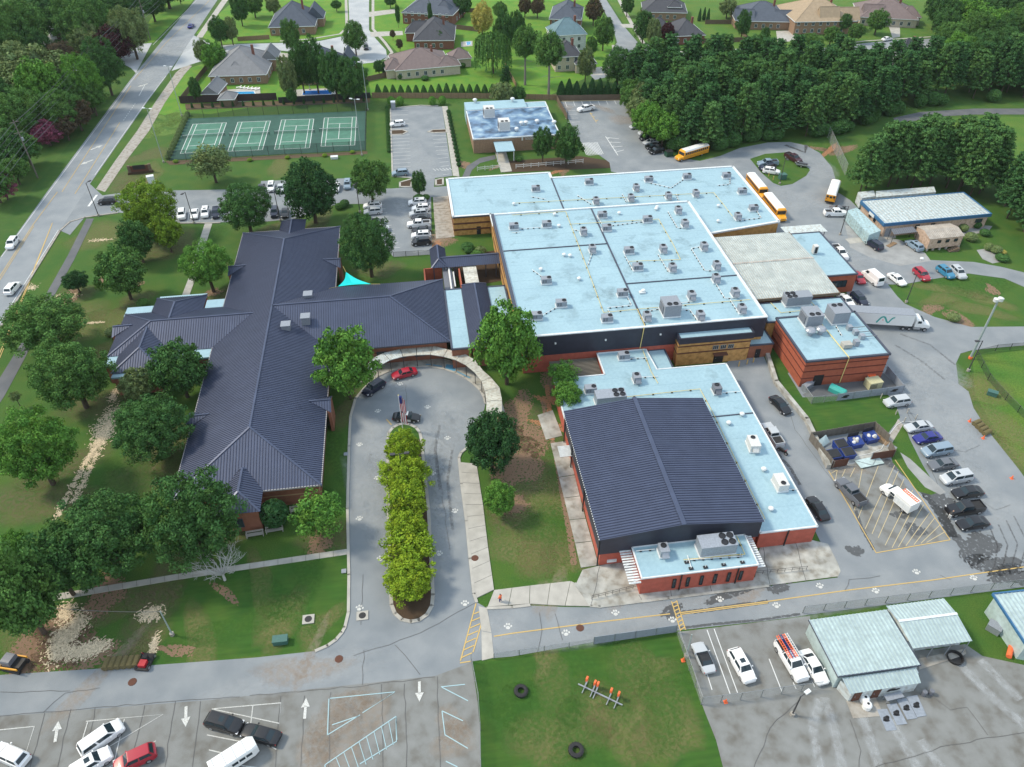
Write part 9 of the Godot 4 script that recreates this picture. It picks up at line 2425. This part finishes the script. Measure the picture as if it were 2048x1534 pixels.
		for s in [[0.5,0.45,0.4,0.3],[0.3,0.52,0.25,0.16],[0.68,0.38,0.25,0.2],[0.5,0.56,0.35,0.12]]:
			var c := court_quad(q,s[0],s[1])
			for k in 8: b.t(at_y(c,y),at_y(c,y) + gh(cos(TAU * k / 8) * s[2],0,sin(TAU * k / 8) * s[3]),at_y(c,y) + gh(cos(TAU * (k + 1) / 8) * s[2],0,sin(TAU * (k + 1) / 8) * s[3]))
		obj("emblem",b,M.black,t)
		i += 1
	for e in [[gp(57.43,-40.97),"dark oil drum first by the cracked paving"],[gp(58.37,-40.97),"dark oil drum second by the cracked paving"]]:
		t = thing("drum",e[1],"drum",e[0])
		b = MB.new()
		b.lathe(Vector3.ZERO,[[0.3,0.0],[0.3,0.85],[0.27,0.88],[0.0,0.86]],12)
		obj("shell",b,M.unit_dark,t)
	boxy("wall_unit","grey air unit with duct against the blue-trimmed building","air unit",gp(71.66,-48.26),-0.9,gh(1.6,1.1,1.2),M.galvanised,M.unit_grey)
	t = thing("orange_roller","orange drum roller beside the blue-trimmed building","roller",gp(71.73,-44.82),0.8)
	b = MB.new()
	b.tube(gh(-0.9,0.35,0),gh(0.9,0.35,0),0.35,0.35,12)
	obj("drum",b,M.orange,t)
	t = thing("lumber_stack","small stack of pale lumber on the gravel","lumber",gp(110.6,-146.44),0.5)
	for k in 6: obj("board",lump(-1.5,0.1 * (k / 3),-0.5 + 0.34 * (k % 3),1.5,0.09 + 0.1 * (k / 3),-0.2 + 0.34 * (k % 3)),M.wood_tan,t)
	for e in [[gp(92.8,-86.91),0],[gp(92.58,-82.62),0],[gp(91.56,-73.38),0],[gp(32.55,-43.49),1],[gp(29.02,-49.66),1]]:
		t = thing("traffic_cone","orange cone at the east field edge" if e[1] == 0 else "orange marker by the low lot fence","cone",e[0],0.0,"orange cones at the east field edge" if e[1] == 0 else "orange markers by the low lot fence")
		b = MB.new()
		b.lathe(Vector3.ZERO,[[0.2,0.04],[0.05,0.7],[0.0,0.72]],10)
		obj("body",b,M.orange,t)
		obj("base",lump(-0.25,0,-0.25,0.25,0.05,0.25),M.orange,t)
	for p in [gp(80.88,-90.43),gp(83.11,-90.51),gp(83.76,-88.83),gp(81.35,-88.39),gp(80.4,-94.85),gp(96.61,-183.84),gp(96.25,-186.1)]:
		b = MB.new()
		b.tube(p,p + Vector3.UP * 1.1,0.1,0.1,8)
		tag(obj("marker_post",b,M.concrete_pale if p.x > 80 and p.z > -120 else M.paint_yellow),"short pale marker post beside the east yard paving","bollard","marker posts in the east yard")

func body_field(bones: Array,cell: float) -> ArrayMesh:  # one smooth surface round tapered capsules,meshed as surface nets
	var lo := Vector3.INF
	var hi := -Vector3.INF
	for k in bones:
		lo = lo.min(k[0] - Vector3.ONE * (k[2] + 0.06)).min(k[1] - Vector3.ONE * (k[3] + 0.06))
		hi = hi.max(k[0] + Vector3.ONE * (k[2] + 0.06)).max(k[1] + Vector3.ONE * (k[3] + 0.06))
	var n := Vector3i(((hi - lo) / cell).ceil()) + Vector3i.ONE
	var f := PackedFloat32Array()
	f.resize(n.x * n.y * n.z)
	for z in n.z:
		for y in n.y:
			for x in n.x:
				var p := lo + gh(x,y,z) * cell
				var s := 0.0
				for k in bones:
					var d: Vector3 = k[1] - k[0]
					var h := clampf((p - k[0]).dot(d) / maxf(d.length_squared(),1e-6),0,1)
					s += exp(-26.0 * (p.distance_to(k[0] + d * h) - lerpf(k[2],k[3],h)))
				f[x + n.x * (y + n.y * z)] = -log(maxf(s,1e-20)) / 26.0
	var vid := {}
	var b := MB.new()
	var cv := func(c: Vector3i) -> Vector3:
		if not vid.has(c):
			var sum := Vector3.ZERO
			var cnt := 0
			for e in [[0,1],[2,3],[4,5],[6,7],[0,2],[1,3],[4,6],[5,7],[0,4],[1,5],[2,6],[3,7]]:
				var a := c + Vector3i(e[0] & 1,(e[0] >> 1) & 1,e[0] >> 2)
				var d := c + Vector3i(e[1] & 1,(e[1] >> 1) & 1,e[1] >> 2)
				var fa := f[a.x + n.x * (a.y + n.y * a.z)]
				var fd := f[d.x + n.x * (d.y + n.y * d.z)]
				if (fa < 0) != (fd < 0):
					sum += (a * 1.0).lerp(d * 1.0,fa / (fa - fd)); cnt += 1
			vid[c] = lo + sum / maxi(cnt,1) * cell
		return vid[c]
	for z in range(1,n.z - 1):
		for y in range(1,n.y - 1):
			for x in range(1,n.x - 1):
				var i := x + n.x * (y + n.y * z)
				for ax in 3:
					var j: int = i + [1,n.x,n.x * n.y][ax]
					if (f[i] < 0) == (f[j] < 0): continue
					var u: Vector3i = [Vector3i(0,1,0),Vector3i(0,0,1),Vector3i(1,0,0)][ax]
					var w: Vector3i = [Vector3i(0,0,1),Vector3i(1,0,0),Vector3i(0,1,0)][ax]
					var c := Vector3i(x,y,z)
					b.q(cv.call(c - u - w),cv.call(c - w),cv.call(c),cv.call(c - u))
	return b.smooth(-0.2)

func person(p: Vector3,yaw: float,lean: float,top: Material,legs: Material,label: String) -> void:
	var t := thing("person",label,"person",p,yaw)
	var hip := gh(0,0.9,0)
	var up := gh(sin(lean),cos(lean),0)
	var sh := hip + up * 0.5
	var head := hip + up * 0.78
	var bones := [[head + up * 0.03,head + up * 0.06,0.1,0.095],[hip + up * 0.52,head,0.06,0.06]]
	for s in [-1.0,1.0]:
		var z := gh(0,0,s)
		var el := sh + z * 0.24 - up * 0.26 + gh(0.06,0,0)
		var wr := el - Vector3.UP * 0.2 + gh(0.12,0,0)
		bones += [[wr,wr + gh(0.03,-0.09,0),0.035,0.03],[wr + gh(0.02,-0.09,0.02),wr + gh(0.05,-0.17,0.02),0.014,0.01],[wr + gh(0.02,-0.09,-0.02),wr + gh(0.05,-0.18,-0.02),0.014,0.01],[wr + gh(0.04,-0.05,0),wr + gh(0.09,-0.09,0),0.014,0.01]]
	obj("body",body_field(bones,0.035),M.skin,t)
	var torso := [[hip + up * 0.06,sh,0.16,0.17]]
	for s in [-1.0,1.0]:
		var z := gh(0,0,s)
		torso += [[sh + z * 0.1,sh + z * 0.2,0.1,0.075],[sh + z * 0.2,sh + z * 0.24 - up * 0.26 + gh(0.06,0,0),0.07,0.055],[sh + z * 0.24 - up * 0.26 + gh(0.06,0,0),sh + z * 0.24 - up * 0.26 + gh(0.18,-0.2,0),0.052,0.042]]
	obj("jacket",body_field(torso,0.04),top,t)
	var leg := [[hip - gh(0,0,0.08),hip + gh(0,0,0.08),0.13,0.13]]
	for s in [-1.0,1.0]: leg += [[hip + gh(0,-0.06,s * 0.1),gh(0.04,0.48,s * 0.12),0.095,0.07],[gh(0.04,0.48,s * 0.12),gh(-0.02 * s,0.1,s * 0.13),0.068,0.05]]
	obj("trousers",body_field(leg,0.04),legs,t)
	var shoe := []
	for s in [-1.0,1.0]: shoe.append([gh(-0.02 * s - 0.03,0.05,s * 0.13),gh(-0.02 * s + 0.16,0.045,s * 0.14),0.05,0.042])
	obj("shoes",body_field(shoe,0.035),M.black,t)
	obj("hair",body_field([[head + up * 0.09,head + up * 0.1 - gh(0.03,0,0),0.09,0.085]],0.035),M.black,t)

func gable_or_hip(root: Node,w: float,d: float,e: float,rise: float,wall: Material,roof: Material,off: Vector3,gable: bool,called: String) -> void:
	var b := MB.new()
	b.bx(off.x - w / 2 + 0.4,0,off.z - d / 2 + 0.4,off.x + w / 2 - 0.4,e,off.z + d / 2 - 0.4)
	obj(called + "wall",b,wall,root)
	var along := w >= d
	var inn := minf(minf(w,d) * 0.5,maxf(w,d) * 0.45) if not gable else 0.0
	var h := hip_faces(off.x - w / 2,off.z - d / 2,off.x + w / 2,off.z + d / 2,e,e + rise,along,inn,inn)
	b = MB.new()
	for f in h[0]: b.face(f[0])
	var o := obj(called + "roof",b,roof,root)
	b = MB.new()
	for c in h[1]: b.bar(c[0] + Vector3.UP * 0.03,c[1] + Vector3.UP * 0.03,0.22,0.08)
	obj("ridge_tile",b,roof,o)
	b = MB.new()
	b.wallstrip([gh(off.x - w / 2,0,off.z - d / 2),gh(off.x + w / 2,0,off.z - d / 2),gh(off.x + w / 2,0,off.z + d / 2),gh(off.x - w / 2,0,off.z + d / 2),gh(off.x - w / 2,0,off.z - d / 2)],0.14,e - 0.2,e + 0.02)
	obj("gutter",b,M.flashing,o)

func house(x: float,z: float,w: float,d: float,yaw: float,e: float,rise: float,wall: String,roof: String,label: String,wings := [],gable := false,called := "house") -> void:
	var t := thing(called,label,"house",gh(x,0,z),yaw)
	gable_or_hip(t,w,d,e,rise,M[wall],M[roof],Vector3.ZERO,gable,"")
	for g in wings: gable_or_hip(t,g[2],g[3],g[4],g[5],M[wall],M[roof],gh(g[0],0,g[1]),g[6],"wing_")
	if called == "house":
		for k in int(w / 3.2):
			for y in ([1.5] if e < 4.5 else [1.5,4.2]): window(t,gh(-w / 2 + 1.8 + k * 3.0,y,d / 2 - 0.36),1.1,1.4,Vector3.BACK,M.flashing)
		for k in int(d / 4.5): window(t,gh(w / 2 - 0.36,1.5,-d / 2 + 2.5 + k * 4.0),1.1,1.4,Vector3.RIGHT,M.flashing)
		var b := MB.new()
		b.bx(w * 0.2,e + rise * 0.3,-0.4,w * 0.2 + 0.8,e + rise + 0.5,0.4)
		obj("chimney",b,M.house_red,t)

func build_suburb() -> void:
	house(-57.38,-293.99,19.88,23.35,-0.04,3.2,6.2,"house_brick","shingle_grey","brick house with tall grey roof beside the oval pool",[[-1,7,7,7,3.2,3.2,false],[9,-6,6,9,4.2,3.2,true]])
	house(-28.56,-288.06,17.19,19.89,-0.09,3.2,6.4,"house_brick","shingle_slate","brick house with steep slate roof beside the rectangular pool",[[8,-4,6,9,3.4,4.4,true]])
	house(5.53,-289.48,20.54,18.4,0.12,3.2,4.4,"house_cream","shingle_mauve","cream house with long mauve roof behind the evergreen row",[[-10,3,7,9,3.1,2.6,false],[9,5,9,8,3.1,2.6,false],[15,-2,8,8,3.1,2.8,false]])
	house(13.02,-322.19,15.97,20.35,-0.11,3.4,5.6,"house_red","shingle_dark","red brick house with near-black hip roof behind the mauve one",[[-6,-4,12,7,3.3,3.6,false]])
	house(14.76,-355.89,22.45,22.01,-0.35,4.5,5.8,"house_red","shingle_slate","red brick house with slate-blue roof by the cul-de-sac driveways",[[6,5,9,8,4.2,4.4,false]])
	house(-43.69,-350.16,18.74,21.38,-0.03,3.3,7.0,"house_brick","shingle_slate","tan brick house with tall dark grey roof at the suburb corner",[[8,-5,8,10,3.4,4.4,true]])
	house(68.36,-334.64,13.14,19.54,-0.26,5.5,4.4,"house_red","shingle_slate","two-storey red brick gabled house above the teal-roofed one",[[2,4,8,6,5.2,3.6,true]])
	house(63.16,-308.98,13.89,11.9,0.04,5.8,4.8,"house_white","shingle_teal","white two-storey house with pale teal hip roof")
	house(58.26,-285.07,10.05,11.51,0.02,5.2,4.0,"house_cream","shingle_dark","two-storey house with dark roof before the teal-roofed house",[[6,5,8,7,3.2,2.6,false]])
	house(111.43,-312,12.96,16.06,0.01,3.3,4.2,"house_red","shingle_dark","red brick corner house with dark hips by the bend",[[-9,-5,9,8,3.6,3.6,false]])
	house(113.19,-345.53,18.89,16.15,-0.23,3.3,5.2,"house_brick","shingle_dark","house with dark roof and white dormer on the upper street",[[4,4,6,5,5.0,2.0,false]])
	house(150.22,-329.08,22.17,21.61,-0.21,3.3,5.2,"house_brick","shingle_slate","brick house with slate-blue roof before the pine wood",[[-8,6,8,8,3.4,3.4,true],[8,5,7,7,3.2,3.2,true]])
	house(170.55,-321.46,25.47,25.42,-0.09,5.0,6.0,"house_brick","shingle_tan","large brick house with pale tan roof and stone gables",[[2,8,8,7,5.0,4.4,true],[11,6,8,8,4.6,4.0,true]])
	house(204.12,-325.8,23.09,22.52,-0.34,3.3,5.4,"house_cream","shingle_mauve","cream house with grey-brown roof and twin dormers",[[-6,5,8,7,3.4,3.6,true],[9,3,9,8,3.2,3.4,false]])
	house(87.67,-274.55,9.19,8.87,-0.15,3.2,3.4,"house_brick","shingle_slate","low slate-roofed house peeping over the pines by the bend")
	house(181.02,-269.21,9.06,8.43,0.11,5.0,4.2,"house_white","shingle_dark","grey-roofed house rising behind the pine wood")
	house(115.21,-280.81,7.96,6.87,-0,3.0,2.8,"house_brick","shingle_mauve","brown roof showing over the pines beside the corner house")
	house(-119.3,-298.4,7.36,12.01,0.22,3.0,2.4,"house_brick","shingle_grey","low grey-roofed house among trees across the road")
	house(-118,-361.28,8.29,12.43,0.12,3.0,2.4,"house_brick","shingle_grey","low grey-roofed house by the purple tree across the road")
	house(-136.53,-282.45,11.37,8.59,0.06,3.0,2.4,"house_brick","shingle_grey","low house half hidden by the tall hedge trees across the road")
	house(250.48,-324.44,11.45,17.43,-0.49,3.0,3.0,"house_cream","shingle_grey","pale house beyond the north-east wood")
	house(-64.22,-271.73,5.97,10.6,-0.14,2.7,2.4,"house_brick","shingle_grey","small grey gabled pool house by the brown fence",[],true,"pool_house")
	house(-58.7,-264.19,5.62,6.17,-0.06,2.4,1.8,"wood","shingle_grey","open gazebo with grey hip roof beside the oval pool",[],false,"gazebo")
	for e in [[[gp(-62.12,-277.78),gp(-50.49,-279.08),gp(-48.72,-266.16),gp(-59.45,-264.93)],[gp(-59.62,-275.43),gp(-52.03,-274.82),gp(-50.94,-271.25),gp(-54.01,-269.29),gp(-58.36,-269.93)],M.pool_pale,"oval"],[[gp(-39.39,-274.46),gp(-24.28,-274.25),gp(-23.62,-265.82),gp(-38.58,-266.57)],[gp(-35.39,-272.88),gp(-25.57,-272.44),gp(-25.38,-268),gp(-35.42,-268.5)],M.pool_water,"rectangular"],[[gp(23.02,-320.5),gp(27.68,-321.14),gp(27.05,-314.64),gp(22.47,-314.03)],[gp(24.99,-320.21),gp(27.02,-320.57),gp(26.59,-316.01),gp(24.77,-315.63)],M.pool_pale,"small"]]:
		var t := thing("swimming_pool","%s blue swimming pool with pale paving" % e[3],"pool")
		var b := MB.new()
		b.prism(e[0],-0.05,0.06)
		obj("paving",b,M.concrete_pale,t)
		b = MB.new()
		b.poly(e[1],0.07)
		obj("water",b,e[2],t)
		b = MB.new()
		b.wallstrip(e[1] + [e[1][0]],0.3,0.05,0.12)
		obj("coping",b,M.flashing,t)
	for k in 3:
		var p: Vector3 = gp(-62.3,-284.9).lerp(gp(-58.77,-285.42),k / 2.0)
		var t := thing("parasol","white parasol beside the oval pool","parasol",p,0.0,"parasols beside the oval pool")
		var b := MB.new()
		b.lathe(Vector3.ZERO,[[1.7,2.2],[0.0,2.8]],8)
		obj("canopy",b,M.flag_white,t)
		b = MB.new()
		b.tube(Vector3.ZERO,gh(0,2.8,0),0.04,0.04,6)
		obj("pole",b,M.pole_dark,t)
	for k in 6:
		var t := thing("sun_lounger","white sun lounger on the oval pool's paving","lounger",gp(-57.6,-279.11).lerp(gp(-51.01,-276.15),k / 5.0),0.3,"loungers by the oval pool")
		obj("seat",lump(-0.9,0.3,-0.3,0.5,0.38,0.3),M.flag_white,t)
		var b := MB.new()
		b.hull8([gh(0.5,0.3,-0.3),gh(1.0,0.7,-0.3),gh(1.0,0.7,0.3),gh(0.5,0.3,0.3),gh(0.5,0.38,-0.3),gh(1.0,0.78,-0.3),gh(1.0,0.78,0.3),gh(0.5,0.38,0.3)])
		obj("backrest",b,M.flag_white,t)
		for sg in [-0.7,0.4]: obj("leg",lump(sg - 0.03,0,-0.28,sg + 0.03,0.3,0.28),M.galvanised,t)

func relabel(group: String) -> void:  # say which house or pole each tree of a group stands nearest to
	var marks_at := []
	for o in get_children():
		if o.has_meta("category") and o.get_meta("category") in ["house","utility pole"]:
			var l: String = o.get_meta("label")
			var w := l.split(" ")
			var cut: int = 7 if w.size() > 7 else w.size()
			while w[cut - 1] in ["by","with","and","the","in","over","beside","behind","before","on","at","among","half"]: cut -= 1
			marks_at.append([o.position," ".join(w.slice(0,cut))])
	for o in get_children():
		if o.has_meta("group") and o.get_meta("group") == group:
			var best: Array = marks_at[0]
			for m in marks_at:
				if m[0].distance_to(o.position) < best[0].distance_to(o.position): best = m
			o.set_meta("label",o.get_meta("label").split(" in the ")[0].split(" among ")[0] + " near the " + best[1])

func build_props() -> void:
	rng.seed = 21
	build_tennis()
	build_fences()
	build_poles()
	build_yard_things()
	build_suburb()
	person(gp(6.52,-61.72),2.2,0.05,M.orange,M.flag_blue,"person in an orange vest and dark trousers on the corner sidewalk")
	person(gp(76.68,-66.94),0.6,0.95,M.black,M.unit_white,"person in pale trousers bending over the black pickup's front")
	relabel("garden trees among the houses")
	relabel("trees across the road")
	for e in [[gp(71.46,-244.96),gp(71.98,-223.48),13],[gp(51.34,-250.19),gp(69.95,-248.41),12]]:
		for p in between(e[0],e[1],e[2]):
			var b := MB.new()
			var d: Vector3 = (e[1] - e[0]).normalized() * 0.8
			b.bar(p - d + Vector3.UP * 0.1,p + d + Vector3.UP * 0.1,0.16,0.15)
			tag(obj("wheel_stop",b,M.paint_faded),"pale yellow wheel stop at the edge of the north-east lot","wheel stop","wheel stops of the north-east lot")
	var hose := MB.new()
	hose.line([gh(68.84,0.1,-81.47),gh(71.68,0.1,-81.81),gh(73.97,0.1,-82.54),gh(76.13,0.1,-84.68),gh(77.82,0.1,-86.32),gh(79.68,0.1,-87.82),gh(81.19,0.1,-88.42),gh(83.11,0.1,-88.08)],0.05)
	tag(obj("hose",hose,M.pipe_white),"white hose trailing down the concrete ramp to the dumpsters","hose")

func _ready() -> void:
	rng.seed = 7
	build_sky()
	make_materials()
	build_ground()
	build_school()
	build_plants()
	build_vehicles()
	build_props()
